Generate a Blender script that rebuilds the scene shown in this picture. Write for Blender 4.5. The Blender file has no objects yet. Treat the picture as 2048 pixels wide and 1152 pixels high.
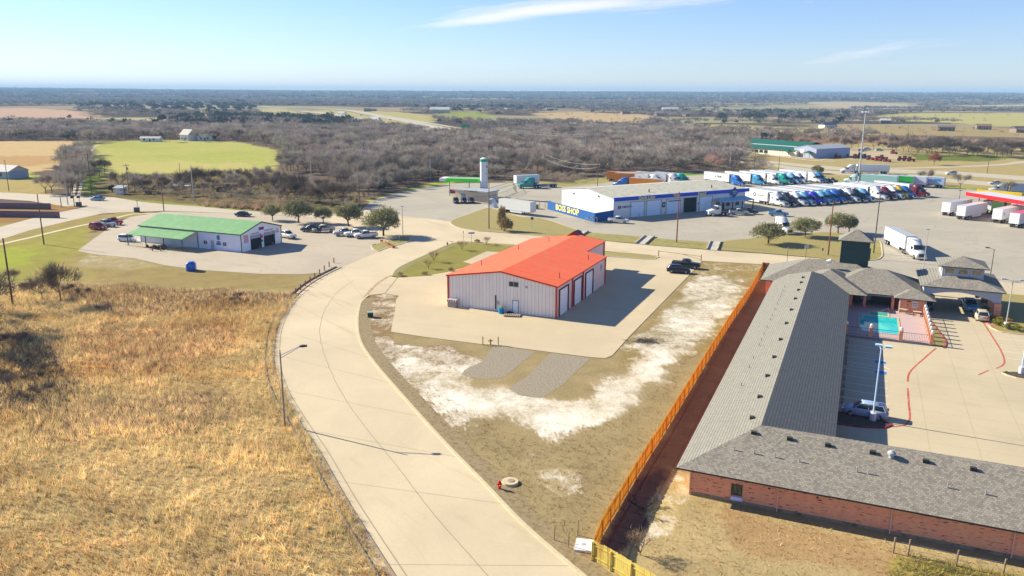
import bpy, math, random
import numpy as np
from mathutils import Matrix, Vector
S = bpy.context.scene
R = math.radians
random.seed(7)
RG = np.random.default_rng(11)

# ------------------------------------------------------------------ camera, sky, sun, exposure
F, CH, PIT, ROLL = 1593.0, 35.0, R(13.76), R(0.31)
cam_d = bpy.data.cameras.new('camera'); cam = bpy.data.objects.new('camera', cam_d)
S.collection.objects.link(cam); S.camera = cam
cam_d.sensor_width = 36; cam_d.lens = 36 * F / 2048; cam_d.clip_start = .5; cam_d.clip_end = 60000
cam.matrix_world = Matrix.Translation((0, 0, CH)) @ Matrix.Rotation(math.pi / 2 - PIT, 4, 'X') @ Matrix.Rotation(ROLL, 4, 'Z')
SUN_AZ, SUN_EL = 180 - 26.5, 28.5          # direction towards the sun, degrees from +X
W = bpy.data.worlds.new('World'); S.world = W; W.use_nodes = True
wn, wl = W.node_tree.nodes, W.node_tree.links
wn.clear()
out = wn.new('ShaderNodeOutputWorld'); bg = wn.new('ShaderNodeBackground'); sky = wn.new('ShaderNodeTexSky')
sky.sky_type = 'NISHITA'; sky.sun_disc = False; sky.sun_elevation = R(SUN_EL); sky.sun_rotation = R(SUN_AZ - 90) * -1
sky.altitude = 200; sky.air_density = 1.0; sky.dust_density = .0; sky.ozone_density = 4.0
bg.inputs[1].default_value = .072
tc = wn.new('ShaderNodeTexCoord'); sep = wn.new('ShaderNodeSeparateXYZ'); wl.new(tc.outputs['Generated'], sep.inputs[0])
def M(op, a, b=None, nt=(wn, wl), clamp=False):
    n = nt[0].new('ShaderNodeMath'); n.operation = op; n.use_clamp = clamp
    for i, v in enumerate((a, b)):
        if v is None: continue
        if isinstance(v, (int, float)): n.inputs[i].default_value = v
        else: nt[1].new(v, n.inputs[i])
    return n.outputs[0]
ax = M('DIVIDE', sep.outputs[0], M('MAXIMUM', sep.outputs[1], .05)); ez = M('DIVIDE', sep.outputs[2], M('MAXIMUM', sep.outputs[1], .05))
cmb = wn.new('ShaderNodeCombineXYZ')
wl.new(M('MULTIPLY', ax, 2.2), cmb.inputs[0]); wl.new(M('MULTIPLY', M('SUBTRACT', ez, M('MULTIPLY', ax, .12)), 22), cmb.inputs[1])
nz = wn.new('ShaderNodeTexNoise'); nz.inputs['Scale'].default_value = 1.7; nz.inputs['Detail'].default_value = 8; nz.inputs['Roughness'].default_value = .70; nz.inputs['Distortion'].default_value = .6
wl.new(cmb.outputs[0], nz.inputs['Vector'])
def bump(cx, cz, rx, rz, sl, k):
    dx = M('DIVIDE', M('SUBTRACT', ax, cx), rx)
    dz = M('DIVIDE', M('SUBTRACT', M('SUBTRACT', ez, cz), M('MULTIPLY', M('SUBTRACT', ax, cx), sl)), rz)
    return M('MULTIPLY', M('POWER', 2.718, M('MULTIPLY', M('ADD', M('MULTIPLY', dx, dx), M('MULTIPLY', dz, dz)), -1)), k)
msk = M('ADD', M('ADD', bump(-.02, .088, .11, .007, .12, .40), bump(.13, .104, .17, .009, .04, .42)), M('ADD', bump(.52, .058, .30, .014, .09, .10), bump(.42, .114, .10, .004, .0, .12)))
cl = M('MULTIPLY', M('SUBTRACT', M('ADD', nz.outputs[0], msk), .62), 2.2, clamp=True)
cl = M('MULTIPLY', cl, .62)
mx = wn.new('ShaderNodeMix'); mx.data_type = 'RGBA'; wl.new(cl, mx.inputs[0]); wl.new(sky.outputs[0], mx.inputs[6]); mx.inputs[7].default_value = (11, 9.4, 7.2, 1)
wbal = wn.new('ShaderNodeVectorMath'); wbal.operation = 'MULTIPLY'; wbal.inputs[1].default_value = (.89, .905, 1.11); wl.new(mx.outputs[2], wbal.inputs[0]); wl.new(wbal.outputs[0], bg.inputs[0]); wl.new(bg.outputs[0], out.inputs[0])
sd = bpy.data.lights.new('sun', 'SUN'); sd.energy = 5.0; sd.angle = R(.5); sd.color = (1, .925, .74)
so = bpy.data.objects.new('sun', sd); S.collection.objects.link(so)
to_sun = Vector((math.cos(R(SUN_AZ)) * math.cos(R(SUN_EL)), math.sin(R(SUN_AZ)) * math.cos(R(SUN_EL)), math.sin(R(SUN_EL))))
so.rotation_euler = to_sun.to_track_quat('Z', 'Y').to_euler()
S.view_settings.view_transform = 'Standard'; S.view_settings.look = 'None'; S.view_settings.gamma = 1; S.view_settings.exposure = 1.1
S.cycles.max_bounces = 5; S.cycles.diffuse_bounces = 3; S.cycles.volume_bounces = 0

# ------------------------------------------------------------------ geometry helpers
CP, SP, CR, SR = math.cos(PIT), math.sin(PIT), math.cos(ROLL), math.sin(ROLL)
def G(px, py, z=0.):
    """point of the horizontal plane z that the photograph shows at (px, py)"""
    u, v = (px - 1024) / F, (576 - py) / F
    x, y = u * CR - v * SR, u * SR + v * CR
    dy, dz = CP + y * SP, -SP + y * CP
    t = (z - CH) / dz
    return (x * t, dy * t)
def GL(pts, z=0.): return [G(a, b, z) for a, b in pts]
def col(r, g, b, k=1.5):
    f = lambda c: ((c / 255 + .055) / 1.055) ** 2.4 if c > 10 else c / 255 / 12.92
    return tuple(min(.92, f(c) / k) for c in (r, g, b))
def link(o, parent=None):
    S.collection.objects.link(o)
    if parent is not None: o.parent = parent
    return o
def tag(o, label=None, cat=None, group=None, kind=None):
    for k, v in (('label', label), ('category', cat), ('group', group), ('kind', kind)):
        if v: o[k] = v
    return o
def empty(name, loc, rz=0., **kw):
    o = bpy.data.objects.new(name, None); S.collection.objects.link(o)
    o.location = (loc[0], loc[1], loc[2] if len(loc) > 2 else 0); o.rotation_euler = (0, 0, R(rz)); o.empty_display_size = .1
    return tag(o, **kw)
def copy_tree(o, parent=None):
    c = o.copy(); S.collection.objects.link(c); c.parent = parent
    for ch in list(o.children): copy_tree(ch, c)
    return c
class MB:
    def __init__(s): s.v, s.f, s.m = [], [], []
    def face(s, pts, m=0):
        n = len(s.v); s.v += [tuple(p) for p in pts]; s.f.append(tuple(range(n, n + len(pts)))); s.m.append(m); return s
    def box(s, x0, x1, y0, y1, z0, z1, m=0):
        n = len(s.v); s.v += [(x, y, z) for z in (z0, z1) for x, y in ((x0, y0), (x1, y0), (x1, y1), (x0, y1))]
        for q in ((3, 2, 1, 0), (4, 5, 6, 7), (0, 1, 5, 4), (1, 2, 6, 5), (2, 3, 7, 6), (3, 0, 4, 7)): s.f.append(tuple(n + i for i in q)); s.m.append(m)
        return s
    def prism(s, poly, z0, z1, m=0, bottom=True):
        a = sum(poly[i][0] * poly[(i + 1) % len(poly)][1] - poly[(i + 1) % len(poly)][0] * poly[i][1] for i in range(len(poly)))
        if a < 0: poly = poly[::-1]
        n, k = len(s.v), len(poly); s.v += [(p[0], p[1], z0) for p in poly] + [(p[0], p[1], z1) for p in poly]
        s.f.append(tuple(n + k + i for i in range(k))); s.m.append(m)
        if bottom: s.f.append(tuple(n + k - 1 - i for i in range(k))); s.m.append(m)
        for i in range(k): j = (i + 1) % k; s.f.append((n + i, n + j, n + k + j, n + k + i)); s.m.append(m)
        return s
    def tube(s, a, b, r0, r1=None, n=6, m=0, caps=True):
        r1 = r0 if r1 is None else r1; a, b = Vector(a), Vector(b); d = (b - a).normalized() if (b - a).length > 1e-6 else Vector((0, 0, 1))
        u = d.orthogonal().normalized(); w = d.cross(u); k = len(s.v)
        for p, r in ((a, r0), (b, r1)):
            for i in range(n): t = 2 * math.pi * i / n; s.v.append(tuple(p + (u * math.cos(t) + w * math.sin(t)) * r))
        for i in range(n): j = (i + 1) % n; s.f.append((k + i, k + j, k + n + j, k + n + i)); s.m.append(m)
        if caps: s.f.append(tuple(k + n - 1 - i for i in range(n))); s.f.append(tuple(k + n + i for i in range(n))); s.m += [m, m]
        return s
    def loft(s, st, m=0, cap=True):
        """rings along x: (x, half width, z bottom, z top[, top width ratio])"""
        k = len(s.v)
        for q in st:
            x, h, a, b = q[:4]; t = q[4] if len(q) > 4 else .93; c = (b - a)
            for y, z in ((-h * .94, a), (h * .94, a), (h, a + c * .12), (h, a + c * .7), (h * t, b - c * .06), (h * t * .9, b), (-h * t * .9, b), (-h * t, b - c * .06), (-h, a + c * .7), (-h, a + c * .12)): s.v.append((x, y, z))
        for i in range(len(st) - 1):
            for j in range(10):
                jj = (j + 1) % 10; a = k + i * 10
                s.f.append((a + j, a + 10 + j, a + 10 + jj, a + jj)); s.m.append(m)
        if cap: s.f.append(tuple(k + j for j in range(10))); s.f.append(tuple(k + (len(st) - 1) * 10 + 9 - j for j in range(10))); s.m += [m, m]
        return s
    def hip(s, x0, x1, y0, y1, z0, rx=None, pitch=.43, z1=None, ma=0, mb=1, th=.14):
        """closed hip roof over a rectangle; faces sloping along x take material mb, along y ma"""
        wx, wy = x1 - x0, y1 - y0; h = min(wx, wy) / 2
        zt = z1 if z1 else z0 + h * pitch
        if wx >= wy: r0, r1 = (x0 + h, y0 + h, zt), (x1 - h, y0 + h, zt)
        else: r0, r1 = (x0 + h, y0 + h, zt), (x0 + h, y1 - h, zt)
        c = [(x0, y0), (x1, y0), (x1, y1), (x0, y1)]; T = [(a, b, z0) for a, b in c]; B = [(a, b, z0 - th) for a, b in c]
        if wx >= wy:
            s.face([T[0], T[1], r1, r0], ma); s.face([T[1], T[2], r1], mb); s.face([T[2], T[3], r0, r1], ma); s.face([T[3], T[0], r0], mb)
        else:
            s.face([T[0], T[1], r0], ma); s.face([T[1], T[2], r1, r0], mb); s.face([T[2], T[3], r1], ma); s.face([T[3], T[0], r0, r1], mb)
        for i in range(4): s.face([B[i], B[(i + 1) % 4], T[(i + 1) % 4], T[i]], 2)
        s.face(B[::-1], 2); return s
    def build(s, name, mats, parent=None, smooth=False, **kw):
        me = bpy.data.meshes.new(name); me.from_pydata(s.v, [], s.f)
        if not isinstance(mats, (list, tuple)): mats = [mats]
        for x in mats: me.materials.append(x)
        if len(mats) > 1: me.polygons.foreach_set('material_index', [min(i, len(mats) - 1) for i in s.m])
        if smooth: me.polygons.foreach_set('use_smooth', [True] * len(s.f))
        me.validate(); me.update()
        return tag(link(bpy.data.objects.new(name, me), parent), **kw)
def np_mesh(name, V, tri, mats, parent=None, attrs=None, k=3, **kw):
    me = bpy.data.meshes.new(name); n = len(V); nf = len(tri)
    me.vertices.add(n); me.vertices.foreach_set('co', np.ascontiguousarray(V, dtype=np.float32).ravel())
    me.loops.add(nf * k); me.loops.foreach_set('vertex_index', np.ascontiguousarray(tri, dtype=np.int32).ravel())
    me.polygons.add(nf); me.polygons.foreach_set('loop_start', np.arange(0, nf * k, k, dtype=np.int32))
    try: me.polygons.foreach_set('loop_total', np.full(nf, k, dtype=np.int32))
    except Exception: pass
    for a, (dt, arr) in (attrs or {}).items():
        at = me.attributes.new(a, dt, 'POINT'); at.data.foreach_set('color' if dt == 'FLOAT_COLOR' else 'value', np.ascontiguousarray(arr, dtype=np.float32).ravel())
    if not isinstance(mats, (list, tuple)): mats = [mats]
    for x in mats: me.materials.append(x)
    me.update(calc_edges=True)
    return tag(link(bpy.data.objects.new(name, me), parent), **kw)
def catmull(pts, step=3., closed=False):
    out = []; n = len(pts)
    for i in range(n if closed else n - 1):
        g = lambda j: np.array(pts[j % n] if closed else pts[max(0, min(n - 1, j))], dtype=float)
        a, b, c, d = g(i - 1), g(i), g(i + 1), g(i + 2); m = max(1, int(np.linalg.norm(c - b) / step))
        for q in range(m):
            t = q / m; out.append(tuple(.5 * ((2 * b) + (c - a) * t + (2 * a - 5 * b + 4 * c - d) * t * t + (3 * b - a - 3 * c + d) * t ** 3)))
    if not closed: out.append(tuple(map(float, pts[-1])))
    return out
def offset(line, d):
    o = []
    for i, p in enumerate(line):
        a, b = np.array(line[max(0, i - 1)]), np.array(line[min(len(line) - 1, i + 1)]); t = (b - a) / (np.linalg.norm(b - a) + 1e-9)
        o.append((p[0] - t[1] * d, p[1] + t[0] * d))
    return o
def ribbon(mb, line, d0, d1, z0, z1=None, m=0):
    """flat strip at z0, or a solid kerb from z0 to z1, between the offsets d0 and d1 of a line"""
    A, B = offset(line, d0), offset(line, d1)
    for i in range(len(line) - 1):
        if z1 is None: mb.face([(*A[i], z0), (*B[i], z0), (*B[i + 1], z0), (*A[i + 1], z0)][::-1] if d1 > d0 else [(*A[i], z0), (*B[i], z0), (*B[i + 1], z0), (*A[i + 1], z0)], m)
        else:
            mb.face([(*A[i], z1), (*A[i + 1], z1), (*B[i + 1], z1), (*B[i], z1)], m)
            mb.face([(*A[i], z0), (*A[i + 1], z0), (*A[i + 1], z1), (*A[i], z1)], m); mb.face([(*B[i], z0), (*B[i], z1), (*B[i + 1], z1), (*B[i + 1], z0)], m)
    return mb
def flat(name, poly, z, mat, **kw):
    a = sum(poly[i][0] * poly[(i + 1) % len(poly)][1] - poly[(i + 1) % len(poly)][0] * poly[i][1] for i in range(len(poly)))
    if a < 0: poly = poly[::-1]
    return MB().face([(p[0], p[1], z) for p in poly]).build(name, mat, kind='structure', **kw)

# ------------------------------------------------------------------ materials
MATS = {}
def mat(name, c, rough=.8, metal=0., spec=.3, noise=.12, scale=1.5, bump=0., emit=None, rnd=0., c2=None, thr=None, coords='Object', transl=0., stretch=(1, 1, 1), detail=5):
    if name in MATS: return MATS[name]
    m = bpy.data.materials.new(name); m.use_nodes = True; N, L = m.node_tree.nodes, m.node_tree.links; N.clear()
    o = N.new('ShaderNodeOutputMaterial'); p = N.new('ShaderNodeBsdfPrincipled'); L.new(p.outputs[0], o.inputs[0])
    p.inputs['Roughness'].default_value = rough; p.inputs['Metallic'].default_value = metal; p.inputs['Specular IOR Level'].default_value = spec
    t = N.new('ShaderNodeTexCoord'); mp = N.new('ShaderNodeMapping'); mp.inputs['Scale'].default_value = stretch; L.new(t.outputs[coords], mp.inputs[0])
    n1 = N.new('ShaderNodeTexNoise'); n1.inputs['Scale'].default_value = scale; n1.inputs['Detail'].default_value = detail; n1.inputs['Roughness'].default_value = .65; L.new(mp.outputs[0], n1.inputs['Vector'])
    base = N.new('ShaderNodeMix'); base.data_type = 'RGBA'; base.inputs[6].default_value = (*c, 1); base.inputs[7].default_value = (*(c2 or c), 1)
    if c2:
        lo, hi = thr or (.45, .6); mr = N.new('ShaderNodeMapRange'); mr.inputs[1].default_value = lo; mr.inputs[2].default_value = hi; L.new(n1.outputs[0], mr.inputs[0]); L.new(mr.outputs[0], base.inputs[0])
    else: base.inputs[0].default_value = 0
    f = M('ADD', M('MULTIPLY', n1.outputs[0], 2 * noise, (N, L)), 1 - noise, (N, L))
    if rnd: oi = N.new('ShaderNodeObjectInfo'); f = M('MULTIPLY', f, M('ADD', M('MULTIPLY', oi.outputs['Random'], 2 * rnd, (N, L)), 1 - rnd, (N, L)), (N, L))
    vm = N.new('ShaderNodeVectorMath'); vm.operation = 'SCALE'; L.new(base.outputs[2], vm.inputs[0]); L.new(f, vm.inputs['Scale']); L.new(vm.outputs[0], p.inputs['Base Color'])
    if bump: b = N.new('ShaderNodeBump'); b.inputs['Strength'].default_value = bump; b.inputs['Distance'].default_value = .05; L.new(n1.outputs[0], b.inputs['Height']); L.new(b.outputs[0], p.inputs['Normal'])
    if emit: p.inputs['Emission Color'].default_value = (*c, 1); p.inputs['Emission Strength'].default_value = emit
    if transl:
        tr = N.new('ShaderNodeBsdfTranslucent'); L.new(vm.outputs[0], tr.inputs[0]); ms = N.new('ShaderNodeMixShader'); ms.inputs[0].default_value = transl
        L.new(p.outputs[0], ms.inputs[1]); L.new(tr.outputs[0], ms.inputs[2]); L.new(ms.outputs[0], o.inputs[0])
    MATS[name] = m; return m
def tint_mat(name, c, transl=.2, rough=.9):
    """foliage whose colour varies plant by plant through the mesh attribute 'tint'"""
    m = bpy.data.materials.new(name); m.use_nodes = True; N, L = m.node_tree.nodes, m.node_tree.links; N.clear()
    o = N.new('ShaderNodeOutputMaterial'); p = N.new('ShaderNodeBsdfDiffuse'); a = N.new('ShaderNodeAttribute'); a.attribute_name = 'tint'
    vm = N.new('ShaderNodeVectorMath'); vm.operation = 'MULTIPLY'; vm.inputs[0].default_value = c; L.new(a.outputs['Color'], vm.inputs[1]); L.new(vm.outputs[0], p.inputs[0])
    tr = N.new('ShaderNodeBsdfTranslucent'); L.new(vm.outputs[0], tr.inputs[0]); ms = N.new('ShaderNodeMixShader'); ms.inputs[0].default_value = transl
    L.new(p.outputs[0], ms.inputs[1]); L.new(tr.outputs[0], ms.inputs[2]); L.new(ms.outputs[0], o.inputs[0]); MATS[name] = m; return m
def patch_mat(name, c, joints=None, crack=.0, stain=.25, rot=0., sc=.06, rough=.85, dark=(.5, .47, .44)):
    """paved surface: slab-to-slab tone, long stains, fine speckle, joints on a grid, cracks"""
    m = bpy.data.materials.new(name); m.use_nodes = True; N, L = m.node_tree.nodes, m.node_tree.links; N.clear(); nt = (N, L)
    o = N.new('ShaderNodeOutputMaterial'); p = N.new('ShaderNodeBsdfPrincipled'); L.new(p.outputs[0], o.inputs[0]); p.inputs['Roughness'].default_value = rough; p.inputs['Specular IOR Level'].default_value = .2
    t = N.new('ShaderNodeTexCoord'); mp = N.new('ShaderNodeMapping'); mp.inputs['Rotation'].default_value = (0, 0, R(-rot)); L.new(t.outputs['Object'], mp.inputs[0])
    def noise(s, d, st=(1, 1, 1), dist=0.):
        q = N.new('ShaderNodeMapping'); q.inputs['Scale'].default_value = st; L.new(mp.outputs[0], q.inputs[0])
        x = N.new('ShaderNodeTexNoise'); x.inputs['Scale'].default_value = s; x.inputs['Detail'].default_value = d; x.inputs['Roughness'].default_value = .62; x.inputs['Distortion'].default_value = dist; L.new(q.outputs[0], x.inputs['Vector']); return x.outputs[0]
    big, fine, stk = noise(sc, 4, dist=.5), noise(3.5, 4), noise(.12, 6, (.35, 1.8, 1), .8)
    f = M('ADD', M('MULTIPLY', big, .46, nt), .76, nt); f = M('MULTIPLY', f, M('ADD', M('MULTIPLY', fine, .16, nt), .92, nt), nt)
    st = M('MULTIPLY', M('SUBTRACT', stk, .56, nt), 5, nt, clamp=True); st = M('MULTIPLY', st, stain, nt)
    if joints:
        sx, sy = joints; se = N.new('ShaderNodeSeparateXYZ'); L.new(mp.outputs[0], se.inputs[0])
        for i, q in ((0, sx), (1, sy)):
            if not q: continue
            d = M('ABSOLUTE', M('SUBTRACT', M('FRACT', M('DIVIDE', se.outputs[i], q, nt), None, nt), .5, nt), None, nt)
            st = M('MAXIMUM', st, M('MULTIPLY', M('GREATER_THAN', d, .5 - .05 / q, nt), .45, nt), nt)
    if crack:
        v = N.new('ShaderNodeTexVoronoi'); v.feature = 'DISTANCE_TO_EDGE'; v.inputs['Scale'].default_value = .11; q = N.new('ShaderNodeVectorMath'); q.operation = 'ADD'
        nn = N.new('ShaderNodeTexNoise'); nn.inputs['Scale'].default_value = .35; nn.inputs['Detail'].default_value = 6; L.new(mp.outputs[0], nn.inputs['Vector'])
        s3 = N.new('ShaderNodeVectorMath'); s3.operation = 'SCALE'; s3.inputs['Scale'].default_value = 5; L.new(nn.outputs['Color'], s3.inputs[0]); L.new(mp.outputs[0], q.inputs[0]); L.new(s3.outputs[0], q.inputs[1]); L.new(q.outputs[0], v.inputs['Vector'])
        st = M('MAXIMUM', st, M('MULTIPLY', M('LESS_THAN', v.outputs['Distance'], .009, nt), M('MULTIPLY', M('GREATER_THAN', big, .48, nt), crack, nt), nt), nt)
    b = N.new('ShaderNodeMix'); b.data_type = 'RGBA'; b.inputs[6].default_value = (*c, 1); b.inputs[7].default_value = (*[a * d for a, d in zip(c, dark)], 1); L.new(st, b.inputs[0])
    vm = N.new('ShaderNodeVectorMath'); vm.operation = 'SCALE'; L.new(b.outputs[2], vm.inputs[0]); L.new(f, vm.inputs['Scale']); L.new(vm.outputs[0], p.inputs['Base Color']); MATS[name] = m; return m
def line_mat(name, c, axis, period, depth=.35, c2=None, vary=.1, rough=.6, metal=0., bump=.6, spec=.3):
    """ribbed sheet metal or boards: profile repeats along one local axis"""
    m = bpy.data.materials.new(name); m.use_nodes = True; N, L = m.node_tree.nodes, m.node_tree.links; N.clear(); nt = (N, L)
    o = N.new('ShaderNodeOutputMaterial'); p = N.new('ShaderNodeBsdfPrincipled'); L.new(p.outputs[0], o.inputs[0]); p.inputs['Roughness'].default_value = rough; p.inputs['Metallic'].default_value = metal; p.inputs['Specular IOR Level'].default_value = spec
    t = N.new('ShaderNodeTexCoord'); se = N.new('ShaderNodeSeparateXYZ'); L.new(t.outputs['Object'], se.inputs[0])
    x = M('DIVIDE', se.outputs['XYZ'.index(axis)], period, nt); fr = M('FRACT', x, None, nt); rib = M('LESS_THAN', fr, .16, nt)
    wn_ = N.new('ShaderNodeTexWhiteNoise'); wn_.noise_dimensions = '1D'; L.new(M('FLOOR', x, None, nt), wn_.inputs['W'])
    nz = N.new('ShaderNodeTexNoise'); nz.inputs['Scale'].default_value = .7; nz.inputs['Detail'].default_value = 6; L.new(t.outputs['Object'], nz.inputs['Vector'])
    f = M('MULTIPLY', M('SUBTRACT', 1, M('MULTIPLY', rib, depth, nt), nt), M('ADD', M('MULTIPLY', wn_.outputs[0], vary, nt), M('ADD', M('MULTIPLY', nz.outputs[0], .16, nt), .92 - vary / 2, nt), nt), nt)
    b = N.new('ShaderNodeMix'); b.data_type = 'RGBA'; b.inputs[6].default_value = (*c, 1); b.inputs[7].default_value = (*(c2 or c), 1)
    L.new(M('MULTIPLY', M('SUBTRACT', nz.outputs[0], .5, nt), 5, nt, clamp=True), b.inputs[0])
    vm = N.new('ShaderNodeVectorMath'); vm.operation = 'SCALE'; L.new(b.outputs[2], vm.inputs[0]); L.new(f, vm.inputs['Scale']); L.new(vm.outputs[0], p.inputs['Base Color'])
    bp = N.new('ShaderNodeBump'); bp.inputs['Strength'].default_value = bump; bp.inputs['Distance'].default_value = .03; L.new(rib, bp.inputs['Height']); L.new(bp.outputs[0], p.inputs['Normal'])
    MATS[name] = m; return m
def brick_mat(name, c1, c2, mortar, along, up, sx, sz, off=.5, ms=.02, rough=.9, big=.25, dark=None):
    """brick or shingle courses: 'along' is the local axis the courses run along, 'up' multiplies z"""
    m = bpy.data.materials.new(name); m.use_nodes = True; N, L = m.node_tree.nodes, m.node_tree.links; N.clear(); nt = (N, L)
    o = N.new('ShaderNodeOutputMaterial'); p = N.new('ShaderNodeBsdfPrincipled'); L.new(p.outputs[0], o.inputs[0]); p.inputs['Roughness'].default_value = rough; p.inputs['Specular IOR Level'].default_value = .15
    t = N.new('ShaderNodeTexCoord'); se = N.new('ShaderNodeSeparateXYZ'); L.new(t.outputs['Object'], se.inputs[0]); cb = N.new('ShaderNodeCombineXYZ')
    if along == 'XY': L.new(M('ADD', se.outputs[0], se.outputs[1], nt), cb.inputs[0])
    else: L.new(se.outputs['XYZ'.index(along)], cb.inputs[0])
    L.new(M('MULTIPLY', se.outputs[2], up, nt), cb.inputs[1])
    br = N.new('ShaderNodeTexBrick'); L.new(cb.outputs[0], br.inputs[0]); br.offset = off; br.inputs['Scale'].default_value = 1; br.inputs['Brick Width'].default_value = sx; br.inputs['Row Height'].default_value = sz; br.inputs['Mortar Size'].default_value = ms; br.inputs['Bias'].default_value = -.1
    br.inputs['Color1'].default_value = (*c1, 1); br.inputs['Color2'].default_value = (*c2, 1); br.inputs['Mortar'].default_value = (*mortar, 1)
    nz = N.new('ShaderNodeTexNoise'); nz.inputs['Scale'].default_value = .8; nz.inputs['Detail'].default_value = 8; nz.inputs['Roughness'].default_value = .7; L.new(t.outputs['Object'], nz.inputs['Vector'])
    colr = br.outputs[0]
    if dark:
        n2 = N.new('ShaderNodeTexNoise'); n2.inputs['Scale'].default_value = 1; n2.inputs['Detail'].default_value = 2; mp = N.new('ShaderNodeMapping'); mp.inputs['Scale'].default_value = (1.6, 8, 1); L.new(cb.outputs[0], mp.inputs[0]); L.new(mp.outputs[0], n2.inputs['Vector'])
        mm = N.new('ShaderNodeMix'); mm.data_type = 'RGBA'; L.new(M('MULTIPLY', M('SUBTRACT', n2.outputs[0], .60, nt), 12, nt, clamp=True), mm.inputs[0]); L.new(colr, mm.inputs[6]); mm.inputs[7].default_value = (*dark, 1); colr = mm.outputs[2]
    vm = N.new('ShaderNodeVectorMath'); vm.operation = 'SCALE'; L.new(colr, vm.inputs[0]); L.new(M('ADD', M('MULTIPLY', nz.outputs[0], 2 * big, nt), 1 - big, nt), vm.inputs['Scale']); L.new(vm.outputs[0], p.inputs['Base Color'])
    bp = N.new('ShaderNodeBump'); bp.inputs['Strength'].default_value = .4; bp.inputs['Distance'].default_value = .02; L.new(br.outputs['Fac'], bp.inputs['Height']); bp.invert = True; L.new(bp.outputs[0], p.inputs['Normal'])
    MATS[name] = m; return m
def ground_mat():
    """one sheet of land: ground cover colour from the mesh, grass texture, bare pale soil showing through in patches"""
    m = bpy.data.materials.new('land'); m.use_nodes = True; N, L = m.node_tree.nodes, m.node_tree.links; N.clear(); nt = (N, L)
    o = N.new('ShaderNodeOutputMaterial'); p = N.new('ShaderNodeBsdfDiffuse'); L.new(p.outputs[0], o.inputs[0])
    t = N.new('ShaderNodeTexCoord')
    def noise(s, d, st=(1, 1, 1), dist=0., rot=0.):
        q = N.new('ShaderNodeMapping'); q.inputs['Scale'].default_value = st; q.inputs['Rotation'].default_value = (0, 0, R(rot)); L.new(t.outputs['Object'], q.inputs[0])
        x = N.new('ShaderNodeTexNoise'); x.inputs['Scale'].default_value = s; x.inputs['Detail'].default_value = d; x.inputs['Roughness'].default_value = .68; x.inputs['Distortion'].default_value = dist; L.new(q.outputs[0], x.inputs['Vector']); return x.outputs[0]
    a = N.new('ShaderNodeAttribute'); a.attribute_name = 'cover'; b = N.new('ShaderNodeAttribute'); b.attribute_name = 'bare'
    n1, n2, n3 = noise(.22, 8, dist=.4), noise(4.2, 6, (1, .6, 1), rot=25), noise(.035, 4)
    f = M('MULTIPLY', M('ADD', M('MULTIPLY', n1, 1.1, nt), .45, nt), M('ADD', M('MULTIPLY', n2, .95, nt), .52, nt), nt)
    f = M('MULTIPLY', f, M('ADD', M('MULTIPLY', n3, .5, nt), .75, nt), nt)
    k = M('ADD', 1, M('MULTIPLY', M('SUBTRACT', f, 1, nt), a.outputs['Alpha'], nt), nt)
    vm = N.new('ShaderNodeVectorMath'); vm.operation = 'SCALE'; L.new(a.outputs['Color'], vm.inputs[0]); L.new(k, vm.inputs['Scale'])
    n4 = noise(.55, 9, (1, .7, 1), .5)
    w = M('MULTIPLY', M('SUBTRACT', M('ADD', M('ADD', M('MULTIPLY', n4, .62, nt), M('MULTIPLY', noise(2.6, 6, (1, .8, 1), .3), .38, nt), nt), M('MULTIPLY', b.outputs['Fac'], .43, nt), nt), .70, nt), 3.8, nt, clamp=True)
    mm = N.new('ShaderNodeMix'); mm.data_type = 'RGBA'; L.new(w, mm.inputs[0]); L.new(vm.outputs[0], mm.inputs[6]); mm.inputs[7].default_value = (*col(250, 240, 222, 1.3), 1)
    L.new(mm.outputs[2], p.inputs[0])
    bp = N.new('ShaderNodeBump'); bp.inputs['Strength'].default_value = .3; bp.inputs['Distance'].default_value = .25; L.new(n2, bp.inputs['Height']); L.new(bp.outputs[0], p.inputs['Normal']); return m

# ------------------------------------------------------------------ land
def vnoise(x, y, seed=0):
    xi, yi = np.floor(x), np.floor(y); fx, fy = x - xi, y - yi; fx = fx * fx * (3 - 2 * fx); fy = fy * fy * (3 - 2 * fy)
    def h(a, b): q = np.sin(a * 127.1 + b * 311.7 + seed * 74.7) * 43758.5453; return q - np.floor(q)
    return (h(xi, yi) * (1 - fx) + h(xi + 1, yi) * fx) * (1 - fy) + (h(xi, yi + 1) * (1 - fx) + h(xi + 1, yi + 1) * fx) * fy
def fbm(x, y, o=5, seed=0):
    s, a, t = 0, 1, 0
    for i in range(o): s = s + vnoise(x * 2 ** i + i * 17.3, y * 2 ** i - i * 9.1, seed + i) * a; t += a; a *= .55
    return s / t
def sm(a, b, x): t = np.clip((x - a) / (b - a), 0, 1); return t * t * (3 - 2 * t)
def terrain(x, y):
    r = np.hypot(x, y)
    base = 31 * sm(1300, 8200, r) + (fbm(x / 2600, y / 1500, 4, 3) - .5) * 26 * sm(1400, 4200, r)
    return np.maximum(base, 0) + 22 * sm(5500, 9000, r) * fbm(x / 1500, y / 2200, 3, 8) - 4 * sm(5500, 9000, r) - 14 * sm(9800, 12500, r)
def inside(x, y, poly):
    c = np.zeros(x.shape, bool); n = len(poly)
    for i in range(n):
        x1, y1 = poly[i]; x2, y2 = poly[(i + 1) % n]
        if y1 == y2: continue
        c ^= ((y1 > y) != (y2 > y)) & (x < (x2 - x1) * (y - y1) / (y2 - y1) + x1)
    return c
TAN, STRAW, OLIVE, LIME, MUD = col(205, 180, 135), col(200, 176, 126), col(150, 145, 85), col(172, 182, 66), col(112, 72, 52)
WOODF = col(104, 92, 84)
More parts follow.
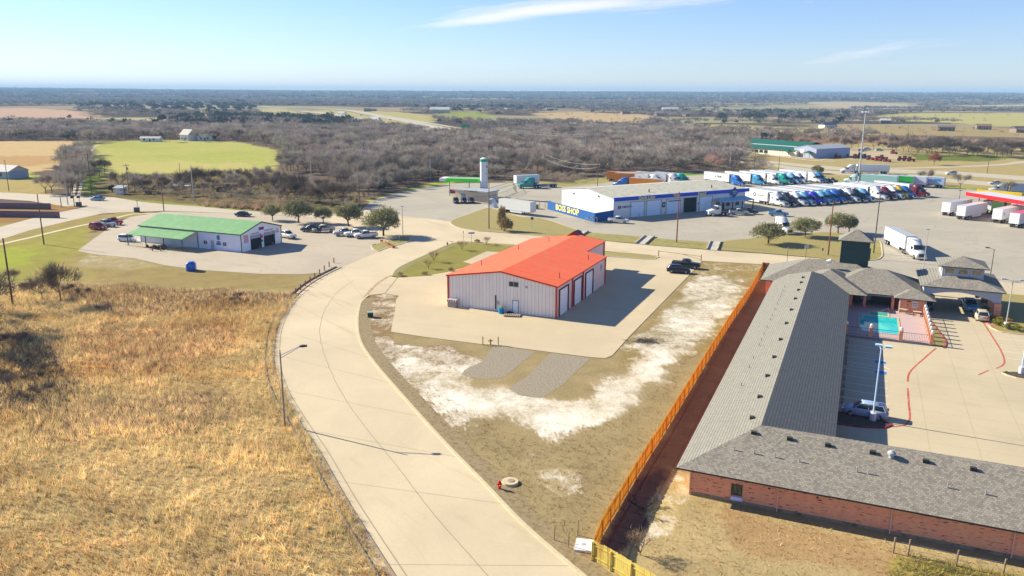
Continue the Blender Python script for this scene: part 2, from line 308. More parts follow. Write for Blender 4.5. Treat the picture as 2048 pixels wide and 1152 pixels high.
# (outline in the photograph, colour, edge softness in m, texture strength, bare soil showing, keeps trees away)
Z = [
 ([(-400, 190), (2500, 190), (2500, 260), (-400, 260)], col(128, 112, 98), 0, .5, 0, 0),
 ([(-300, 217), (60, 217), (150, 221), (200, 235), (90, 240), (-300, 240)], col(214, 178, 150), 14, .3, 0, 1),
 ([(206, 237), (300, 236), (345, 244), (300, 257), (215, 256)], col(205, 188, 148), 14, .4, 0, 1),
 ([(30, 242), (110, 240), (190, 243), (100, 247)], col(200, 186, 150), 14, .3, 0, 1),
 ([(350, 232), (430, 229), (500, 231), (430, 235)], col(200, 184, 144), 14, .3, 0, 1),
 ([(440, 258), (600, 253), (690, 252), (690, 262), (560, 263), (440, 262)], col(196, 200, 96), 6, .3, 0, 1),
 ([(520, 218), (560, 214), (600, 226), (640, 232), (590, 236), (515, 232)], col(198, 186, 132), 12, .4, 0, 1),
 ([(600, 226), (660, 219), (740, 222), (800, 224), (850, 229), (870, 240), (860, 250), (960, 262), (1030, 272), (980, 277), (880, 273), (780, 256), (690, 243)], col(196, 184, 122), 6, .4, 0, 1),
 ([(870, 224), (960, 224), (990, 236), (900, 238)], col(160, 165, 85), 12, .4, 0, 1),
 ([(1060, 226), (1150, 224), (1290, 229), (1330, 238), (1290, 247), (1180, 244), (1090, 236)], col(206, 178, 134), 10, .4, 0, 1),
 ([(1215, 199), (1260, 198), (1285, 202), (1230, 203)], col(185, 170, 135), 60, .6, 0, 0),
 ([(200, 196), (270, 194), (330, 195), (270, 198)], col(170, 165, 130), 90, .6, 0, 0),
 ([(1590, 208), (1700, 207), (1840, 212), (1830, 219), (1650, 216)], col(200, 180, 140), 40, .3, 0, 1),
 ([(1900, 213), (2200, 212), (2200, 219), (1900, 218)], col(195, 185, 140), 40, .3, 0, 1),
 ([(1370, 247), (1500, 250), (1640, 258), (1620, 270), (1500, 264), (1400, 262)], col(186, 172, 118), 8, .5, 0, 1),
 ([(1740, 232), (1830, 226), (2300, 228), (2300, 258), (2000, 252), (1860, 244), (1760, 241)], col(196, 186, 118), 10, .5, 0, 1),
 ([(1600, 254), (1800, 252), (2300, 262), (2300, 280), (1900, 272), (1650, 268)], col(178, 158, 110), 8, .6, 0, 1),
 ([(1240, 270), (1440, 268), (1700, 272), (2300, 288), (2300, 300), (1700, 290), (1500, 290), (1330, 282)], col(170, 132, 104), 8, .7, 0, 0),
 ([(-300, 283), (165, 282), (172, 300), (146, 312), (132, 330), (60, 347), (-300, 345)], col(222, 192, 140), 3, .35, 0, 1),
 ([(-300, 312), (120, 312), (100, 330), (-300, 336)], col(206, 170, 118), 5, .35, 0, 1),
 ([(-300, 344), (60, 345), (75, 352), (60, 360), (-300, 364)], col(190, 200, 92), 2.5, .4, 0, 1),
 ([(-300, 364), (60, 358), (105, 368), (100, 392), (-300, 386)], col(196, 176, 116), 3, .5, 0, 1),
 ([(188, 290), (260, 281), (340, 280), (480, 284), (556, 302), (563, 325), (540, 347), (430, 343), (380, 348), (260, 356), (196, 352), (186, 330), (190, 305)], col(196, 192, 110), 3, .40, 0, 1),
 ([(200, 283), (330, 281), (300, 290), (340, 297), (240, 300), (205, 295)], col(188, 188, 100), 8, .35, 0, 1),
 ([(300, 312), (420, 305), (520, 300), (550, 310), (540, 322), (420, 322), (330, 322)], col(188, 190, 102), 10, .35, 0, 1),
 ([(230, 325), (380, 323), (520, 330), (500, 342), (300, 345), (210, 345)], col(206, 196, 122), 5, .3, 0, 1),
 ([(165, 352), (200, 350), (205, 385), (170, 388)], col(190, 204, 90), 2, .4, 0, 1),
 ([(200, 352), (430, 344), (540, 350), (740, 395), (735, 428), (640, 436), (540, 432), (400, 414), (260, 402), (200, 392)], col(142, 126, 88), 3, .8, 0, 0),
 ([(225, 394), (400, 410), (530, 422), (720, 424), (720, 433), (520, 432), (300, 412), (225, 402)], col(160, 160, 84), 1, .6, 0, 1),
 ([(740, 400), (790, 384), (870, 364), (905, 360), (905, 368), (800, 392), (745, 410)], col(186, 192, 84), 1, .6, 0, 1),
 ([(1000, 362), (1130, 365), (1210, 352), (1450, 345), (1500, 338), (1560, 342), (1700, 356), (1850, 364), (1850, 376), (1380, 372), (1130, 380), (1020, 370)], col(178, 168, 108), 2, .7, 0, 1),
 ([(1290, 347), (1400, 346), (1400, 356), (1290, 358)], col(120, 165, 70), 2, .7, 0, 1),
 ([(1480, 292), (1700, 285), (1830, 290), (2300, 300), (2300, 400), (2048, 394), (1880, 372), (1700, 356), (1540, 340), (1500, 325)], col(190, 170, 118), 2, .5, 0, 1),
 ([(1650, 293), (1790, 296), (1800, 318), (1690, 318), (1650, 305)], col(206, 188, 150), 2, .5, 0, 1),
 ([(1830, 308), (1970, 310), (2040, 316), (1960, 323), (1830, 320)], col(120, 130, 62), 3, .6, 0, 1),
 ([(1866, 370), (2300, 396), (2300, 410), (2048, 394), (1900, 378)], col(170, 178, 84), 1, .5, 0, 1),
 ([(-300, 398), (130, 411), (175, 412), (140, 425), (0, 458), (-300, 520)], col(176, 140, 92), 1.5, .6, 0, 1),
 # near ground, left of the street
 ([(-400, 520), (600, 425), (1700, 470), (2600, 560), (2600, 1700), (-400, 1700)], col(176, 158, 112), 0, .7, 0, 1),
 ([(-400, 480), (260, 424), (330, 424), (240, 440), (190, 450), (160, 500), (330, 535), (590, 560), (590, 620), (-400, 640)], col(180, 162, 104), 1.5, .6, .1, 1),
 ([(-400, 500), (0, 492), (120, 458), (190, 448), (160, 500), (90, 540), (40, 575), (-400, 640)], col(174, 166, 92), 1.5, .6, 0, 1),
 ([(-300, 520), (0, 500), (70, 490), (60, 520), (0, 545), (-300, 570)], col(178, 184, 84), 3, .45, 0, 1),
 ([(170, 505), (250, 515), (320, 530), (230, 545), (170, 530)], col(190, 172, 128), 1.5, .6, .45, 1),
 ([(200, 535), (420, 545), (600, 555), (590, 578), (200, 578)], col(174, 154, 104), 1.2, .6, .25, 1),
 ([(-600, 575), (100, 560), (330, 575), (600, 580), (592, 600), (560, 650), (545, 720), (600, 860), (720, 1060), (820, 1250), (820, 1700), (-900, 1700)], STRAW, 1, 1, 0, 1),
 ([(70, 565), (330, 578), (600, 588), (590, 606), (420, 622), (250, 640), (150, 605)], col(150, 122, 88), 2.5, 1, 0, 1),
 ([(120, 660), (320, 650), (470, 640), (470, 700), (300, 760), (150, 740)], col(180, 138, 92), 4, 1, 0, 1),
 ([(90, 820), (300, 790), (470, 780), (480, 830), (300, 880), (110, 880)], col(160, 136, 104), 3, 1, 0, 1),
 ([(-500, 640), (60, 640), (190, 760), (120, 850), (-500, 850)], col(130, 104, 74), 4, 1, 0, 1),  # left edge ground coloured darker where shade of the outer trees falls
 ([(590, 596), (556, 650), (548, 725), (600, 850), (700, 1012), (790, 1152), (740, 1152), (670, 1010), (570, 850), (528, 730), (535, 650), (575, 590)], col(196, 166, 96), .5, 1, 0, 1),
 # the plot right of the street
 ([(713, 600), (1430, 500), (1545, 528), (1190, 1130), (1400, 1400), (1160, 1152), (960, 965), (800, 790), (715, 690)], col(176, 156, 114), .4, .8, .22, 1),
 ([(770, 548), (900, 487), (990, 483), (1110, 492), (1110, 520), (900, 552), (790, 560)], col(160, 152, 86), .5, .5, 0, 1),
 ([(715, 590), (792, 588), (790, 690), (900, 690), (1000, 735), (880, 760), (760, 735), (720, 690)], col(160, 134, 96), .4, .8, .62, 1),
 ([(1405, 522), (1545, 530), (1500, 600), (1445, 680), (1380, 720), (1230, 740), (1262, 676), (1378, 555)], col(168, 146, 96), .6, .8, .42, 1),
 ([(1380, 560), (1420, 545), (1480, 560), (1470, 620), (1400, 680), (1310, 720), (1265, 690)], col(180, 164, 128), 1.8, .8, .72, 1),
 ([(797, 720), (880, 722), (925, 760), (1017, 776), (1037, 795), (1111, 800), (1169, 778), (1228, 743), (1320, 695), (1370, 680), (1330, 740), (1290, 800), (1251, 826), (1180, 850), (1111, 880), (1060, 862), (1010, 850), (964, 850), (876, 835), (825, 795)], col(196, 176, 140), 2.2, .9, .80, 1),
 ([(860, 760), (930, 770), (1037, 800), (1160, 800), (1240, 765), (1300, 720), (1330, 720), (1280, 790), (1180, 830), (1090, 850), (1000, 835), (900, 815)], col(215, 198, 166), 1.6, .8, .90, 1),
 ([(1080, 930), (1160, 935), (1180, 975), (1120, 985), (1075, 960)], col(190, 168, 124), .8, .9, .50, 1),
 # right of the fence: bare red dirt, then the dry yard below the motel
 ([(1545, 530), (1700, 560), (1400, 960), (1240, 1130), (1185, 1118), (1317, 885), (1500, 590)], col(166, 128, 94), .4, .8, 0, 1),
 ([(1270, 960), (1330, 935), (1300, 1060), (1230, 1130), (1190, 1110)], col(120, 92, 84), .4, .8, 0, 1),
 ([(1345, 930), (1420, 960), (2400, 1150), (2400, 1700), (1500, 1700), (1190, 1140), (1290, 1080)], col(200, 176, 126), .5, .8, .22, 1),
 ([(1345, 930), (1385, 990), (1360, 1050), (1290, 1110), (1300, 1020)], col(212, 184, 122), .5, .8, .62, 1),
 ([(1440, 1010), (1820, 1100), (1800, 1152), (1500, 1120)], col(192, 158, 112), .8, .6, .05, 1),
 ([(1790, 1105), (2300, 1190), (2300, 1300), (1780, 1180)], col(176, 158, 84), .5, .9, 0, 1),
 ([(2000, 565), (2500, 560), (2500, 640), (2030, 636)], col(186, 158, 104), .6, .5, 0, 1),
]
rr = [0.]; r_ = 9.
while r_ < 13500: rr.append(r_); r_ *= 1.0072 if r_ < 900 else 1.011
rr = np.array(rr); aa = np.concatenate([np.arange(48, 138, .16), np.arange(138, 408, 6.)]); aa = R(1) * aa
A_, R_ = np.meshgrid(aa, rr); X_, Y_ = (R_ * np.cos(A_)).ravel(), (R_ * np.sin(A_)).ravel()
Zt = terrain(X_, Y_); far = sm(1400, 3200, np.hypot(X_, Y_))
cov = np.tile(np.array([*WOODF, .8], np.float32), (len(X_), 1)); bare = np.zeros(len(X_), np.float32)
g1 = fbm(X_ / 700, Y_ / 240, 4, 21); fc = sm(.545, .60, g1)[:, None]
fcol = np.where((vnoise(X_ / 600, Y_ / 500, 5) > .55)[:, None], np.array([*col(198, 196, 140), .3]), np.array([*col(206, 186, 145), .3]))
fc = fc * .6; cov = cov * (1 - fc) + fcol * fc; OPEN = []
CLEAR_BELOW = 700
jx, jy = (fbm(X_ / 6, Y_ / 6, 4, 31) - .5) * 5, (fbm(X_ / 6, Y_ / 6, 4, 32) - .5) * 5
for poly, c, soft, tx, br, op in Z:
    P_ = GL(poly); xs, ys = [p[0] for p in P_], [p[1] for p in P_]
    if op: OPEN.append((P_, min(xs), max(xs), min(ys), max(ys)))
    w = np.where((X_ > min(xs) - 3 * soft) & (X_ < max(xs) + 3 * soft) & (Y_ > min(ys) - 3 * soft) & (Y_ < max(ys) + 3 * soft))[0]
    if not len(w): continue
    acc = np.zeros(len(w)); K = 6 if soft else 1
    for _ in range(K): acc += inside(X_[w] + soft * (jx[w] + RG.normal(0, .5, len(w)) * .7), Y_[w] + soft * (jy[w] + RG.normal(0, .5, len(w)) * .7), P_)
    a = (acc / K)[:, None]; cov[w] = cov[w] * (1 - a) + np.array([*c, tx]) * a; bare[w] = bare[w] * (1 - a[:, 0]) + br * a[:, 0]
bare *= .42 + 1.15 * fbm(X_ / 7, Y_ / 4.5, 4, 77)
nr, na = len(rr), len(aa); I = np.arange(nr - 1)[:, None] * na; J = np.arange(na)[None, :]; J2 = (J + 1) % na
Q = np.stack([I + J, I + na + J, I + na + J2, I + J2], -1).reshape(-1, 4)
land = np_mesh('ground', np.stack([X_, Y_, Zt], 1), Q, ground_mat(), k=4, attrs={'cover': ('FLOAT_COLOR', cov), 'bare': ('FLOAT', bare)}, kind='structure')

# ------------------------------------------------------------------ roads and paved lots
conc = patch_mat('street_concrete', col(232, 212, 176), stain=.75, rot=-50, sc=.08, dark=(.76, .70, .63))
conc2 = patch_mat('lot_concrete', col(222, 204, 170), joints=(4.6, 4.6), stain=.35, rot=-23.5, sc=.07, dark=(.72, .68, .62))
conc3 = patch_mat('yard_concrete', col(226, 206, 170), joints=(0, 0), stain=.45, rot=-23.5, sc=.05, dark=(.76, .72, .64))
asph = patch_mat('worn_asphalt', col(198, 188, 168), stain=.55, crack=.55, rot=30, sc=.05, dark=(.62, .60, .60))
asph2 = patch_mat('shop_pavement', col(208, 192, 168), stain=.45, crack=.3, rot=-20, sc=.06, dark=(.66, .60, .55))
gravel = mat('gravel', col(158, 144, 122), scale=5, noise=.6, bump=.8, c2=col(182, 168, 142), thr=(.4, .6), detail=8)
kerbm = mat('kerb_concrete', col(230, 212, 172), noise=.2, scale=1.2)
kerbd = mat('stained_kerb', col(186, 164, 134), noise=.45, scale=1.2, c2=col(120, 102, 84), thr=(.5, .64))
joint = mat('joint_sealant', col(172, 158, 132), noise=.2); redp = mat('faded_red_paint', col(214, 84, 56), noise=.4, scale=3, c2=col(220, 150, 120), thr=(.45, .65)); wpaint = mat('white_paint', (.62, .62, .60), noise=.15, scale=3); bluep = mat('blue_paint', (.03, .17, .50), noise=.15)
far_road = mat('far_road', col(212, 200, 172), noise=.15, scale=.1)
EL = catmull(GL([(790, 1152), (700, 1010), (640, 905), (600, 845), (563, 780), (549, 730), (549, 690), (557, 650), (582, 605), (627, 565), (684, 535)]), 2)   # left edge, near to far
EL = [tuple(np.array(EL[0]) - 22 * (np.array(EL[1]) - np.array(EL[0])) / np.linalg.norm(np.array(EL[1]) - np.array(EL[0])))] + EL
ER = catmull(GL([(1160, 1152), (1045, 1052), (962, 965), (880, 880), (800, 790), (745, 725), (718, 682), (713, 640), (720, 605), (735, 592)]), 2)
ER = [tuple(np.array(ER[0]) - 22 * (np.array(ER[1]) - np.array(ER[0])) / np.linalg.norm(np.array(ER[1]) - np.array(ER[0])))] + ER
ER2 = catmull(GL([(782, 553), (795, 536), (850, 510), (903, 487), (936, 484), (985, 487), (1100, 495), (1237, 505), (1315, 512), (1318, 516)]), 2)
topE = GL([(1405, 522), (1525, 529), (1640, 536)]) + GL([(1700, 527), (1636, 517), (1500, 506.5), (1422, 500.7), (1285, 489.5), (1168, 478), (1104, 474), (1055, 470), (959, 463), (918, 456), (903, 449), (901, 443.5), (860, 438), (800, 432), (760, 428), (733, 420), (720, 424), (640, 436), (740, 470), (786, 492), (760, 503)])
flat('street', EL + topE[::-1][:1] + topE[::-1][1:] + ER2[::-1] + GL([(782, 553)]) + ER[::-1], .045, conc)
flat('frontage_road', GL([(-400, 370), (0, 385), (88, 389), (179, 393), (229, 395), (276, 403), (323, 408), (393, 412.6), (469, 420), (523, 424), (640, 427), (722, 423), (733, 420), (760, 428), (740, 470), (640, 436), (560, 431), (500, 428), (330, 422), (258, 424), (205, 427), (147, 440), (59, 461), (0, 480), (-400, 590), (-400, 545), (0, 454), (73, 434.6), (138, 421), (173, 414), (176, 411), (132, 413), (60, 402), (0, 398), (-400, 386)]), .03, patch_mat('frontage_paving', col(214, 200, 176), stain=.4, crack=.3, rot=-10, dark=(.7, .68, .66)))
flat('truck_stop_lot', GL([(733, 420), (722, 423), (732, 411), (743, 402), (767, 393.5), (793, 386), (852, 374), (908, 366.5), (1022, 365.6), (1079, 367), (1129, 374), (1210, 366), (1250, 357), (1400, 350), (1600, 354), (1660, 362), (1760, 367), (1853, 369), (1882, 375), (1952, 380), (2048, 392), (2300, 410), (2600, 480), (2600, 560), (2048, 570), (2003, 567), (1960, 600), (1640, 600), (1600, 520), (1500, 505), (1100, 472), (918, 455), (901, 443), (860, 438), (760, 428)]), .02, asph)
flat('shop_lot', GL([(155, 502), (190, 476), (232, 446), (262, 434), (330, 423), (500, 428), (640, 436), (740, 470), (786, 489), (760, 503), (684, 535), (655, 545), (600, 549), (520, 548), (400, 540), (330, 531), (270, 517), (190, 509)]), .035, asph2)
flat('yard_lot', GL([(727, 596), (740, 590.5), (768.6, 587.5), (798, 592), (792, 600), (790, 622), (788, 629), (782, 664), (847, 674), (964, 689), (987, 690), (1102, 705), (1181, 715), (1210.6, 717), (1225, 711), (1257.6, 674.6), (1375, 554), (1405, 522), (1318, 516), (1311, 519), (1285, 519), (1237, 515), (1205, 513), (1040, 505), (893, 545), (844, 553), (793, 556), (782, 553), (773, 549)]), .05, conc3)
flat('gravel_patch', GL([(987.5, 691), (1070, 703), (1011, 753), (990, 757), (964, 758), (923, 749), (929, 740), (964, 723)]), .012, gravel)
flat('gravel_patch', GL([(1102, 706), (1181, 717), (1150, 745), (1125, 770), (1084, 796), (1060, 794), (1037, 790), (1017, 775.5), (1052, 755)]), .012, gravel)
flat('concrete_pad', GL([(926, 524), (973, 503), (1020, 506), (946, 529)]), .03, conc3)
flat('sidewalk', offset(catmull(GL([(-300, 545), (0, 486), (120, 458), (205, 440), (262, 427), (326, 425)]), 6), -.8) + offset(catmull(GL([(-300, 545), (0, 486), (120, 458), (205, 440), (262, 427), (326, 425)]), 6), -2.2)[::-1], .04, kerbm)
k = MB(); ribbon(k, ER, 0, -.32, 0, .16); ribbon(k, ER2, 0, -.3, 0, .16); k.build('kerb', kerbm, kind='structure')
def bank(line, d0, d1, m):
    q = MB(); A_2, B_2 = offset(line, d0), offset(line, d1)
    for i in range(len(line) - 1): q.face([(*A_2[i], .148), (*B_2[i], .006), (*B_2[i + 1], .006), (*A_2[i + 1], .148)])
    q.build('grass_verge', m, kind='structure')
plotm = mat('plot_verge', col(184, 162, 120), noise=.5, scale=2.2, c2=col(146, 124, 84), thr=(.45, .6), detail=9)
bank(ER[:-1], -.3, -2.2, plotm); bank(ER2[:-1], -.28, -1.8, mat('lawn_verge', col(164, 158, 92), noise=.45, scale=2, c2=col(178, 158, 104), thr=(.45, .6), detail=9))
gd = MB(); ribbon(gd, catmull(GL([(722, 612), (734, 592), (752, 572), (768, 560), (784, 551)]), 1), -.1, .45, .056); gd.build('gutter_dirt', mat('gutter_silt', col(176, 142, 96), noise=.5, scale=1.5, c2=col(206, 180, 136), thr=(.4, .6)), kind='structure')
gd = MB(); ribbon(gd, GL([(770, 587), (795, 556)]), -.12, .12, .057); gd.build('drain_joint', joint, kind='structure')
k = MB(); ribbon(k, EL, 0, .2, 0, .14); k.build('kerb', kerbd, kind='structure')
k = MB(); ribbon(k, EL, 1.15, 1.3, 0, .26); k.build('low_retaining_wall', mat('weathered_concrete', col(168, 150, 124), noise=.4, scale=1.5, c2=col(96, 78, 62), thr=(.5, .62)), label='low weathered concrete edging wall along the left side of the curving street', cat='wall')
flat('gutter_dirt', offset(EL, .2) + offset(EL, 1.15)[::-1], .03, mat('rusty_dirt', col(168, 132, 100), noise=.4, scale=.6, c2=col(214, 192, 156), thr=(.36, .52)))
mid = [tuple((np.array(a) * .5 + np.array(b) * .5)) for a, b in zip([EL[int(i * (len(EL) - 1) / 60)] for i in range(61)], [ER[int(i * (len(ER) - 1) / 60)] for i in range(61)])]
k = MB(); ribbon(k, catmull(mid, 2), -.035, .035, .052); ribbon(k, offset(EL, -.75), -.05, .05, .052)
for i in range(3, 60, 7):
    a, b = np.array(EL[int(i * (len(EL) - 1) / 60)]), np.array(ER[int(i * (len(ER) - 1) / 60)]); ribbon(k, [tuple(a), tuple(b)], -.02, .02, .0515)
k.build('street_joints', joint, kind='structure')
for ca, wd, z in (([(520, 214), (556, 216.5), (620, 217.5), (690, 221), (743, 230), (808, 241.5), (881, 257), (969, 271), (1010, 278)], 19, .3), ([(600, 223), (647, 227.5), (720, 238), (793, 251), (881, 268), (910, 273)], 21, .35), ([(640, 219), (700, 222), (760, 231), (830, 242), (900, 254), (990, 268)], 8, .4)):
    c_ = catmull(GL(ca), 40); k = MB(); ribbon(k, c_, -wd / 2, wd / 2, z); o = k.build('far_highway', far_road, kind='structure')
    for v in o.data.vertices: v.co.z += float(terrain(np.array(v.co.x), np.array(v.co.y))) + .5 * (abs(v.co.y) > 1200)
flat('highway', catmull(GL([(1480, 314), (1548, 322.5), (1683, 334.5), (1888, 342), (2100, 356), (2400, 376)]), 8) + catmull(GL([(1480, 318), (1548, 327), (1683, 341), (1888, 349.5), (2100, 365), (2400, 388)]), 8)[::-1], .03, far_road)
flat('highway', catmull(GL([(1480, 322), (1548, 329), (1683, 344), (1850, 354), (2100, 373), (2400, 396)]), 8) + catmull(GL([(1480, 326), (1548, 334), (1683, 350), (1850, 361), (2100, 383), (2400, 410)]), 8)[::-1], .035, far_road)
flat('lane', catmull(GL([(1765, 336), (1900, 333), (2000, 328), (2060, 322), (2300, 318)]), 5) + catmull(GL([(1765, 338), (1900, 335.5), (2010, 330.5), (2065, 326), (2300, 322)]), 5)[::-1], .04, far_road)
for dx in (0, 4.2): flat('dirt_track', offset(catmull(GL([(160, 396), (168, 360), (176, 330), (184, 306), (190, 294), (200, 290)]), 6), dx * .45) + offset(catmull(GL([(160, 396), (168, 360), (176, 330), (184, 306), (190, 294), (200, 290)]), 6), dx * .45 + 1.1)[::-1], .03, mat('track_dirt', col(226, 210, 180), noise=.2))
# grass islands with kerbs
lawn = mat('verge_grass', col(158, 156, 78), noise=.5, scale=1.1, c2=col(182, 158, 100), thr=(.44, .6), detail=9, bump=.5, stretch=(.6, 1.4, 1))
lawnt = mat('dry_verge_grass', col(180, 160, 98), noise=.45, scale=.9, c2=col(150, 152, 74), thr=(.5, .62), detail=9, bump=.5)
def island(poly, m, kerb=True, sub=2.):
    P_ = catmull(GL(poly), sub, closed=True); flat('grass_verge', P_, .13, m)
    if kerb: kk = MB(); a = sum(P_[i][0] * P_[(i + 1) % len(P_)][1] - P_[(i + 1) % len(P_)][0] * P_[i][1] for i in range(len(P_))); ribbon(kk, P_ + P_[:2], 0, -.3 if a > 0 else .3, 0, .15); kk.build('kerb', kerbm, kind='structure')
island([(971, 418), (994, 420), (1016, 427), (1047, 435), (1082, 437), (1123, 450), (1161, 464), (1150, 471), (1104, 474), (1055, 470), (987, 464), (959, 463), (918, 456), (903, 448), (902, 443), (909, 439), (938, 429)], lawnt)
island([(1170, 466), (1230, 470), (1284, 474), (1278, 488), (1230, 484), (1168, 478), (1160, 472)], lawn, False, 4)
island([(1298, 476), (1352, 481), (1421, 486), (1419, 500), (1350, 495), (1288, 490)], lawn, False, 4)
island([(1435, 485), (1500, 478), (1517, 474), (1568, 469), (1600, 470), (1647, 465), (1680, 467), (1720, 482), (1720, 523), (1690, 525), (1636, 517), (1506, 505.5), (1434, 501)], lawnt, False, 4)
island([(1740, 482), (1758, 483), (1762, 500), (1762, 513), (1750, 520), (1725, 522), (1722, 490)], lawn)
island([(1205.5, 504), (1237, 505.5), (1300, 511), (1316, 514.5), (1308, 518.5), (1285, 518.5), (1237, 514.5), (1206, 512.5)], lawnt)
island([(745, 492), (778, 483), (806, 474), (819, 476), (817, 482), (800, 489), (770, 497), (755, 503)], lawn)
for a, b in (((1168, 463), (1150, 475)), ((1299, 473), (1281, 489)), ((1431, 484), (1424, 501))):
    p, q = np.array(G(*a)), np.array(G(*b)); d = (q - p) / np.linalg.norm(q - p); n = np.array([-d[1], d[0]]); t = MB()
    for s in (-1.3, 1.05): c = [p + n * s, p + n * (s + .25), q + n * (s + .25), q + n * s]; t.prism([tuple(x) for x in c], 0, .5)
    t.prism([tuple(p - n * 1.05), tuple(p + n * 1.05), tuple(q + n * 1.05), tuple(q - n * 1.05)], .02, .15)
    t.build('concrete_flume', mat('pale_concrete', col(214, 206, 190), noise=.25), label={1168: 'short concrete drain flume beside the red roof peak', 1299: 'short concrete drain flume crossing the verge at an angle', 1431: 'squarish concrete drain flume across the verge right of the brown pole'}[a[0]], cat='drain')

# ------------------------------------------------------------------ shared object materials
glass = mat('dark_glass', (.03, .04, .05), rough=.12, spec=.6, noise=.1); black = mat('black_rubber', (.02, .02, .022), rough=.8, noise=.2)
white = mat('white_metal', col(240, 240, 240, 1.3), rough=.5, noise=.06, scale=.8); steel = mat('galvanised_steel', col(190, 195, 200), rough=.4, metal=.3, noise=.1)
darkst = mat('dark_steel', (.06, .06, .07), rough=.5, noise=.2); woodp = mat('pole_wood', col(118, 96, 78), noise=.3, scale=4, stretch=(1, 1, .1)); redwood = mat('reddish_pole_wood', col(150, 84, 64), noise=.25, scale=4, stretch=(1, 1, .1))
palegrey = mat('pale_grey_paint', col(196, 200, 204), noise=.1, rough=.5); chrome = mat('chrome', (.6, .62, .65), rough=.2, metal=.9, noise=.05)
redlamp = mat('red_lens', (.5, .02, .015), rough=.3, noise=.05); clearlamp = mat('clear_lens', (.7, .7, .68), rough=.2, noise=.05); bay_shade = mat('painted_bay_shade', (.012, .013, .018), noise=.2)
def text(body, size, loc, rot, m, parent, ext=.02, name='lettering', w=None, align='CENTER'):
    c = bpy.data.curves.new(name, 'FONT'); c.body = body; c.size = size; c.extrude = ext; c.align_x = align; c.align_y = 'CENTER'; c.offset = size * .02
    c.resolution_u = 2; t_ = bpy.data.objects.new('t', c); S.collection.objects.link(t_); bpy.context.view_layer.update()
    me = bpy.data.meshes.new_from_object(t_.evaluated_get(bpy.context.evaluated_depsgraph_get())); bpy.data.objects.remove(t_); bpy.data.curves.remove(c)
    me.materials.clear(); me.materials.append(m); o = link(bpy.data.objects.new(name, me), parent); o.location = loc; o.rotation_euler = [R(a) for a in rot]
    if w: o.scale = (w, 1, 1)
    return o
def window(parent, x, y, z, w, h, face='y-', frame=white, pane=glass, t=.06, mull=1, name='window'):
    f, g = MB(), MB()
    def put(mb, a0, a1, z0, z1, d0, d1):
        if face == 'y-': mb.box(x + a0, x + a1, y - d1, y - d0, z0, z1)
        elif face == 'x+': mb.box(x + d0, x + d1, y + a0, y + a1, z0, z1)
        elif face == 'x-': mb.box(x - d1, x - d0, y + a0, y + a1, z0, z1)
    put(f, -w / 2, w / 2, z, z + t, .003, .05); put(f, -w / 2, w / 2, z + h - t, z + h, .003, .05)
    for i in range(mull + 2): a = -w / 2 + (w - t) * i / (mull + 1); put(f, a, a + t, z + t + .002, z + h - t - .002, .003, .05)
    fo = f.build(name, frame, parent); put(g, -w / 2 + t * .5, w / 2 - t * .5, z + t * .5, z + h - t * .5, .002, .02); g.build('pane', pane, fo); return fo

# ------------------------------------------------------------------ red-roofed workshop
o_ = G(1112, 637); shop = empty('metal_workshop', o_, -23.5, label='grey corrugated metal workshop with a bright orange red roof and white roll-up doors', cat='workshop')
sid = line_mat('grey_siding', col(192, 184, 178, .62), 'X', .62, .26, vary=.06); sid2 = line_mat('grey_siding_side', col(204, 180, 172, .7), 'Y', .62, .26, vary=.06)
redroof = line_mat('red_metal_roof', col(255, 112, 52, 1.15), 'Y', .6, .16, c2=col(240, 124, 74, 1.15), vary=.08, rough=.5, bump=.3); redtrim = mat('red_trim', col(205, 62, 44, 1.1), rough=.5, noise=.12)
E0, RZ, WD = 5.3, 6.85, 19.4
w = MB(); w.face([(-WD, 0, 0), (0, 0, 0), (0, 0, E0 - .06), (-WD / 2, 0, RZ - .06), (-WD, 0, E0 - .06)], 0)
w.face([(0, 0, 0), (0, 26, 0), (0, 26, E0 - .06), (0, 0, E0 - .06)], 1); w.face([(0, 26, 0), (-4, 26, 0), (-4, 26, E0 + .5), (0, 26, E0 - .06)], 0)
w.face([(-4, 26, 0), (-4, 38, 0), (-4, 38, E0 + .5), (-4, 26, E0 + .5)], 1); w.face([(-4, 38, 0), (-WD, 38, 0), (-WD, 38, E0 - .06), (-WD / 2, 38, RZ - .06), (-4, 38, E0 + .5)], 0)
w.face([(-WD, 38, 0), (-WD, 0, 0), (-WD, 0, E0 - .06), (-WD, 38, E0 - .06)], 1); w.build('wall', [sid, sid2], shop)
def slab(mb, pts, th=.12, m=0):
    n = len(pts); B = [(p[0], p[1], p[2] - th) for p in pts]; mb.face(pts, m); mb.face(B[::-1], m)
    for i in range(n): mb.face([B[i], B[(i + 1) % n], pts[(i + 1) % n], pts[i]], m)
    return mb
sl = (RZ - E0) / (WD / 2); r = MB(); xr = .25; zr = E0 - sl * xr + .04; x4 = -3.75; z4 = E0 - sl * x4 + .04
slab(r, [(xr, -.2, zr), (xr, 26.2, zr), (x4, 26.2, z4), (x4, 38.2, z4), (-WD / 2, 38.2, RZ + .04), (-WD / 2, -.2, RZ + .04)]); slab(r, [(-WD - .25, 38.2, zr), (-WD - .25, -.2, zr), (-WD / 2, -.2, RZ + .04), (-WD / 2, 38.2, RZ + .04)])
r.build('roof', redroof, shop)
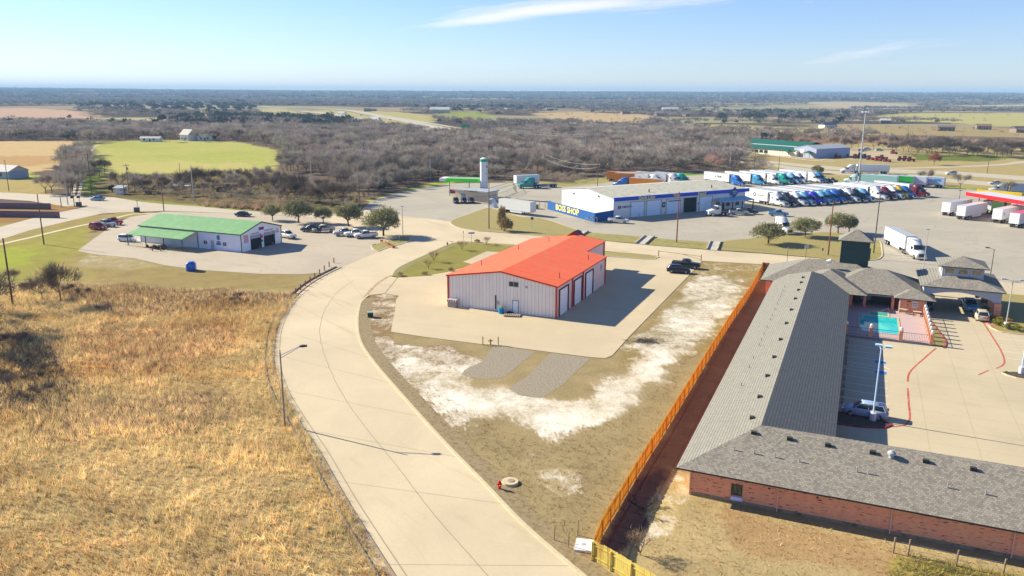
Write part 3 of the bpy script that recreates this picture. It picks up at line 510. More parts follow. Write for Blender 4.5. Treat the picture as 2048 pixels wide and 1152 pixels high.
rd = MB(); slab(rd, [(-12.6, 37.0, 5.9), (-10.4, 37.0, 7.5), (-10.4, 40.6, 7.5), (-12.6, 40.6, 5.9)][::-1]); slab(rd, [(-8.2, 37.0, 5.9), (-8.2, 40.6, 5.9), (-10.4, 40.6, 7.5), (-10.4, 37.0, 7.5)]); rd.face([(-12.5, 37.1, 5.9), (-8.3, 37.1, 5.9), (-10.4, 37.1, 7.4)]); rd.build('porch_gable', mat('dark_red_metal', col(150, 28, 30, 1.1), noise=.1, rough=.5), shop)
t = MB()
for y in (-.24, 38.2):
    for a, b in (((xr, zr) if y < 1 else (x4, z4), (-WD / 2, RZ + .04)), ((-WD / 2, RZ + .04), (-WD - .25, zr))): t.face([(a[0], y, a[1] - .22), (a[0], y, a[1] + .02), (b[0], y, b[1] + .02), (b[0], y, b[1] - .22)]); t.face([(a[0], y + .04, a[1] - .22), (b[0], y + .04, b[1] - .22), (b[0], y + .04, b[1] + .02), (a[0], y + .04, a[1] + .02)])
t.box(.25, .31, -.2, 26.2, zr - .2, zr + .01); t.box(-3.75, -3.69, 26.25, 38.2, z4 - .2, z4 + .01); t.box(-WD - .31, -WD - .25, -.2, 38.2, zr - .2, zr + .01); t.build('gutter', redtrim, shop)
for x, y in ((.0, -.06), (-WD, -.06), (.06, 7.4), (.06, 13.0), (.06, 26), (-3.9, 38)):
    MB().box(x - .12, x + .14, y - .1, y + .14, .02, (E0 if x > -1 or x < -10 else z4) - .12).build('corner_trim', redtrim, shop)
rolld = line_mat('white_rollup_door', col(226, 220, 224, .75), 'Z', .55, .12, vary=.03, rough=.5)
for y0, y1 in ((1.4, 5.2), (8.5, 12.2), (14.6, 18.4)):
    d = MB().box(.005, .05, y0, y1, .05, 4.3).build('roll_up_door', rolld, shop); MB().box(.004, .16, y1, y1 + .38, .03, 4.5).box(.004, .16, y0 - .3, y0, .03, 4.5).box(.004, .14, y0 - .3, y1 + .38, 4.31, 4.5).build('door_frame', mat('dark_red_frame', col(96, 34, 38, 1.1), noise=.1), d)
d = MB().box(.005, .05, 19.2, 20.2, .05, 2.15).build('side_door', white, shop); MB().box(.05, .1, 19.3, 19.36, 1, 1.14).build('handle', darkst, d)
d = MB().box(-7.55, -6.55, -.05, -.005, .05, 2.15).build('side_door', mat('blue_grey_door', col(196, 204, 222, .7), noise=.05), shop); f_ = MB().box(-7.62, -7.55, -.07, -.004, .03, 2.2).box(-6.55, -6.48, -.07, -.004, .03, 2.2).box(-7.62, -6.48, -.07, -.004, 2.16, 2.22).build('door_frame', darkst, d); MB().box(-6.72, -6.62, -.1, -.051, 1, 1.1).build('handle', darkst, d)
window(shop, -7.4, 0, 4.45, 1.7, .85, frame=palegrey); MB().box(-5.35, -4.95, -.06, -.005, 4.45, 4.8).build('vent_cover', palegrey, shop)
window(shop, .0, 23.5, 3.2, .8, 1.1, face='x+')
for y in (28.5, 31, 33.5): window(shop, -4, y, 1.6, 1.4, 1.7, face='x+', frame=redtrim)
for x, y in ((-1.2, 4.6), (-1.5, 20.5), (-16.8, 7.5), (-16.4, 23), (-13.2, 31)):
    z = E0 + sl * min(-x, WD + x) ; MB().tube((x, y, z), (x, y, z + .95), .07).build('vent_pipe', darkst, shop)
MB().box(-10.7, -10.5, -.14, -.01, .4, 2.7).build('conduit', darkst, shop); MB().box(-10.4, -10.1, -.2, -.01, 1.2, 1.75).build('meter_box', palegrey, shop)
def wl_(root, x, y):
    a = root.rotation_euler.z; return (root.location.x + x * math.cos(a) - y * math.sin(a), root.location.y + x * math.sin(a) + y * math.cos(a))
pl = empty('planter', wl_(shop, -18.2, -.7), -23.5, label='pale planter box with a red and white checked top at the workshop corner', cat='planter')
MB().box(-.75, .75, -.45, .35, 0, 1.05).build('box', mat('planter_concrete', col(190, 178, 170), noise=.15), pl); q = MB()
for i in range(8):
    for j in range(4): q.box(-.85 + i * .21, -.85 + i * .21 + .2, -.5 + j * .23, -.5 + j * .23 + .22, 1.06, 1.28 + .1 * ((i + j) % 2), (i + j) % 2)
q.build('flowers', [mat('red_flowers', col(226, 40, 60), noise=.2), white], pl)
bl = empty('barrel', wl_(shop, -9.2, -1.0), 0, label='blue plastic barrel with a yellow lid against the grey workshop wall', cat='barrel')
MB().tube((0, 0, 0), (0, 0, .5), .42, .45, 14).tube((0, 0, .5), (0, 0, 1.0), .45, .42, 14).build('drum', mat('blue_plastic', col(20, 140, 190, 1.1), rough=.5), bl); MB().tube((.1, .3, 1.0), (.1, .3, 1.2), .3, .3, 10).build('lid', mat('yellow_plastic', col(210, 180, 90)), bl)
pa = empty('pallet', wl_(shop, -6.9, -1.7), -8, label='flat wooden pallet stack lying below the workshop side door', cat='pallet'); q = MB()
for i in range(9): q.box(-1.3 + i * .3, -1.08 + i * .3, -.7, .7, .22, .27)
for y in (-.65, -.05, .55): q.box(-1.3, 1.32, y, y + .1, .06, .215)
q.build('boards', mat('weathered_boards', col(178, 160, 140), noise=.3), pa)
bb = empty('trash_bag', wl_(shop, -8.0, -.6), 0, label='heap of black bags between the blue barrel and the side door', cat='bag'); q = MB()
for i in range(5): q.loft([(-.3 + i * .16, .1, .02, .2), (-.1 + i * .16, .32, .02, .5 - .06 * i), (.25 + i * .16, .1, .02, .15)])
q.build('bags', black, bb, smooth=True)
ub = empty('utility_box', G(741, 634), 10, label='small dark green utility cabinet standing in the grass beside the street bend', cat='utility box'); MB().box(-.45, .45, -.35, .35, 0, .75).build('cabinet', mat('dark_green_paint', (.03, .06, .04)), ub); MB().box(-.5, .5, -.4, .4, .752, .86).build('lid', mat('pale_green', col(170, 186, 170)), ub)
st = empty('standpipe', G(981, 690), 0, label='pair of short yellowish posts with a pipe at the yard edge', cat='standpipe')
for x in (-1.1, 1.1): MB().tube((x, 0, 0), (x, 0, 1.25), .08).build('post', mat('straw_paint', col(190, 180, 110)), st)
MB().tube((0, 0, 0), (0, 0, .9), .11).tube((-.35, 0, .62), (.35, 0, .62), .08).build('valve', mat('straw_paint', col(190, 180, 110)), st)
# fire hydrant, manhole slab, cable box, brush heap
hy = empty('fire_hydrant', G(999, 979), 20, label='red fire hydrant in the grass beside the street', cat='hydrant'); rdp = mat('hydrant_red', col(200, 30, 24, 1.1), rough=.45)
MB().tube((0, 0, 0), (0, 0, .62), .14, .13, 12).tube((0, 0, .62), (0, 0, .74), .16, .16, 12).tube((0, 0, .74), (0, 0, .9), .14, .04, 12).tube((0, 0, 0), (0, 0, .06), .2, .2, 12).build('barrel', rdp, hy); MB().tube((-.26, 0, .52), (.26, 0, .52), .06, n=8).tube((0, -.28, .45), (0, 0, .45), .09, n=10).build('outlet', rdp, hy)
mh = empty('manhole_slab', G(1020, 966), 15, label='round pale concrete manhole slab next to the red hydrant', cat='manhole'); MB().tube((0, 0, 0), (0, 0, .22), .8, .76, 20).build('slab', kerbm, mh); MB().tube((.1, 0, .221), (.1, 0, .26), .33, .33, 16).build('cover', kerbd, mh)
cb = empty('ground_vault', G(1168, 1094), -12, label='white rectangular slab on the ground where the board fence turns', cat='vault'); MB().box(-.7, .7, -.85, .85, 0, .22).build('slab', mat('white_slab', col(246, 238, 232, 1.3), noise=.06), cb); MB().box(-.18, .08, -.1, .2, .221, .25).build('lid', palegrey, cb)
rb = empty('brush_heap', G(1288, 684), 0, label='grey heap of cut branches on the pale gravel beside the concrete yard', cat='brush heap'); q = MB()
for i in range(150):
    a = random.uniform(0, 6.28); x, y = random.gauss(0, 1.05), random.gauss(0, .45); q.tube((x, y, random.uniform(.02, .35)), (x + math.cos(a) * random.uniform(.4, 1.2), y + math.sin(a) * .4, random.uniform(.05, .6)), .035, .015, 4, caps=False)
q.build('branches', mat('grey_branches', col(126, 112, 100), noise=.3), rb)
gt = empty('pipe_gate', G(1317, 514), math.degrees(math.atan2(G(1402, 523)[1] - G(1317, 514)[1], G(1402, 523)[0] - G(1317, 514)[0])), label='thin brown pipe swing gate across the yard entrance behind the dark pickup', cat='gate'); gl = math.dist(G(1402, 523), G(1317, 514))
for x in (0, gl): MB().tube((x, 0, 0), (x, 0, 1.5), .1).build('post', mat('rust_pipe', col(150, 120, 84)), gt)
MB().tube((0, 0, 1.35), (gl, 0, 1.1), .05).build('rail', mat('rust_pipe', 0), gt); MB().tube((gl * .55, 0, 1.2), (gl, 0, .4), .04).build('brace', mat('rust_pipe', 0), gt)

# ------------------------------------------------------------------ motel
HO, HA = (14.77, 64.87), -23.5
def H(x, y, z=0.): a = R(HA); return (HO[0] + x * math.cos(a) - y * math.sin(a), HO[1] + x * math.sin(a) + y * math.cos(a), z)
mo = empty('motel', HO, HA, label='long L-shaped brick motel with grey shingle roofs and a dark green tower', cat='motel')
shX = brick_mat('shingles_across', col(190, 180, 162, 1.5), col(146, 138, 128, 1.5), col(138, 130, 120, 1.5), 'X', 2.5, .24, .20, big=.16, ms=.015)
shY = brick_mat('shingles_along', col(178, 174, 162, 1.5), col(160, 156, 144, 1.5), col(120, 116, 108, 1.5), 'Y', 2.5, .24, .30, big=.10, ms=.03)
fascia = mat('dark_fascia', col(66, 70, 64), noise=.2); brk = brick_mat('brick', col(220, 132, 92, .62), col(200, 108, 74, .62), col(186, 150, 130, .62), 'XY', 1, .24, .085, ms=.012, big=.12, dark=col(96, 58, 54, .7))
E1 = 2.8
r = MB().hip(-.1, 12.6, -.05, 84, E1); r.build('roof', [shX, shY, fascia], mo); MB().hip(0.02, 60, 0, 12.5, E1 - .004).build('roof', [shX, shY, fascia], mo)
MB().hip(-2.3, 20, 79.7, 94.4, E1 - .008).build('roof', [shX, shY, fascia], mo); MB().hip(8, 24.8, 76.8, 90.6, E1 - .012).build('roof', [shX, shY, fascia], mo); MB().hip(2.9, 15.3, 74.7, 88, E1 - .016).build('roof', [shX, shY, fascia], mo)
MB().hip(19.3, 25.5, 75.4, 80.6, E1 - .02).build('roof', [shX, shY, fascia], mo)
wz = E1 - .16
w = MB().prism([(1.0, .9), (59, .9), (59, 11.6), (11.4, 11.6), (11.4, 76), (1.0, 76)], 0, wz); w.build('wall', brk, mo)
w = MB().box(-1.4, 14.6, 80.7, 93.4, 0, wz - .01).box(.6, 12.4, 74.95, 80.69, 0, wz - .015).box(12.6, 24, 80.2, 89.8, 0, wz - .02).box(20.2, 24.1, 76.3, 80.19, 0, wz - .025); w.build('lobby_wall', brk, mo)
MB().box(1.15, 58, .86, .898, .03, .32).build('foundation', kerbd, mo)
cr = mat('cream_frame', col(200, 190, 160))
f_ = window(mo, 5.1, .9, .78, .95, 1.05, frame=darkst, pane=mat('curtained_glass', col(110, 120, 84, 1.5), rough=.2, spec=.5, c2=col(60, 60, 60), thr=(.45, .55))); MB().box(4.65, 5.65, .72, .899, .34, .68).build('air_conditioner', mat('pale_blue_grey', col(196, 202, 236, .9), noise=.05), mo)
for x in (1.05, 8.55, 17.4, 26, 35):
    MB().box(x - .05, x + .05, .76, .86, .05, wz - .02).build('downspout', mat('tan_downspout', col(190, 150, 134, .7)), mo)
for x in (7.7, 11.6): MB().box(x, x + .16, .84, .899, 1.95, 2.08).build('wall_vent', darkst, mo)
MB().tube((-.9, 81.2, 0), (-.9, 81.2, wz), .06).build('downspout', mat('tan_downspout', 0), mo)
# east side doors and windows under the eave
for i, y in enumerate(np.arange(16, 72, 4.0)):
    d = MB().box(11.402, 11.45, y, y + .95, .05, 2.1).build('room_door', mat('motel_door', col(70, 90, 96)), mo); MB().box(11.45, 11.49, y + .8, y + .86, 1, 1.1).build('handle', steel, d); window(mo, 11.4, y + 2.2, .8, 1.3, 1.25, face='x+', frame=darkst)
# vents: louvred boxes near the ridge, plumbing pipes low on the slope
def slz(x): return E1 + .43 * min(x + .1, 12.6 - x)
for y in (8.3, 14.2, 21, 28, 35.5, 43.5, 51, 58, 64, 69.6, 73.6): MB().box(4.95, 5.35, y, y + .45, slz(4.95) - .05, slz(5.3) + .16).build('roof_vent', fascia, mo)
for y in (20, 26.5, 30.2, 35.7, 38, 41, 44.5, 48.5, 51, 54.5, 58, 60.3, 62.8, 64.8, 67.0, 70): MB().tube((2.6, y, slz(2.6) - .1), (2.6, y, slz(2.6) + .38), .06, n=8).build('vent_pipe', steel, mo)
def slzy(y): return E1 + .43 * min(y, 12.5 - y)
for x in (5.5, 8.6, 11.8, 15.4, 19.5, 23): MB().box(x, x + .5, 4.95, 5.3, slzy(4.95) - .05, slzy(5.3) + .16).build('roof_vent', fascia, mo)
for x in (4.4, 6.1, 7.9, 9.9, 14.5, 15.4, 21.3, 24): MB().tube((x, 2.9, slzy(2.9) - .1), (x, 2.9, slzy(2.9) + .42), .05, n=8).build('vent_pipe', steel, mo)
tv = MB(); z = slzy(5.1); tv.tube((17.1, 5.0, z - .1), (17.1, 5.0, z + .22), .2, .2, 12).tube((17.1, 5.0, z + .22), (17.1, 5.0, z + .42), .32, .34, 14).tube((17.1, 5.0, z + .42), (17.1, 5.0, z + .6), .34, .12, 14); tv.build('turbine_vent', palegrey, mo)
MB().tube((8.6, 84.5, 5.2), (8.6, 84.5, 6.3), .06).tube((8.3, 84.5, 6.1), (9.0, 84.5, 6.35), .3, .34, 10).build('satellite_dish', white, mo)
# tower
grn = line_mat('dark_green_siding', col(44, 66, 62, .8), 'Z', .3, .15, vary=.05)
MB().box(10.4, 15.0, 86.6, 91.0, 2.9, 9.75).build('tower', grn, mo)
MB().hip(9.8, 15.6, 86.0, 91.6, 9.86, z1=11.6).build('tower_roof', [shX, shY, fascia], mo)
for x in (10.35, 15.0): MB().box(x, x + .06, 86.52, 86.64, 2.95, 9.7).build('corner_trim', mat('pale_teal_trim', col(120, 150, 140)), mo)
MB().box(15.05, 15.3, 88, 89, 6.2, 8.3).build('louvre', fascia, mo)
# lobby front seen from the pool: recess, openings, sign board
MB().box(12.7, 19.9, 80.13, 80.19, .06, 2.5).build('recess_glazing', mat('recess_dark', (.02, .016, .02), rough=.3), mo)
window(mo, 15.2, 80.13, .9, 1.5, 1.3, frame=steel, pane=mat('sky_glass', (.12, .22, .26), rough=.1, spec=.7))
for x in (12.9, 15.0, 19.3): MB().box(x - .22, x + .22, 77.3, 77.7, 0, wz).build('porch_pillar', brk, mo)
MB().box(12.6, 20.2, 77.25, 77.75, wz - .28, wz - .03).build('porch_beam', palegrey, mo)
MB().box(22.1, 23.0, 76.22, 76.29, 1.2, 2.3).build('notice_board', white, mo); MB().box(22.2, 22.9, 76.205, 76.218, 1.9, 1.98).box(22.2, 22.9, 76.205, 76.218, 1.6, 1.66).build('notice_lettering', darkst, mo)
MB().box(21.3, 21.9, 76.2, 76.29, 2.1, 2.25).build('lamp_box', darkst, mo); MB().box(10.0, 11.0, 74.9, 74.94, 1.6, 2.0).build('small_sign', palegrey, mo); MB().tube((20.3, 76.15, .1), (20.3, 76.15, 2.6), .05).build('downspout', white, mo)

# porch canopy over the motel drive
pc = empty('entrance_canopy', HO, HA, label='motel drive-through canopy with a shingled roof and a glazed cupola', cat='canopy'); cg = mat('canopy_grey', col(160, 164, 176, .85), noise=.06)
MB().hip(23.1, 35.4, 78.2, 93.0, 4.6, z1=6.3).build('roof', [shX, shY, fascia], pc)
w = MB()
for y in (78.7, 92.2):
    P1 = [(23.7, 4.44), (23.7, 2.9)] + [(23.9 + 9.7 * i / 14, 3.0 + .9 * math.sin(math.pi * i / 14)) for i in range(15)] + [(33.8, 2.7), (34.9, 2.7), (34.9, 4.44)]
    n = len(P1); w.face([(x, y, z) for x, z in P1]); w.face([(x, y + .3, z) for x, z in P1][::-1])
    for i in range(n): a, b = P1[i], P1[(i + 1) % n]; w.face([(a[0], y, a[1]), (a[0], y + .3, a[1]), (b[0], y + .3, b[1]), (b[0], y, b[1])])
w.box(23.7, 24.0, 79.01, 92.19, 3.6, 4.44).box(34.6, 34.9, 79.01, 92.19, 3.6, 4.44); w.build('arched_beam', cg, pc)
for x, y in ((34.5, 78.9), (34.5, 85.2), (34.5, 92.3)): MB().box(x - .5, x + .5, y - .45, y + .45, 0, 2.66).build('pillar', brk, pc)
for x, y in ((24.1, 78.9), (24.1, 92.3)): MB().box(x - .3, x + .3, y - .3, y + .3, 0, 2.88).build('pillar', cg, pc)
MB().box(26.4, 32.5, 82.6, 88.8, 5.1, 7.3).build('cupola', cg, pc); MB().hip(25.7, 33.2, 81.9, 89.5, 7.45, pitch=.33).build('cupola_roof', [shX, shY, fascia], pc)
tang = mat('amber_glass', col(150, 130, 90), rough=.15, spec=.6, c2=col(206, 186, 140), thr=(.4, .6), noise=.2)
for x in (27.5, 29.45, 31.4): window(pc, x, 82.6, 6.1, 1.5, .95, frame=white, pane=tang, mull=0)
for y in (84, 87.2): window(pc, 26.4, y, 6.1, 1.5, .95, face='x-', frame=white, pane=tang, mull=0)

# motel grounds
flat('motel_lot', [H(x, y)[:2] for x, y in ((11.4, 11.6), (80, 11.6), (80, 110), (31, 110), (24, 108), (12.6, 96), (12.6, 74))], .055, conc2)
flat('pool_deck', [H(x, y)[:2] for x, y in ((11.4, 58.8), (23.9, 58.8), (23.9, 80.5), (11.4, 80.5))], .30, mat('pink_deck', col(232, 196, 182), noise=.15, scale=.8, c2=col(214, 190, 190), thr=(.4, .6)))
k = MB().box(11.4, 24.1, 58.6, 58.8, .0, .30).box(23.9, 24.1, 58.8, 76.2, 0, .30); k = k.build('deck_edge', mat('grey_edge', col(150, 152, 160)), kind='structure'); k.location = (*HO, 0); k.rotation_euler = (0, 0, R(HA))
verge = [H(x, y)[:2] for x, y in ((24.1, 58.6), (25.8, 58.9), (26.2, 62), (25.4, 69), (24.4, 76.2), (24.1, 76.2))]; flat('grass_verge', verge, .16, lawnt)
kk = MB(); ribbon(kk, catmull([H(x, y)[:2] for x, y in ((25.7, 58.2), (26.2, 62), (25.4, 69), (24.5, 77), (24.2, 84))], 1), 0, .25, 0, .17); kk.build('red_kerb', redp, kind='structure')
po = empty('swimming_pool', HO, HA, label='turquoise swimming pool with a small square spa beside the motel', cat='pool'); wat = mat('pool_water', col(30, 190, 196, 1.05), rough=.06, spec=.6, noise=.08, scale=.5, c2=col(70, 214, 200, 1.05), thr=(.4, .6), bump=.03)
MB().prism([(14.5, 61.9), (19.9, 61.9), (19.9, 71.6), (14.5, 71.6)], .305, .325).build('water', wat, po); MB().prism([(15.9, 72.0), (18.6, 72.0), (18.6, 74.3), (15.9, 74.3)], .305, .33).build('spa', mat('spa_water', col(60, 190, 170, 1.05), rough=.08, spec=.6), po)
q = MB()
for x0, x1, y0, y1 in ((14.2, 20.2, 61.6, 71.95), (15.65, 18.85, 71.96, 74.6)): q.box(x0, x1, y0, y0 + .28, .302, .36).box(x0, x1, y1 - .28, y1, .302, .36).box(x0, x0 + .28, y0 + .281, y1 - .281, .302, .36).box(x1 - .28, x1, y0 + .281, y1 - .281, .302, .36)
q.build('coping', kerbm, po); MB().tube((18.7, 74.9, .3), (18.7, 74.9, 1.1), .03).tube((18.7, 74.9, 1.1), (17.3, 73.4, .6), .03).build('handrail', steel, po)
pf = empty('pool_fence', HO, HA, label='pool fence of brick posts topped with white globe lamps and dark railings', cat='fence'); globe = mat('white_globe', col(250, 246, 240, 1.2), rough=.3, noise=.03)
posts = [(24.0, y) for y in np.linspace(59.0, 83.6, 12)] + [(x, 59.0) for x in (12.6, 16.0, 20.0)]
for x, y in posts:
    p = MB().box(x - .26, x + .26, y - .26, y + .26, .02, 1.75).build('brick_post', brk, pf); gb = MB()
    gb.loft([(-.24, .08, -.08, .08), (-.17, .17, -.17, .17), (0, .24, -.24, .24), (.17, .17, -.17, .17), (.24, .08, -.08, .08)]); g = gb.build('globe', globe, p, smooth=True); g.location = (x, y, 2.05)
    MB().tube((x, y, 1.75), (x, y, 1.88), .08, n=8).build('lamp_neck', darkst, p)
def rail(parent, a, b, z0=.45, z1=1.55, n=18, m=darkst, name='railing', r=.03):
    q = MB(); a, b = Vector((*a, 0)), Vector((*b, 0))
    for z in (z0, z1): q.tube(a + Vector((0, 0, z)), b + Vector((0, 0, z)), r, n=4)
    for i in range(n + 1): p = a.lerp(b, i / n); q.tube(p + Vector((0, 0, z0)), p + Vector((0, 0, z1)), r * .55, n=4, caps=False)
    return q.build(name, m, parent)
for i in range(11): rail(pf, (24, posts[i][1] + .26), (24, posts[i + 1][1] - .26), n=10)
for a, b in ((11.5, 12.3), (12.86, 15.7), (16.26, 19.7), (20.26, 23.7)): rail(pf, (a, 59), (b, 59), n=16)
def furniture(loc, lab, cat, rz):
    e = empty(cat.replace(' ', '_'), loc, rz, label=lab, cat=cat); MB().box(-.6, .6, -.35, .35, .68, .74).build('top', kerbm, e)
    for x, y in ((-.5, -.28), (.5, -.28), (.5, .28), (-.5, .28)): MB().tube((x, y, 0), (x, y, .675), .04).build('leg', darkst, e)
furniture(H(22.9, 74.6, .3), 'pale patio table at the brick wall corner by the pool', 'patio table', -23.5); furniture(H(20.9, 75.4, .3), 'small dark legged table under the white notice board', 'patio table', -40)
# parking lines, wheel stops, blue spaces
def strip(p, q, w, z, m, name='parking_line'):
    a, b = H(*p)[:2], H(*q)[:2]; k = MB(); ribbon(k, [a, b], -w / 2, w / 2, z); return k.build(name, m, kind='structure')
k = MB(); ys = [57.2, 54.4, 51.6, 48.9, 43.2, 40.4, 37.6, 34.8, 32.0, 29.2]
for y in ys: ribbon(k, [H(12.9, y)[:2], H(18.0, y - .3)[:2]], -.09, .09, .062)
for i in range(6): ribbon(k, [H(12.9 + i * .9, 46.3 - .2)[:2], H(13.9 + i * .9, 45.0)[:2]], -.08, .08, .062)
for y in (46.3, 44.6): ribbon(k, [H(12.9, y)[:2], H(18.0, y - .3)[:2]], -.08, .08, .062)
for y in (67, 63.6, 60.2, 56.8, 40, 36.6, 31): ribbon(k, [H(33.2, y)[:2], H(39, y)[:2]], -.06, .06, .062)
k.build('parking_lines', wpaint, kind='structure')
for i, y in enumerate((48.4, 43.9)): flat('blue_space_marking', [H(a, b)[:2] for a, b in ((16.6, y), (17.9, y - .1), (17.9, y - 1.2), (16.6, y - 1.1))], .066, bluep)
ws = None; wlab = ['wheel stop nearest the pool in the shaded motel bay'] + ['grey wheel stop in the row of shaded bays beside the motel'] * 20
for i, y in enumerate([55.9, 53.0, 50.2, 47.4, 45.4, 41.8, 39, 36.2, 33.4, 30.6]):
    if ws is None: ws = empty('wheel_stop', H(13.0, y), HA, group='concrete wheel stops along the motel wing'); MB().prism([(-.09, -.9), (.09, -.9), (.09, .9), (-.09, .9)], .05, .19).build('bar', kerbd, ws); c = ws
    else: c = copy_tree(ws); c.location = H(13.0, y)
    c['label'] = 'concrete wheel stop at the head of a shaded parking bay along the motel'; c['category'] = 'wheel stop'
lm = MB()
for ln in ([(24.6, 57.9), (23.2, 53.5), (20.8, 45.5), (20.3, 41)], [(20.2, 38.5), (20.1, 33), (20.0, 28), (19.4, 25.8), (18.0, 24.7)], [(32.4, 77), (32.7, 68), (32.9, 60), (32.5, 54.2), (31.2, 51.4)], [(30.2, 50.2), (28.8, 47.6)]):
    ribbon(lm, catmull([H(*p)[:2] for p in ln], .8), -.11, .11, .064)
lm.build('red_lane_line', redp, kind='structure')
isl = catmull([H(*p)[:2] for p in ((11.6, 23.2), (15, 23.3), (17.4, 24.2), (18.0, 25.2), (17.2, 26.0), (14.5, 26.3), (11.6, 26.4))], 1.); flat('island_bed', isl, .12, mat('dark_mulch', col(92, 82, 70), noise=.4, scale=3)); kk = MB(); ribbon(kk, isl, 0, -.2, 0, .18); kk.build('red_kerb', mat('dark_red_kerb', col(170, 34, 60), noise=.3, c2=col(210, 80, 60), thr=(.5, .6)), kind='structure')
isl = catmull([H(*p)[:2] for p in ((31.6, 49.6), (33.5, 51.0), (37, 51.2), (40, 50), (40, 47.5), (36, 47.4), (33, 48))], 1., closed=True); flat('island_bed', isl, .12, MATS['dark_mulch']); kk = MB(); ribbon(kk, isl + isl[:2], 0, -.25, 0, .18); kk.build('kerb', kerbm, kind='structure')
bed = [H(*p)[:2] for p in ((33.2, 74.4), (34.0, 71.2), (40, 70.6), (60, 70.4), (60, 100), (38, 99), (35.5, 92), (35.5, 78))]; flat('garden_bed', bed, .09, lawnt); kk = MB(); ribbon(kk, catmull(bed[:3] + bed[3:4], 1.5), 0, -.25, 0, .17); kk.build('kerb', kerbm, kind='structure')
kk = MB(); ribbon(kk, catmull([H(*p)[:2] for p in ((32.5, 78.4), (33.0, 75), (33.7, 71.6), (34.5, 70.6))], .8), 0, .3, 0, .15); kk.build('red_kerb', redp, kind='structure')

# board fence between the plot and the motel
FB = [G(*p) for p in ((1187, 1118), (1202, 1076), (1237, 1018), (1271, 959), (1302, 909), (1317, 886), (1453, 661), (1502, 587), (1526, 540))]
orng = mat('cedar_boards', (.86, .55, .10), noise=.45, scale=2.2, c2=(.60, .30, .05), thr=(.45, .6), stretch=(1, 1, .12), rough=.8, transl=.5); yel = mat('sunlit_cedar_boards', col(206, 186, 96, 1.0), noise=.3, scale=2.2, c2=col(180, 140, 60, 1.1), thr=(.5, .62), stretch=(1, 1, .12), rough=.8)  # the yellow boards are a lit copy, sunlight put into their colour
def board_fence(pts, lab, m, hgt=1.75, name='board_fence'):
    root = empty(name, (*pts[0], 0), label=lab, cat='fence'); line = catmull([(p[0] - pts[0][0], p[1] - pts[0][1]) for p in pts], 2.35); rnd = random.Random(3)
    for i in range(len(line) - 1):
        a, b = np.array(line[i]), np.array(line[i + 1]); d = b - a; L_ = np.linalg.norm(d); t = d / L_; n = np.array([-t[1], t[0]]); q = MB(); k = max(1, int(L_ / .19))
        for j in range(k):
            p0, p1 = a + d * (j + .04) / k, a + d * (j + .95) / k; hh = hgt + rnd.uniform(-.05, .05); o = n * rnd.uniform(0, .012)
            q.prism([tuple(p0 + o), tuple(p1 + o), tuple(p1 + n * .022 + o), tuple(p0 + n * .022 + o)], .04, hh)
        q.build('panel', m, root)
        c = a - n * .08; MB().box(c[0] - .05, c[0] + .05, c[1] - .05, c[1] + .05, 0, hgt - .1).build('post', m, root)
        if i == 0 or True: q = MB(); [q.prism([tuple(a - n * .05), tuple(b - n * .05), tuple(b - n * .012), tuple(a - n * .012)], z, z + .09) for z in (.35, 1.35)]; q.build('rail', m, root)
    return root
board_fence(FB, 'long orange wooden board fence running up between the dry plot and the motel', orng)
board_fence([G(1185, 1121), G(1222, 1141), G(1262, 1166), G(1330, 1208), G(1420, 1262)], 'wooden board fence crossing the bottom of the picture, coloured yellow as if sunlit', yel, name='board_fence')
board_fence([G(1524, 541), G(1538, 543)], 'short reddish brown end panel of the board fence at the far street', mat('red_brown_boards', col(150, 92, 70), noise=.3))

# ------------------------------------------------------------------ vehicles
def paint(name, c, k=1.35): return MATS.get('paint_' + name) or mat('paint_' + name, col(*c, k), rough=.32, spec=.5, noise=.05, scale=.6)
PW = paint('white', (244, 244, 242)); PB = paint('bright_blue', (30, 110, 200)); PN = paint('navy', (40, 56, 92)); PR = paint('royal_blue', (40, 40, 190)); PT = paint('teal', (10, 160, 150)); PLB = paint('sky_blue', (60, 150, 200))
PY = paint('yellow', (236, 196, 20)); PM = paint('maroon', (110, 20, 44)); PG = paint('mint', (176, 206, 200)); PGR = paint('green', (30, 170, 70)); PO = paint('orange', (232, 140, 20)); PRD = paint('red', (190, 24, 40)); PK = paint('black', (30, 32, 40)); PSI = paint('silver', (196, 200, 204)); PDB = paint('dark_blue', (30, 40, 62)); PPB = paint('powder_blue', (120, 180, 220)); PCH = paint('champagne', (222, 206, 180)); PLIM = paint('lime', (120, 220, 60)); PPK = paint('pink', (226, 90, 120))
def wheel(parent, x, y, r=.36, w=.22, s=1, name='wheel', rimm=None):
    y0, y1 = (y - w * s, y) ; o = MB().tube((x, y0, r), (x, y1, r), r, n=14).build(name, black, parent); MB().tube((x, y1 - .01 * s, r), (x, y1 + .015 * s, r), r * .58, n=10).build('rim', rimm or steel, o); return o
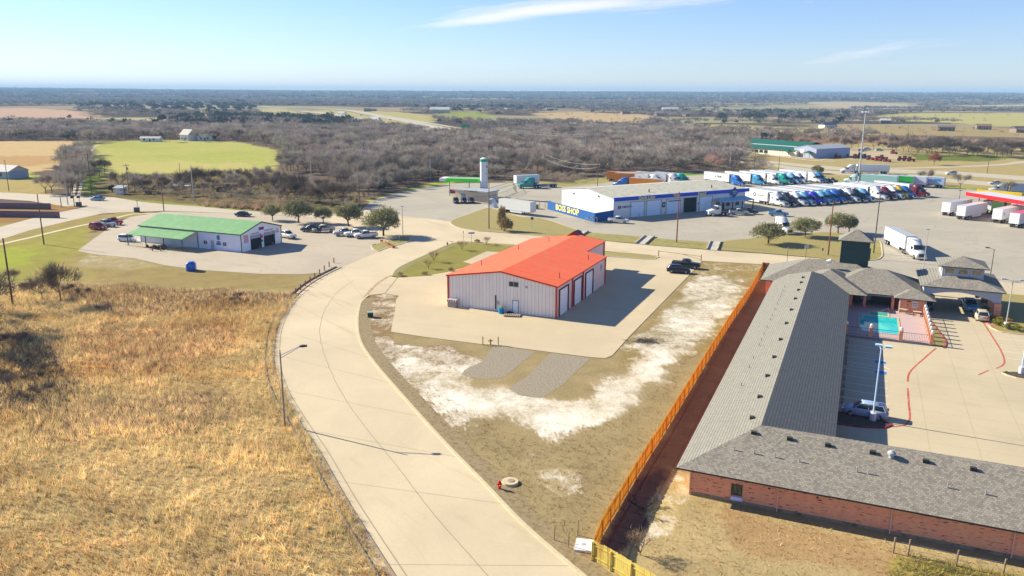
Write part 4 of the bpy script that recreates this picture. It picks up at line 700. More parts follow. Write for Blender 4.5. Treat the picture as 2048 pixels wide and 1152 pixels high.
def car(kind, pm, loc, rz, label, group=None, z=.05):
    """forward is +x, origin under the middle"""
    cat = {'suv': 'car', 'sedan': 'car', 'van': 'van', 'pickup': 'pickup'}[kind]; c = empty({'suv': 'parked_suv', 'sedan': 'parked_car', 'van': 'parked_van', 'pickup': 'pickup_truck'}[kind], (*loc[:2], z if len(loc) < 3 else loc[2]), rz, label=label, cat=cat, group=group)
    if kind == 'pickup':
        L_, r = 5.8, .4
        MB().loft([(-2.9, .88, .5, 1.12, 1), (-2.8, .95, .42, 1.18, 1), (-.7, .97, .36, 1.18, .98), (1.2, .97, .36, 1.2), (1.5, .96, .36, 1.2), (2.6, .93, .38, 1.1), (2.88, .84, .45, .95)]).build('body', pm, c, True)
        MB().box(-2.72, -.92, -.78, .78, 1.19, 1.215).build('bed', mat('bed_liner', (.03, .03, .035)), c); MB().box(-2.8, -.9, -.93, -.79, 1.17, 1.27).box(-2.8, -.9, .79, .93, 1.17, 1.27).box(-2.86, -2.74, -.92, .92, 1.17, 1.27).build('bed_rail', pm, c)
        MB().loft([(-.86, .82, 1.1, 1.2, 1), (-.78, .84, 1.1, 1.78, .8), (.55, .84, 1.1, 1.8, .8), (1.35, .84, 1.1, 1.2, .95)], cap=True).build('cabin_glass', glass, c, True); MB().loft([(-.75, .67, 1.76, 1.86, .9), (0, .69, 1.78, 1.9, .9), (.6, .67, 1.76, 1.86, .9)]).build('roof', pm, c, True)
        for y in (-1, 1): MB().tube((-.8, y * .85, 1.15), (-.75, y * .69, 1.8), .06, n=5).tube((-.1, y * .86, 1.15), (-.1, y * .7, 1.8), .05, n=5).tube((1.25, y * .84, 1.15), (.58, y * .68, 1.8), .045, n=5).tube((-.78, y * .69, 1.79), (.6, y * .69, 1.8), .04, n=5).build('window_trim', pm, c)
        wx, hx, tx, w = (-1.85, 1.85), 2.86, -2.9, .97
    else:
        Z1 = {'suv': 1.68, 'sedan': 1.45, 'van': 1.8}[kind]; bk = {'suv': -2.2, 'sedan': -1.7, 'van': -2.25}[kind]; r = .36; zb = {'suv': 1.08, 'sedan': .95, 'van': 1.1}[kind]
        MB().loft([(-2.36, .78, .48, zb - .12), (-2.25, .86, .34, zb), (-1.3, .91, .24, zb + .02), (.3, .92, .24, zb), (1.1, .91, .26, zb - .04), (1.9, .86, .28, zb - .16), (2.25, .78, .34, zb - .28), (2.36, .66, .42, .62)]).build('body', pm, c, True)
        MB().loft([(bk, .74, zb - .1, zb + .05, .9), (bk + .4, .76, zb - .1, Z1 - .08, .78), (-.2, .78, zb - .1, Z1 - .02, .8), (.35, .78, zb - .1, Z1 - .08, .78), (1.25, .76, zb - .1, zb + .02, .9)]).build('cabin_glass', glass, c, True)
        MB().loft([(bk + .32, .56, Z1 - .09, Z1 - .02, .9), (-.6, .62, Z1 - .07, Z1 + .03, .9), (.1, .62, Z1 - .08, Z1 + .02, .9), (.42, .57, Z1 - .11, Z1 - .05, .9)]).build('roof', pm, c, True)
        for y in (-1, 1): MB().tube((bk + .1, y * .78, zb), (bk + .42, y * .62, Z1 - .06), .07, n=5).tube((-.35, y * .8, zb), (-.3, y * .64, Z1 - .03), .045, n=5).tube((1.15, y * .78, zb), (.38, y * .6, Z1 - .07), .045, n=5).tube((bk + .4, y * .63, Z1 - .06), (.4, y * .62, Z1 - .07), .04, n=5).build('window_trim', pm, c)
        wx, hx, tx, w = (-1.42, 1.42), 2.3, -2.36, .9
    for x in wx:
        for s in (-1, 1): wheel(c, x, s * (w + .0), r, .22, s)
    for s in (-1, 1): MB().box(hx - .1, hx + .04, s * .5 - .2, s * .5 + .2, .68, .82).build('headlight', clearlamp, c); MB().box(tx - .03, tx + .12, s * .66 - .14, s * .66 + .14, .82, 1.04).build('taillight', redlamp, c)
    MB().box(hx - .05, hx + .05, -.28, .28, .5, .68).build('grille', darkst, c); MB().box(tx - .04, tx + .02, -.3, .3, .55, .7).build('number_plate', white, c)
    for s in (-1, 1): MB().box(.85, 1.0, s * .95 - .1, s * .95 + .1, 1.05, 1.2).build('mirror', pm, c)
    return c
def tractor_parts(t, pm, sleeper=True, x0=0., daycab=False):
    top = 3.95 if sleeper else 2.95; b = x0 - (6.3 if sleeper else 4.1)
    st = [(x0, .72, .5, 1.0), (x0 - .25, 1.0, .4, 1.55), (x0 - 1.6, 1.1, .45, 1.85), (x0 - 1.9, 1.16, .5, 1.95), (x0 - 2.8, 1.2, .5, 2.9, .9)]
    st += [(x0 - 3.2, 1.22, .5, 3.1, .9), (x0 - 4.1, 1.24, .5, 3.85, .9), (x0 - 4.7, 1.25, .5, top, .93), (b, 1.25, .55, top, .93)] if sleeper else [(x0 - 3.0, 1.2, .5, 2.98, .9), (b, 1.2, .55, 2.95, .9)]
    MB().loft(st).build('cab', pm, t, True)
    MB().face([(x0 - 1.95, -1.0, 2.0), (x0 - 1.95, 1.0, 2.0), (x0 - 2.74, .94, 2.86), (x0 - 2.74, -.94, 2.86)]).face([(x0 - 1.9, -1.0, 2.02), (x0 - 1.9, 1.0, 2.02), (x0 - 2.69, .94, 2.9), (x0 - 2.69, -.94, 2.9)]).build('windshield', glass, t)
    for s in (-1, 1):
        MB().box(x0 - 3.35, x0 - 2.45, s * 1.235 - .012, s * 1.235 + .012, 1.95, 2.6).build('side_window', glass, t)
        if sleeper: MB().box(x0 - 5.3, x0 - 4.8, s * 1.262 - .012, s * 1.262 + .012, 2.3, 2.75).build('side_window', glass, t); MB().box(b + .05, b + .35, s * 1.25 - .02, s * 1.25 + .02, .9, 3.6).build('side_fairing', darkst, t)
        MB().tube((x0 - 4.2, s * 1.18, .75), (x0 - 5.6 + (1.4 if not sleeper else 0), s * 1.18, .75), .33, n=10).build('fuel_tank', chrome, t)
        MB().box(x0 - 2.3, x0 - 2.15, s * 1.48 - .1, s * 1.48 + .1, 2.0, 2.7).tube((x0 - 2.3, s * 1.2, 2.5), (x0 - 2.25, s * 1.45, 2.5), .03, n=4).build('mirror', darkst, t)
        MB().box(x0 - .28, x0 - .05, s * .88 - .18, s * .88 + .18, .82, 1.1).build('headlight', clearlamp, t)
        wheel(t, x0 - 1.35, s * 1.22, .5, .3, s, rimm=chrome)
        for x in (b - .7, b - 2.0): wheel(t, x, s * 1.24, .5, .55, s, rimm=chrome)
    MB().box(x0 - .1, x0 + .03, -.55, .55, .72, 1.42).build('grille', darkst, t); MB().box(x0 - .15, x0 + .1, -1.15, 1.15, .35, .66).build('bumper', chrome, t)
    MB().box(b - 2.6, b + .1, -.4, .4, .78, .98).build('chassis', darkst, t)
    return b
def trailer_parts(t, x0, L_, m, rm=None, door=None, reefer=False, wheels=True):
    q = MB().box(x0 - L_, x0, -1.28, 1.28, 1.12, 4.05); tr = q.build('trailer', m, t); MB().box(x0 - L_ + .01, x0 - .01, -1.26, 1.26, 4.053, 4.075).build('trailer_roof', rm or palegrey, tr)
    MB().box(x0 - L_ + .2, x0 - .3, -1.0, 1.0, .95, 1.115).build('trailer_frame', darkst, t)
    d = MB().box(x0 - L_ - .04, x0 - L_ - .003, -1.2, -.02, 1.2, 3.95).box(x0 - L_ - .04, x0 - L_ - .003, .02, 1.2, 1.2, 3.95).build('rear_door', door or white, tr)
    MB().box(x0 - L_ - .02, x0 - L_ + .1, -1.1, 1.1, .5, .62).tube((x0 - L_ + .1, -.5, .55), (x0 - L_ + .1, -.5, 1.0), .05).tube((x0 - L_ + .1, .5, .55), (x0 - L_ + .1, .5, 1.0), .05).build('rear_bumper', darkst, t)
    for s in (-1, 1):
        for x in (x0 - L_ + 1.4, x0 - L_ + 2.7): wheel(t, x, s * 1.26, .5, .55, s)
        MB().box(x0 - 2.6, x0 - 2.45, s * .9 - .07, s * .9 + .07, .25, 1.1).build('landing_leg', darkst, t)
        MB().box(x0 - L_ + 4.6, x0 - 3.4, s * 1.22 - .02, s * 1.22 + .02, .5, 1.05).build('side_skirt', m, t)
    if reefer: MB().box(x0 + .003, x0 + .45, -.9, .9, 2.2, 3.9).build('cooling_unit', darkst, tr)
    return tr
def semi(pm, loc, rz, label, trm=white, sleeper=True, L_=14.2, rm=None, trailer=True, group=None, reefer=False, door=None, z=.03, flatbed=False):
    t = empty('semi_truck', (*loc[:2], z), rz, label=label, cat='truck', group=group); b = tractor_parts(t, pm, sleeper)
    if trailer: trailer_parts(t, b - .75, L_, trm, rm, door, reefer)
    if flatbed: MB().box(b - 9.5, b - .6, -1.25, 1.25, 1.05, 1.25).build('flatbed', mat('flatbed_blue', col(70, 80, 120)), t); [wheel(t, x, s * 1.24, .5, .55, s) for x in (b - 8.6, b - 7.4) for s in (-1, 1)]
    return t
def trailer(loc, rz, label, m=white, L_=14.6, rm=None, door=None, group=None, reefer=False):
    t = empty('box_trailer', (*loc[:2], .03), rz, label=label, cat='trailer', group=group); trailer_parts(t, 0, L_, m, rm, door, reefer); return t
dg = 'trucks parked nose out in the front row of the truck stop'
rows = [((1573, 415), PW, white, 'white semi truck with a white trailer lettered in grey, parked next to the service shop'), ((1592, 413), PDB, white, 'dark charcoal semi truck second from the service shop'), ((1612, 413), PW, white, 'white semi truck just behind the dark charcoal one'), ((1628, 412), PPB, white, 'pale blue white semi truck left of the royal blue one'), ((1647, 411.5), PR, white, 'royal blue semi truck in the middle of the front row'), ((1663, 410), PPB, white, 'light blue semi truck right beside the royal blue one'),
 ((1675, 408.5), PLB, PO, 'medium blue semi truck with an orange trailer'), ((1690, 407.5), PB, white, 'bright blue semi truck right of the orange trailer'), ((1701, 406.5), PN, white, 'navy blue semi truck left of the tall light mast'), ((1717, 406), PW, white, 'white rounded semi truck in front of the tall light mast'), ((1731, 405), PK, white, 'black fronted semi truck just right of the tall light mast'), ((1746, 404), PPB, white, 'pale blue semi truck two places right of the mast'), ((1774, 401.5), PW, white, 'big white semi truck between the mast and the yellow truck'), ((1790, 400), PM, white, 'purplish maroon semi truck partly behind the big white one'), ((1806, 399), PW, white, 'white semi truck directly left of the yellow one'), ((1818, 398), PY, white, 'yellow semi truck near the right end of the front row'), ((1830, 398), PB, white, 'sky blue semi truck between the yellow and the maroon ones'), ((1857, 395.5), PM, white, 'maroon semi truck with a white trailer at the right end of the front row')]
for i, (p, pm, tm, lab) in enumerate(rows):
    t = semi(pm, G(*p), -60.3, lab, tm, group=dg, reefer=i in (0, 3, 9, 12), rm=palegrey if i % 3 else white, L_=14.2 if i != 16 else 12)
    if i == 0:
        q = MB(); [q.face([(-12.6 + a * math.cos(u), -1.3, 2.9 + a * math.sin(u)) for a, u in ((.62, v), (.62, v + .4), (.36, v + .4), (.36, v))]) for v in np.arange(0, 6.28, .393)]; q.build('ring_logo', darkst, t); MB().box(-11.6, -8.6, -1.3, -1.285, 2.7, 2.95).box(-10.6, -8.6, -1.3, -1.285, 2.2, 2.28).build('logo_lettering', mat('grey_letters', col(130, 134, 138)), t)
rows = [((1488, 373), PB, 'blue semi truck with a white trailer marked A TRUK behind the service shop'), ((1531, 372), PLB, 'mid blue semi truck second in the rear row'), ((1561, 371), PW, 'white semi truck in the rear row left of the turquoise one'), ((1582, 369.5), PT, 'turquoise semi truck in the rear row'), ((1599, 369), PPB, 'white and pale blue semi truck right of the turquoise one'), ((1612.5, 368.5), PW, 'second of the two white semi trucks in the middle of the rear row'), ((1643, 367), PW, 'white semi truck with its whole side in view in the rear row'), ((1653, 366), PLB, 'pale blue nosed semi truck at the right end of the rear row')]
for i, (p, pm, lab) in enumerate(rows):
    t = semi(pm, G(*p), -60.3, lab, group='trucks parked in the rear row of the truck stop', reefer=i < 3)
    if i == 0: text('A TRUK', 1.1, (-13, -1.31, 2.7), (90, 0, 0), darkst, t)
car('pickup', PK, G(1662, 365), -60, 'black pickup at the right end of the rear truck row')
for p, pm, tm, lab in (((1687, 365.5), PG, paint('mint_trailer', (150, 196, 190)), 'mint green semi truck facing left below the red tractors'), ((1718, 366), PW, PGR, 'white semi truck with a bright green trailer facing left'), ((1742, 367), PW, paint('lilac', (206, 206, 224)), 'white semi truck with a pale lilac trailer facing left'), ((1776, 368), PW, paint('bluegrey', (180, 192, 222)), 'white semi truck with a grey blue trailer at the front of the left facing group')):
    t = semi(pm, G(*p), 139, lab, tm, L_=13.6, group='trucks facing left beside the highway', rm=paint('pale_roof', (226, 228, 230)))
MB().box(-19.5, -17, 1.29, 1.31, 2.4, 3.5).build('blue_emblem', PLB, t)
# behind the shop
for p, pm, tm, lab, L_ in (((1226, 374), PB, PO, 'blue semi truck with an orange trailer behind the left end of the shop roof', 13), ((1330, 371), PW, white, 'white semi truck peeking over the middle of the shop roof', 14), ((1366, 370), PW, white, 'white semi truck peeking over the shop roof near the green one', 14), ((1383, 369), PT, white, 'green nosed truck peeking over the right part of the shop roof', 9)):
    semi(pm, G(*p), -38 if pm != PB else 150, lab, tm, L_=L_)
trailer(G(1282, 365), -20, 'orange box trailer with a red end behind the shop roof', PO, 14, PO, PRD); trailer(G(1229, 366), 160, 'second orange box trailer behind the shop roof', PO, 8, PO)
# right hand trailers seen from behind
for p, m, lab, rm in (((1890, 432), white, 'white box trailer at the left end of the trailers below the fuel canopy', palegrey), ((1920, 440), paint('dull_white', (214, 212, 222)), 'white box trailer with grey stained side and wheels in view', paint('pale_roof', 0)), ((1972, 428), PLIM, 'lime green ended box trailer set back between the white ones', white), ((1992, 447), white, 'white box trailer with a blue star on its side', paint('pale_roof', 0)), ((2026, 456), white, 'white box trailer with a pink red roof at the right edge', PPK)):
    g = np.array(G(*p)); d = np.array([math.cos(R(38)), math.sin(R(38))]); t = trailer(tuple(g + d * 14.3), 38, lab, m, 14.3, rm, group='parked box trailers below the red fuel canopy')
    if 'star' in lab:
        a = [(.75 * (1 if k % 2 == 0 else .4) * math.cos(math.pi / 2 + k * math.pi / 5), .75 * (1 if k % 2 == 0 else .4) * math.sin(math.pi / 2 + k * math.pi / 5)) for k in range(10)]; MB().face([(-13.0 + x, -1.286, 2.7 + y) for x, y in a]).build('blue_star', PLB, t)
semi(PW, G(1842, 521), -97, 'white semi truck driving alone across the paved lot above the motel canopy', reefer=True, L_=14)
semi(PSI, G(1975, 386), 160, 'silver semi truck passing behind the red fuel canopy', paint('bluegrey', 0), L_=14)
semi(PW, G(1580, 471), -80, 'white tractor half hidden between the live oaks', trailer=False)
semi(PW, G(1413, 432), 195, 'white day cab tractor without a trailer in front of the open bay', trailer=False, sleeper=False); semi(PW, G(1680, 346), 172, 'white semi truck driving on the highway past the tractors', L_=14)
t = trailer(G(1062, 431), -42, 'lone white box trailer standing beside the truck wash', white, 12.6, paint('cream_roof', (226, 214, 180))); t.location = (*G(1066, 432), .03)
semi(PT, G(1036, 377), 200, 'teal semi truck with an empty flatbed near the truck wash', trailer=False, flatbed=True); trailer(G(1030, 372), 205, 'white box trailer parked behind the teal truck', white, 10)
car('pickup', PW, G(1237, 446), -18, 'white pickup at the corner of the blue wall'); car('pickup', PPB, G(1556, 432), -12, 'white and blue service pickup driving beside the front truck row'); car('pickup', PSI, G(1478, 430), -8, 'tan and grey pickup outside the shop office'); car('pickup', PDB, G(1496, 428), -8, 'dark pickup parked close behind the tan one')
for p, lab in (((912, 406), 'leftmost of the three dark cars at the truck wash'), ((928, 406), 'middle one of the three dark cars at the truck wash'), ((943, 406), 'rightmost of the three dark cars at the truck wash')): car('suv', PK, G(*p), -80, lab, group='dark cars at the truck wash')
car('pickup', PK, G(1372, 536), -20, 'black pickup behind the dark grey hatchback in the concrete yard'); car('suv', PDB, G(1357, 546), -12, 'dark grey hatchback nearest the gravel in the concrete yard')
car('suv', paint('shade_tinted_silver', (170, 190, 220)), H(15.4, 27.0), 176 + HA, 'silver SUV in the shaded bay beside the lamp base, its paint tinted blue for the shade', z=.065); car('suv', PCH, H(32.3, 78.1), 92 + HA, 'champagne SUV with red tail lights at the canopy pillar', z=.065); car('pickup', PPB, H(31.3, 84.4), -86 + HA, 'pale blue pickup under the motel canopy facing us', z=.065); car('suv', PN, H(24.9, 82.2), 86 + HA, 'dark blue car at the lobby corner under the canopy', z=.065)  # the SUV's blue is cool shade put into silver paint
for p, k, m, a, lab in (((196, 459), 'van', PRD, -20, 'red van at the left edge of the shop lot'), ((213, 453), 'pickup', PSI, -22, 'grey pickup between the red van and the red pickup'), ((226, 449), 'pickup', PRD, -20, 'red pickup at the top of the little row left of the green roofed shop'), ((256, 483), 'suv', PW, -14, 'white SUV next to the green awning'), ((574, 476), 'pickup', PW, -40, 'white pickup just right of the green roofed shop'), ((624, 464), 'pickup', PN, 168, 'dark blue pickup under the small oak'), ((647, 464), 'pickup', PCH, 198, 'champagne pickup beside the dark blue one'), ((690, 471), 'pickup', PSI, 200, 'silver flatbed pickup left of the white ones'), ((712, 473), 'pickup', PW, 200, 'white pickup between the silver flatbed and the nearest white one'), ((732, 476), 'pickup', PW, 200, 'white crew cab pickup closest to the big live oak'), ((487, 433), 'sedan', PDB, -8, 'dark car driving on the frontage road behind the green roof'), ((195, 401), 'sedan', PPB, 172, 'blue grey car on the frontage road near the dirt track'), ((1902, 350), 'van', PW, 175, 'white van on the highway above the bare trees'), ((1990, 369), 'sedan', PSI, 175, 'silver car on the highway near the right edge')): car(k, m, G(*p), a, lab)
for p, k, m, lab in (((693, 229), 0, 0, 'white truck climbing the far highway'), ((762, 241), 0, 0, 'white truck lower down the far highway')): semi(PW, G(*p), -40, lab, L_=13, z=.3)
for i, (p, m) in enumerate((((780, 241), PRD), ((722, 231), PDB), ((855, 256), PDB), ((876, 258), PSI), ((905, 264), PDB), ((668, 229), PRD))): car('sedan', m, (*G(*p), .3), -40, 'tiny ' + ('red', 'dark', 'dark grey', 'silver', 'dark blue', 'dull red')[i] + ' car on the far highway ' + ('right of the lower white truck', 'between the two white trucks', 'on its lower stretch', 'near its lower end', 'at its lower end by the green sign', 'left of the upper white truck')[i], z=.3)

# ------------------------------------------------------------------ truck service shop
o_ = G(1226, 438); ts = empty('service_shop', o_, 29.7, label='long white truck service shop with a blue fascia, yellow lettering and bay doors', cat='shop')
wsd = line_mat('white_panel', col(238, 240, 240, 1.25), 'Z', .9, .06, vary=.03, bump=.2); roofm = line_mat('weathered_roof', col(226, 220, 196, 1.5), 'X', 1.2, .10, c2=col(192, 186, 166, 1.5), vary=.1, bump=.2); blue = mat('blue_fascia', col(14, 64, 176, .85), rough=.5, noise=.06); cblue = mat('blue_wall_paint', col(24, 84, 150, 1.0), noise=.1, scale=.6)
LX, LY, EH = 51.7, 27., 5.9; q = MB()
q.face([(0, 0, 0), (LX, 0, 0), (LX, 0, EH), (0, 0, EH)]); q.face([(LX, 0, 0), (LX, LY, 0), (LX, LY, EH), (LX, LY / 2, 7.5), (LX, 0, EH)]); q.face([(LX, LY, 0), (0, LY, 0), (0, LY, EH), (LX, LY, EH)]); q.face([(0, LY, 0), (0, 0, 0), (0, 0, EH), (0, LY / 2, 7.5), (0, LY, EH)]); q.build('wall', wsd, ts)
q = MB(); slab(q, [(-.2, -.1, EH + .02), (LX + .2, -.1, EH + .02), (LX + .2, LY / 2, 7.56), (-.2, LY / 2, 7.56)]); slab(q, [(LX + .2, LY + .2, EH + .02), (-.2, LY + .2, EH + .02), (-.2, LY / 2, 7.56), (LX + .2, LY / 2, 7.56)]); q.build('roof', roofm, ts)
MB().box(-.05, LX + 1.2, -.5, -.12, 5.05, 6.12).build('fascia', blue, ts)
bd = line_mat('bay_door', col(206, 222, 238, .95), 'Z', .6, .10, vary=.02, bump=.4)
for a, b in ((6.3, 11.1), (12.2, 17.4), (19.7, 24.9), (32.7, 37.6)):
    d = MB().box(a, b, -.04, -.004, .05, 4.4).build('bay_door', bd, ts); MB().box(a - .3, a, -.1, -.003, .03, 4.6).box(b, b + .3, -.1, -.003, .03, 4.6).box(a - .3, b + .3, -.1, -.003, 4.41, 4.6).build('door_frame', palegrey, d)
d = MB().box(26.3, 31.3, -.03, -.004, .05, 4.5).build('bay_shade_panel', bay_shade, ts); MB().box(26.0, 26.3, -.1, -.003, .03, 4.7).box(31.3, 31.6, -.1, -.003, .03, 4.7).build('door_frame', palegrey, d)  # flat near-black panel on the wall paints the shade inside the bay
for x in (8.7, 18.4, 25.5, 31.9): MB().tube((x, -.9, 0), (x, -.9, 1.1), .12).build('bollard', mat('pale_yellow', col(220, 220, 160)), ts)
MB().box(17.9, 19.1, -.08, -.01, 2.2, 3.7).build('tyre_sign', mat('navy_sign', (.02, .04, .12)), ts); MB().tube((18.5, -.1, 2.95), (18.5, -.081, 2.95), .4, n=14).build('tyre_sign_disc', palegrey, ts)
MB().box(20.2, 25.3, -.09, -.041, 3.7, 4.05).build('door_banner', mat('banner_grey_red', col(160, 110, 140)), ts); MB().box(32.0, 32.5, -.09, -.01, 2.2, 2.7).build('small_plate', darkst, ts)
yl = mat('yellow_letters', col(250, 224, 110, 1.0), rough=.5, noise=.03)
text('Quick Lube', 1.3, (11.6, -.53, 5.56), (90, 0, 0), yl, ts, .02); text('Tires', 1.3, (22.9, -.53, 5.56), (90, 0, 0), yl, ts, .02); text('Repair', 1.3, (33.0, -.53, 5.56), (90, 0, 0), yl, ts, .02)
MB().box(1.6, 2.5, -.05, -.01, 2.75, 3.65).build('sign_panel', mat('navy_sign', 0), ts); text('C', .8, (2.05, -.06, 3.2), (90, 0, 0), white, ts, .01); text('COMDATA', .85, (4.6, -.03, 3.2), (90, 0, 0), mat('navy_sign', 0), ts, .02)
dm = MB(); dm.face([(46.4, -.60, 7.0), (44.5, -.60, 5.2), (46.4, -.60, 3.4), (48.3, -.60, 5.2)]); e = dm.build('diamond_sign', blue, ts)
MB().face([(46.4, -.62, 6.6), (44.9, -.62, 5.2), (46.4, -.62, 3.8), (47.9, -.62, 5.2)][::-1]).build('diamond_face', mat('diamond_grey', col(60, 90, 110, .9)), e); MB().box(45.5, 47.3, -.66, -.64, 5.25, 5.6).box(45.7, 47.2, -.66, -.64, 4.75, 5.0).build('sign_lettering', palegrey, e); MB().tube((46.4, -.5, 4.4), (46.4, -.12, 4.4), .1).build('sign_bracket', darkst, e)
q = MB(); slab(q, [(38.3, -4.2, 3.1), (51.6, -4.2, 3.1), (51.6, -.02, 3.7), (38.3, -.02, 3.7)], .22); q.build('office_awning', mat('awning_blue_white', col(170, 200, 214, 1.1), noise=.1, rough=.5), ts)
for x in (38.6, 42.6, 46.6, 51.3): MB().box(x - .12, x + .12, -4.1, -3.86, 0, 2.86).build('awning_post', mat('post_brown', (.05, .03, .03)), ts)
for x in (40.2, 44.5, 48.5): window(ts, x, 0, .9, 1.6, 1.5, frame=palegrey)
MB().box(42.0, 43.0, -.05, -.004, .05, 2.2).build('office_door', glass, ts)
for x in (16, 41): MB().tube((x, 4.0, 6.3), (x, 4.0, 7.3), .2).build('roof_vent', darkst, ts)
for y, z in ((7, 5.6), (20, 5.0)): MB().box(-.25, -.01, y, y + .6, z, z + .35).build('wall_lamp', darkst, ts)
bw = empty('screen_wall', o_, 29.7, label='blue painted screen wall lettered BOSS SHOP beside the white service shop', cat='wall')
A0, B0 = (-8.4, -2.7), (-6.2, 25.5); q = MB().prism([A0, (A0[0] + .25, A0[1]), (B0[0] + .25, B0[1]), B0], 0, 2.6).prism([(A0[0] + .26, A0[1]), (-.02, -.25), (-.02, .05), (A0[0] + .26, A0[1] + .28)], 0, 2.6); q.build('wall', cblue, bw)
an = math.degrees(math.atan2(B0[1] - A0[1], B0[0] - A0[0])); text('BOSS SHOP', 2.4, (A0[0] + (B0[0] - A0[0]) * .56 - .04, A0[1] + (B0[1] - A0[1]) * .56, 1.42), (90, 0, an - 180), yl, bw, .02, w=1.15)
gg = empty('pipe_cage', wl_(ts, -9.6, -2.4), 29.7, label='yellow pipe guard standing at the near corner of the blue wall', cat='pipe guard'); q = MB()
for x in (-1.6, 0, 1.4): q.tube((x, 0, 0), (x, 0, 1.5), .07).tube((x, -1.2, 0), (x, -1.2, 1.5), .07).tube((x, -1.2, 1.45), (x, 0, 1.45), .06)
q.tube((-1.6, 0, 1.45), (1.4, 0, 1.45), .07).tube((-1.6, -1.2, 1.45), (1.4, -1.2, 1.45), .07); q.build('frame', mat('straw_paint', 0), gg)
gg = empty('scrap_rack', wl_(ts, -7.5, 28), 29.7, label='rusty frames and crates at the far end of the blue wall', cat='rack'); q = MB()
for x in (0, 2, 4): q.tube((x, 0, 0), (x, 0, 2.2), .07)
q.tube((0, 0, 2.15), (4, 0, 2.15), .07); q.build('frame', mat('rust_pipe', 0), gg); MB().box(-2.4, -.7, -.5, .7, 0, 1.4).build('crate', mat('tan_crate', col(190, 160, 120)), gg); MB().box(4.4, 6.2, -.4, .6, 0, 1.3).build('crate', mat('tan_crate', 0), gg)

# ------------------------------------------------------------------ truck wash with silo
tw = empty('truck_wash', G(936, 405), 0, label='truck wash kiosk with tan walls under a lime green canopy sign', cat='truck wash'); tx, ty = G(936, 405)
tanw = mat('tan_block', col(206, 184, 160, .95), noise=.12)
def TW(x, y): g = G(x, y); return (g[0] - tx, g[1] - ty)
a, b = TW(911, 399), TW(975, 405); d = np.array(b) - np.array(a); L_ = np.linalg.norm(d); d = d / L_; n = np.array([-d[1], d[0]]); c = [np.array(a), np.array(b), np.array(b) + n * 6, np.array(a) + n * 6]
MB().prism([tuple(p) for p in c], 0, 3.1).build('wall', tanw, tw); c2_ = [np.array(a) - d * .6 - n * .7, np.array(b) + d * .3 - n * .7, np.array(b) + d * .3 + n * 6.6, np.array(a) - d * .6 + n * 6.6]; MB().prism([tuple(p) for p in c2_], 3.12, 3.55).build('roof', palegrey, tw)
ang = math.degrees(math.atan2(d[1], d[0])); m_ = (np.array(a) + np.array(b)) / 2 - n * .75; [MB().prism([tuple(m_ + d * u - n * .03), tuple(m_ + d * v - n * .03), tuple(m_ + d * v - n * .01), tuple(m_ + d * u - n * .01)], 3.18, 3.5).build('sign_lettering', mm_, tw) for u, v, mm_ in ((-2.4, -.6, redp), (-.2, 1.6, MATS['dark_steel']), (1.9, 3.0, MATS['dark_steel']))]
p = np.array(a) + d * 2.4 - n * .04; MB().prism([tuple(p), tuple(p + d * 1.8), tuple(p + d * 1.8 + n * .03), tuple(p + n * .03)], .05, 2.3).build('door', mat('teal_grey_door', col(120, 160, 176, 1.0)), tw)
gr_ = mat('lime_sign', col(70, 220, 40, .9), rough=.5, noise=.05); a2, b2 = np.array(G(882, 363, 5.2)) - (tx, ty), np.array(G(956, 365, 5.2)) - (tx, ty); d2 = (b2 - a2) / np.linalg.norm(b2 - a2); n2_ = np.array([-d2[1], d2[0]]); L2 = np.linalg.norm(b2 - a2)
MB().prism([tuple(a2 + d2 * 1.6), tuple(b2), tuple(b2 + n2_ * 6), tuple(a2 + d2 * 1.6 + n2_ * 6)], 5.2, 6.3).build('canopy', gr_, tw); MB().prism([tuple(a2 + d2 * 1.8 + n2_ * .2), tuple(b2 - d2 * .2 + n2_ * .2), tuple(b2 - d2 * .2 + n2_ * 5.8), tuple(a2 + d2 * 1.8 + n2_ * 5.8)], 6.303, 6.34).build('canopy_top', mat('canopy_top_grey', col(160, 190, 160)), tw)
MB().prism([tuple(a2 - d2 * .6), tuple(a2 + d2 * 1.58), tuple(a2 + d2 * 1.58 + n2_ * 6), tuple(a2 - d2 * .6 + n2_ * 6)], 5.2, 6.3).build('canopy_end', white, tw)
for t_ in (2.5, 9.5): p = a2 + d2 * t_ + n2_ * 2; MB().tube((*p, 0), (*p, 5.19), .16).build('canopy_post', mat('teal_grey_door', 0), tw)
p = TW(905, 390); MB().box(p[0] - 1.2, p[0] + 1.2, p[1], p[1] + 1, .5, 1.9).build('red_tank', PRD, tw)
so_ = empty('silo', G(968, 395), 0, label='tall white cylindrical silo with a green band near its top', cat='silo'); MB().tube((0, 0, 0), (0, 0, 13.2), 1.32, n=28).tube((0, 0, 13.2), (0, 0, 13.7), 1.32, .35, 28).build('tank', white, so_, smooth=False); MB().tube((0, 0, 12.2), (0, 0, 13.15), 1.345, n=28, caps=False).build('band', mat('green_band', col(40, 160, 120, 1.1)), so_)
q = MB(); [q.tube((1.1, -1.1, z), (1.35, -.9, z), .03, n=4) for z in np.arange(.5, 13, .4)]; q.tube((1.1, -1.1, 0), (1.1, -1.1, 13.2), .04, n=4).tube((1.35, -.9, 0), (1.35, -.9, 13.2), .04, n=4).build('ladder', steel, so_); MB().tube((-.2, 0, 13.6), (-.2, 0, 14.3), .06).build('roof_fitting', darkst, so_); MB().box(.5, 1.2, -1.38, -1.3, 8.2, 8.3).box(.9, 1.25, -1.25, -1.1, 10.3, 11).build('bracket', darkst, so_)
wf = empty('wash_fence', (0, 0, 0), 0, label='green wire fence with leaning screens round the truck wash yard', cat='fence'); gm = mat('green_fence_paint', col(70, 120, 110, 1.1))
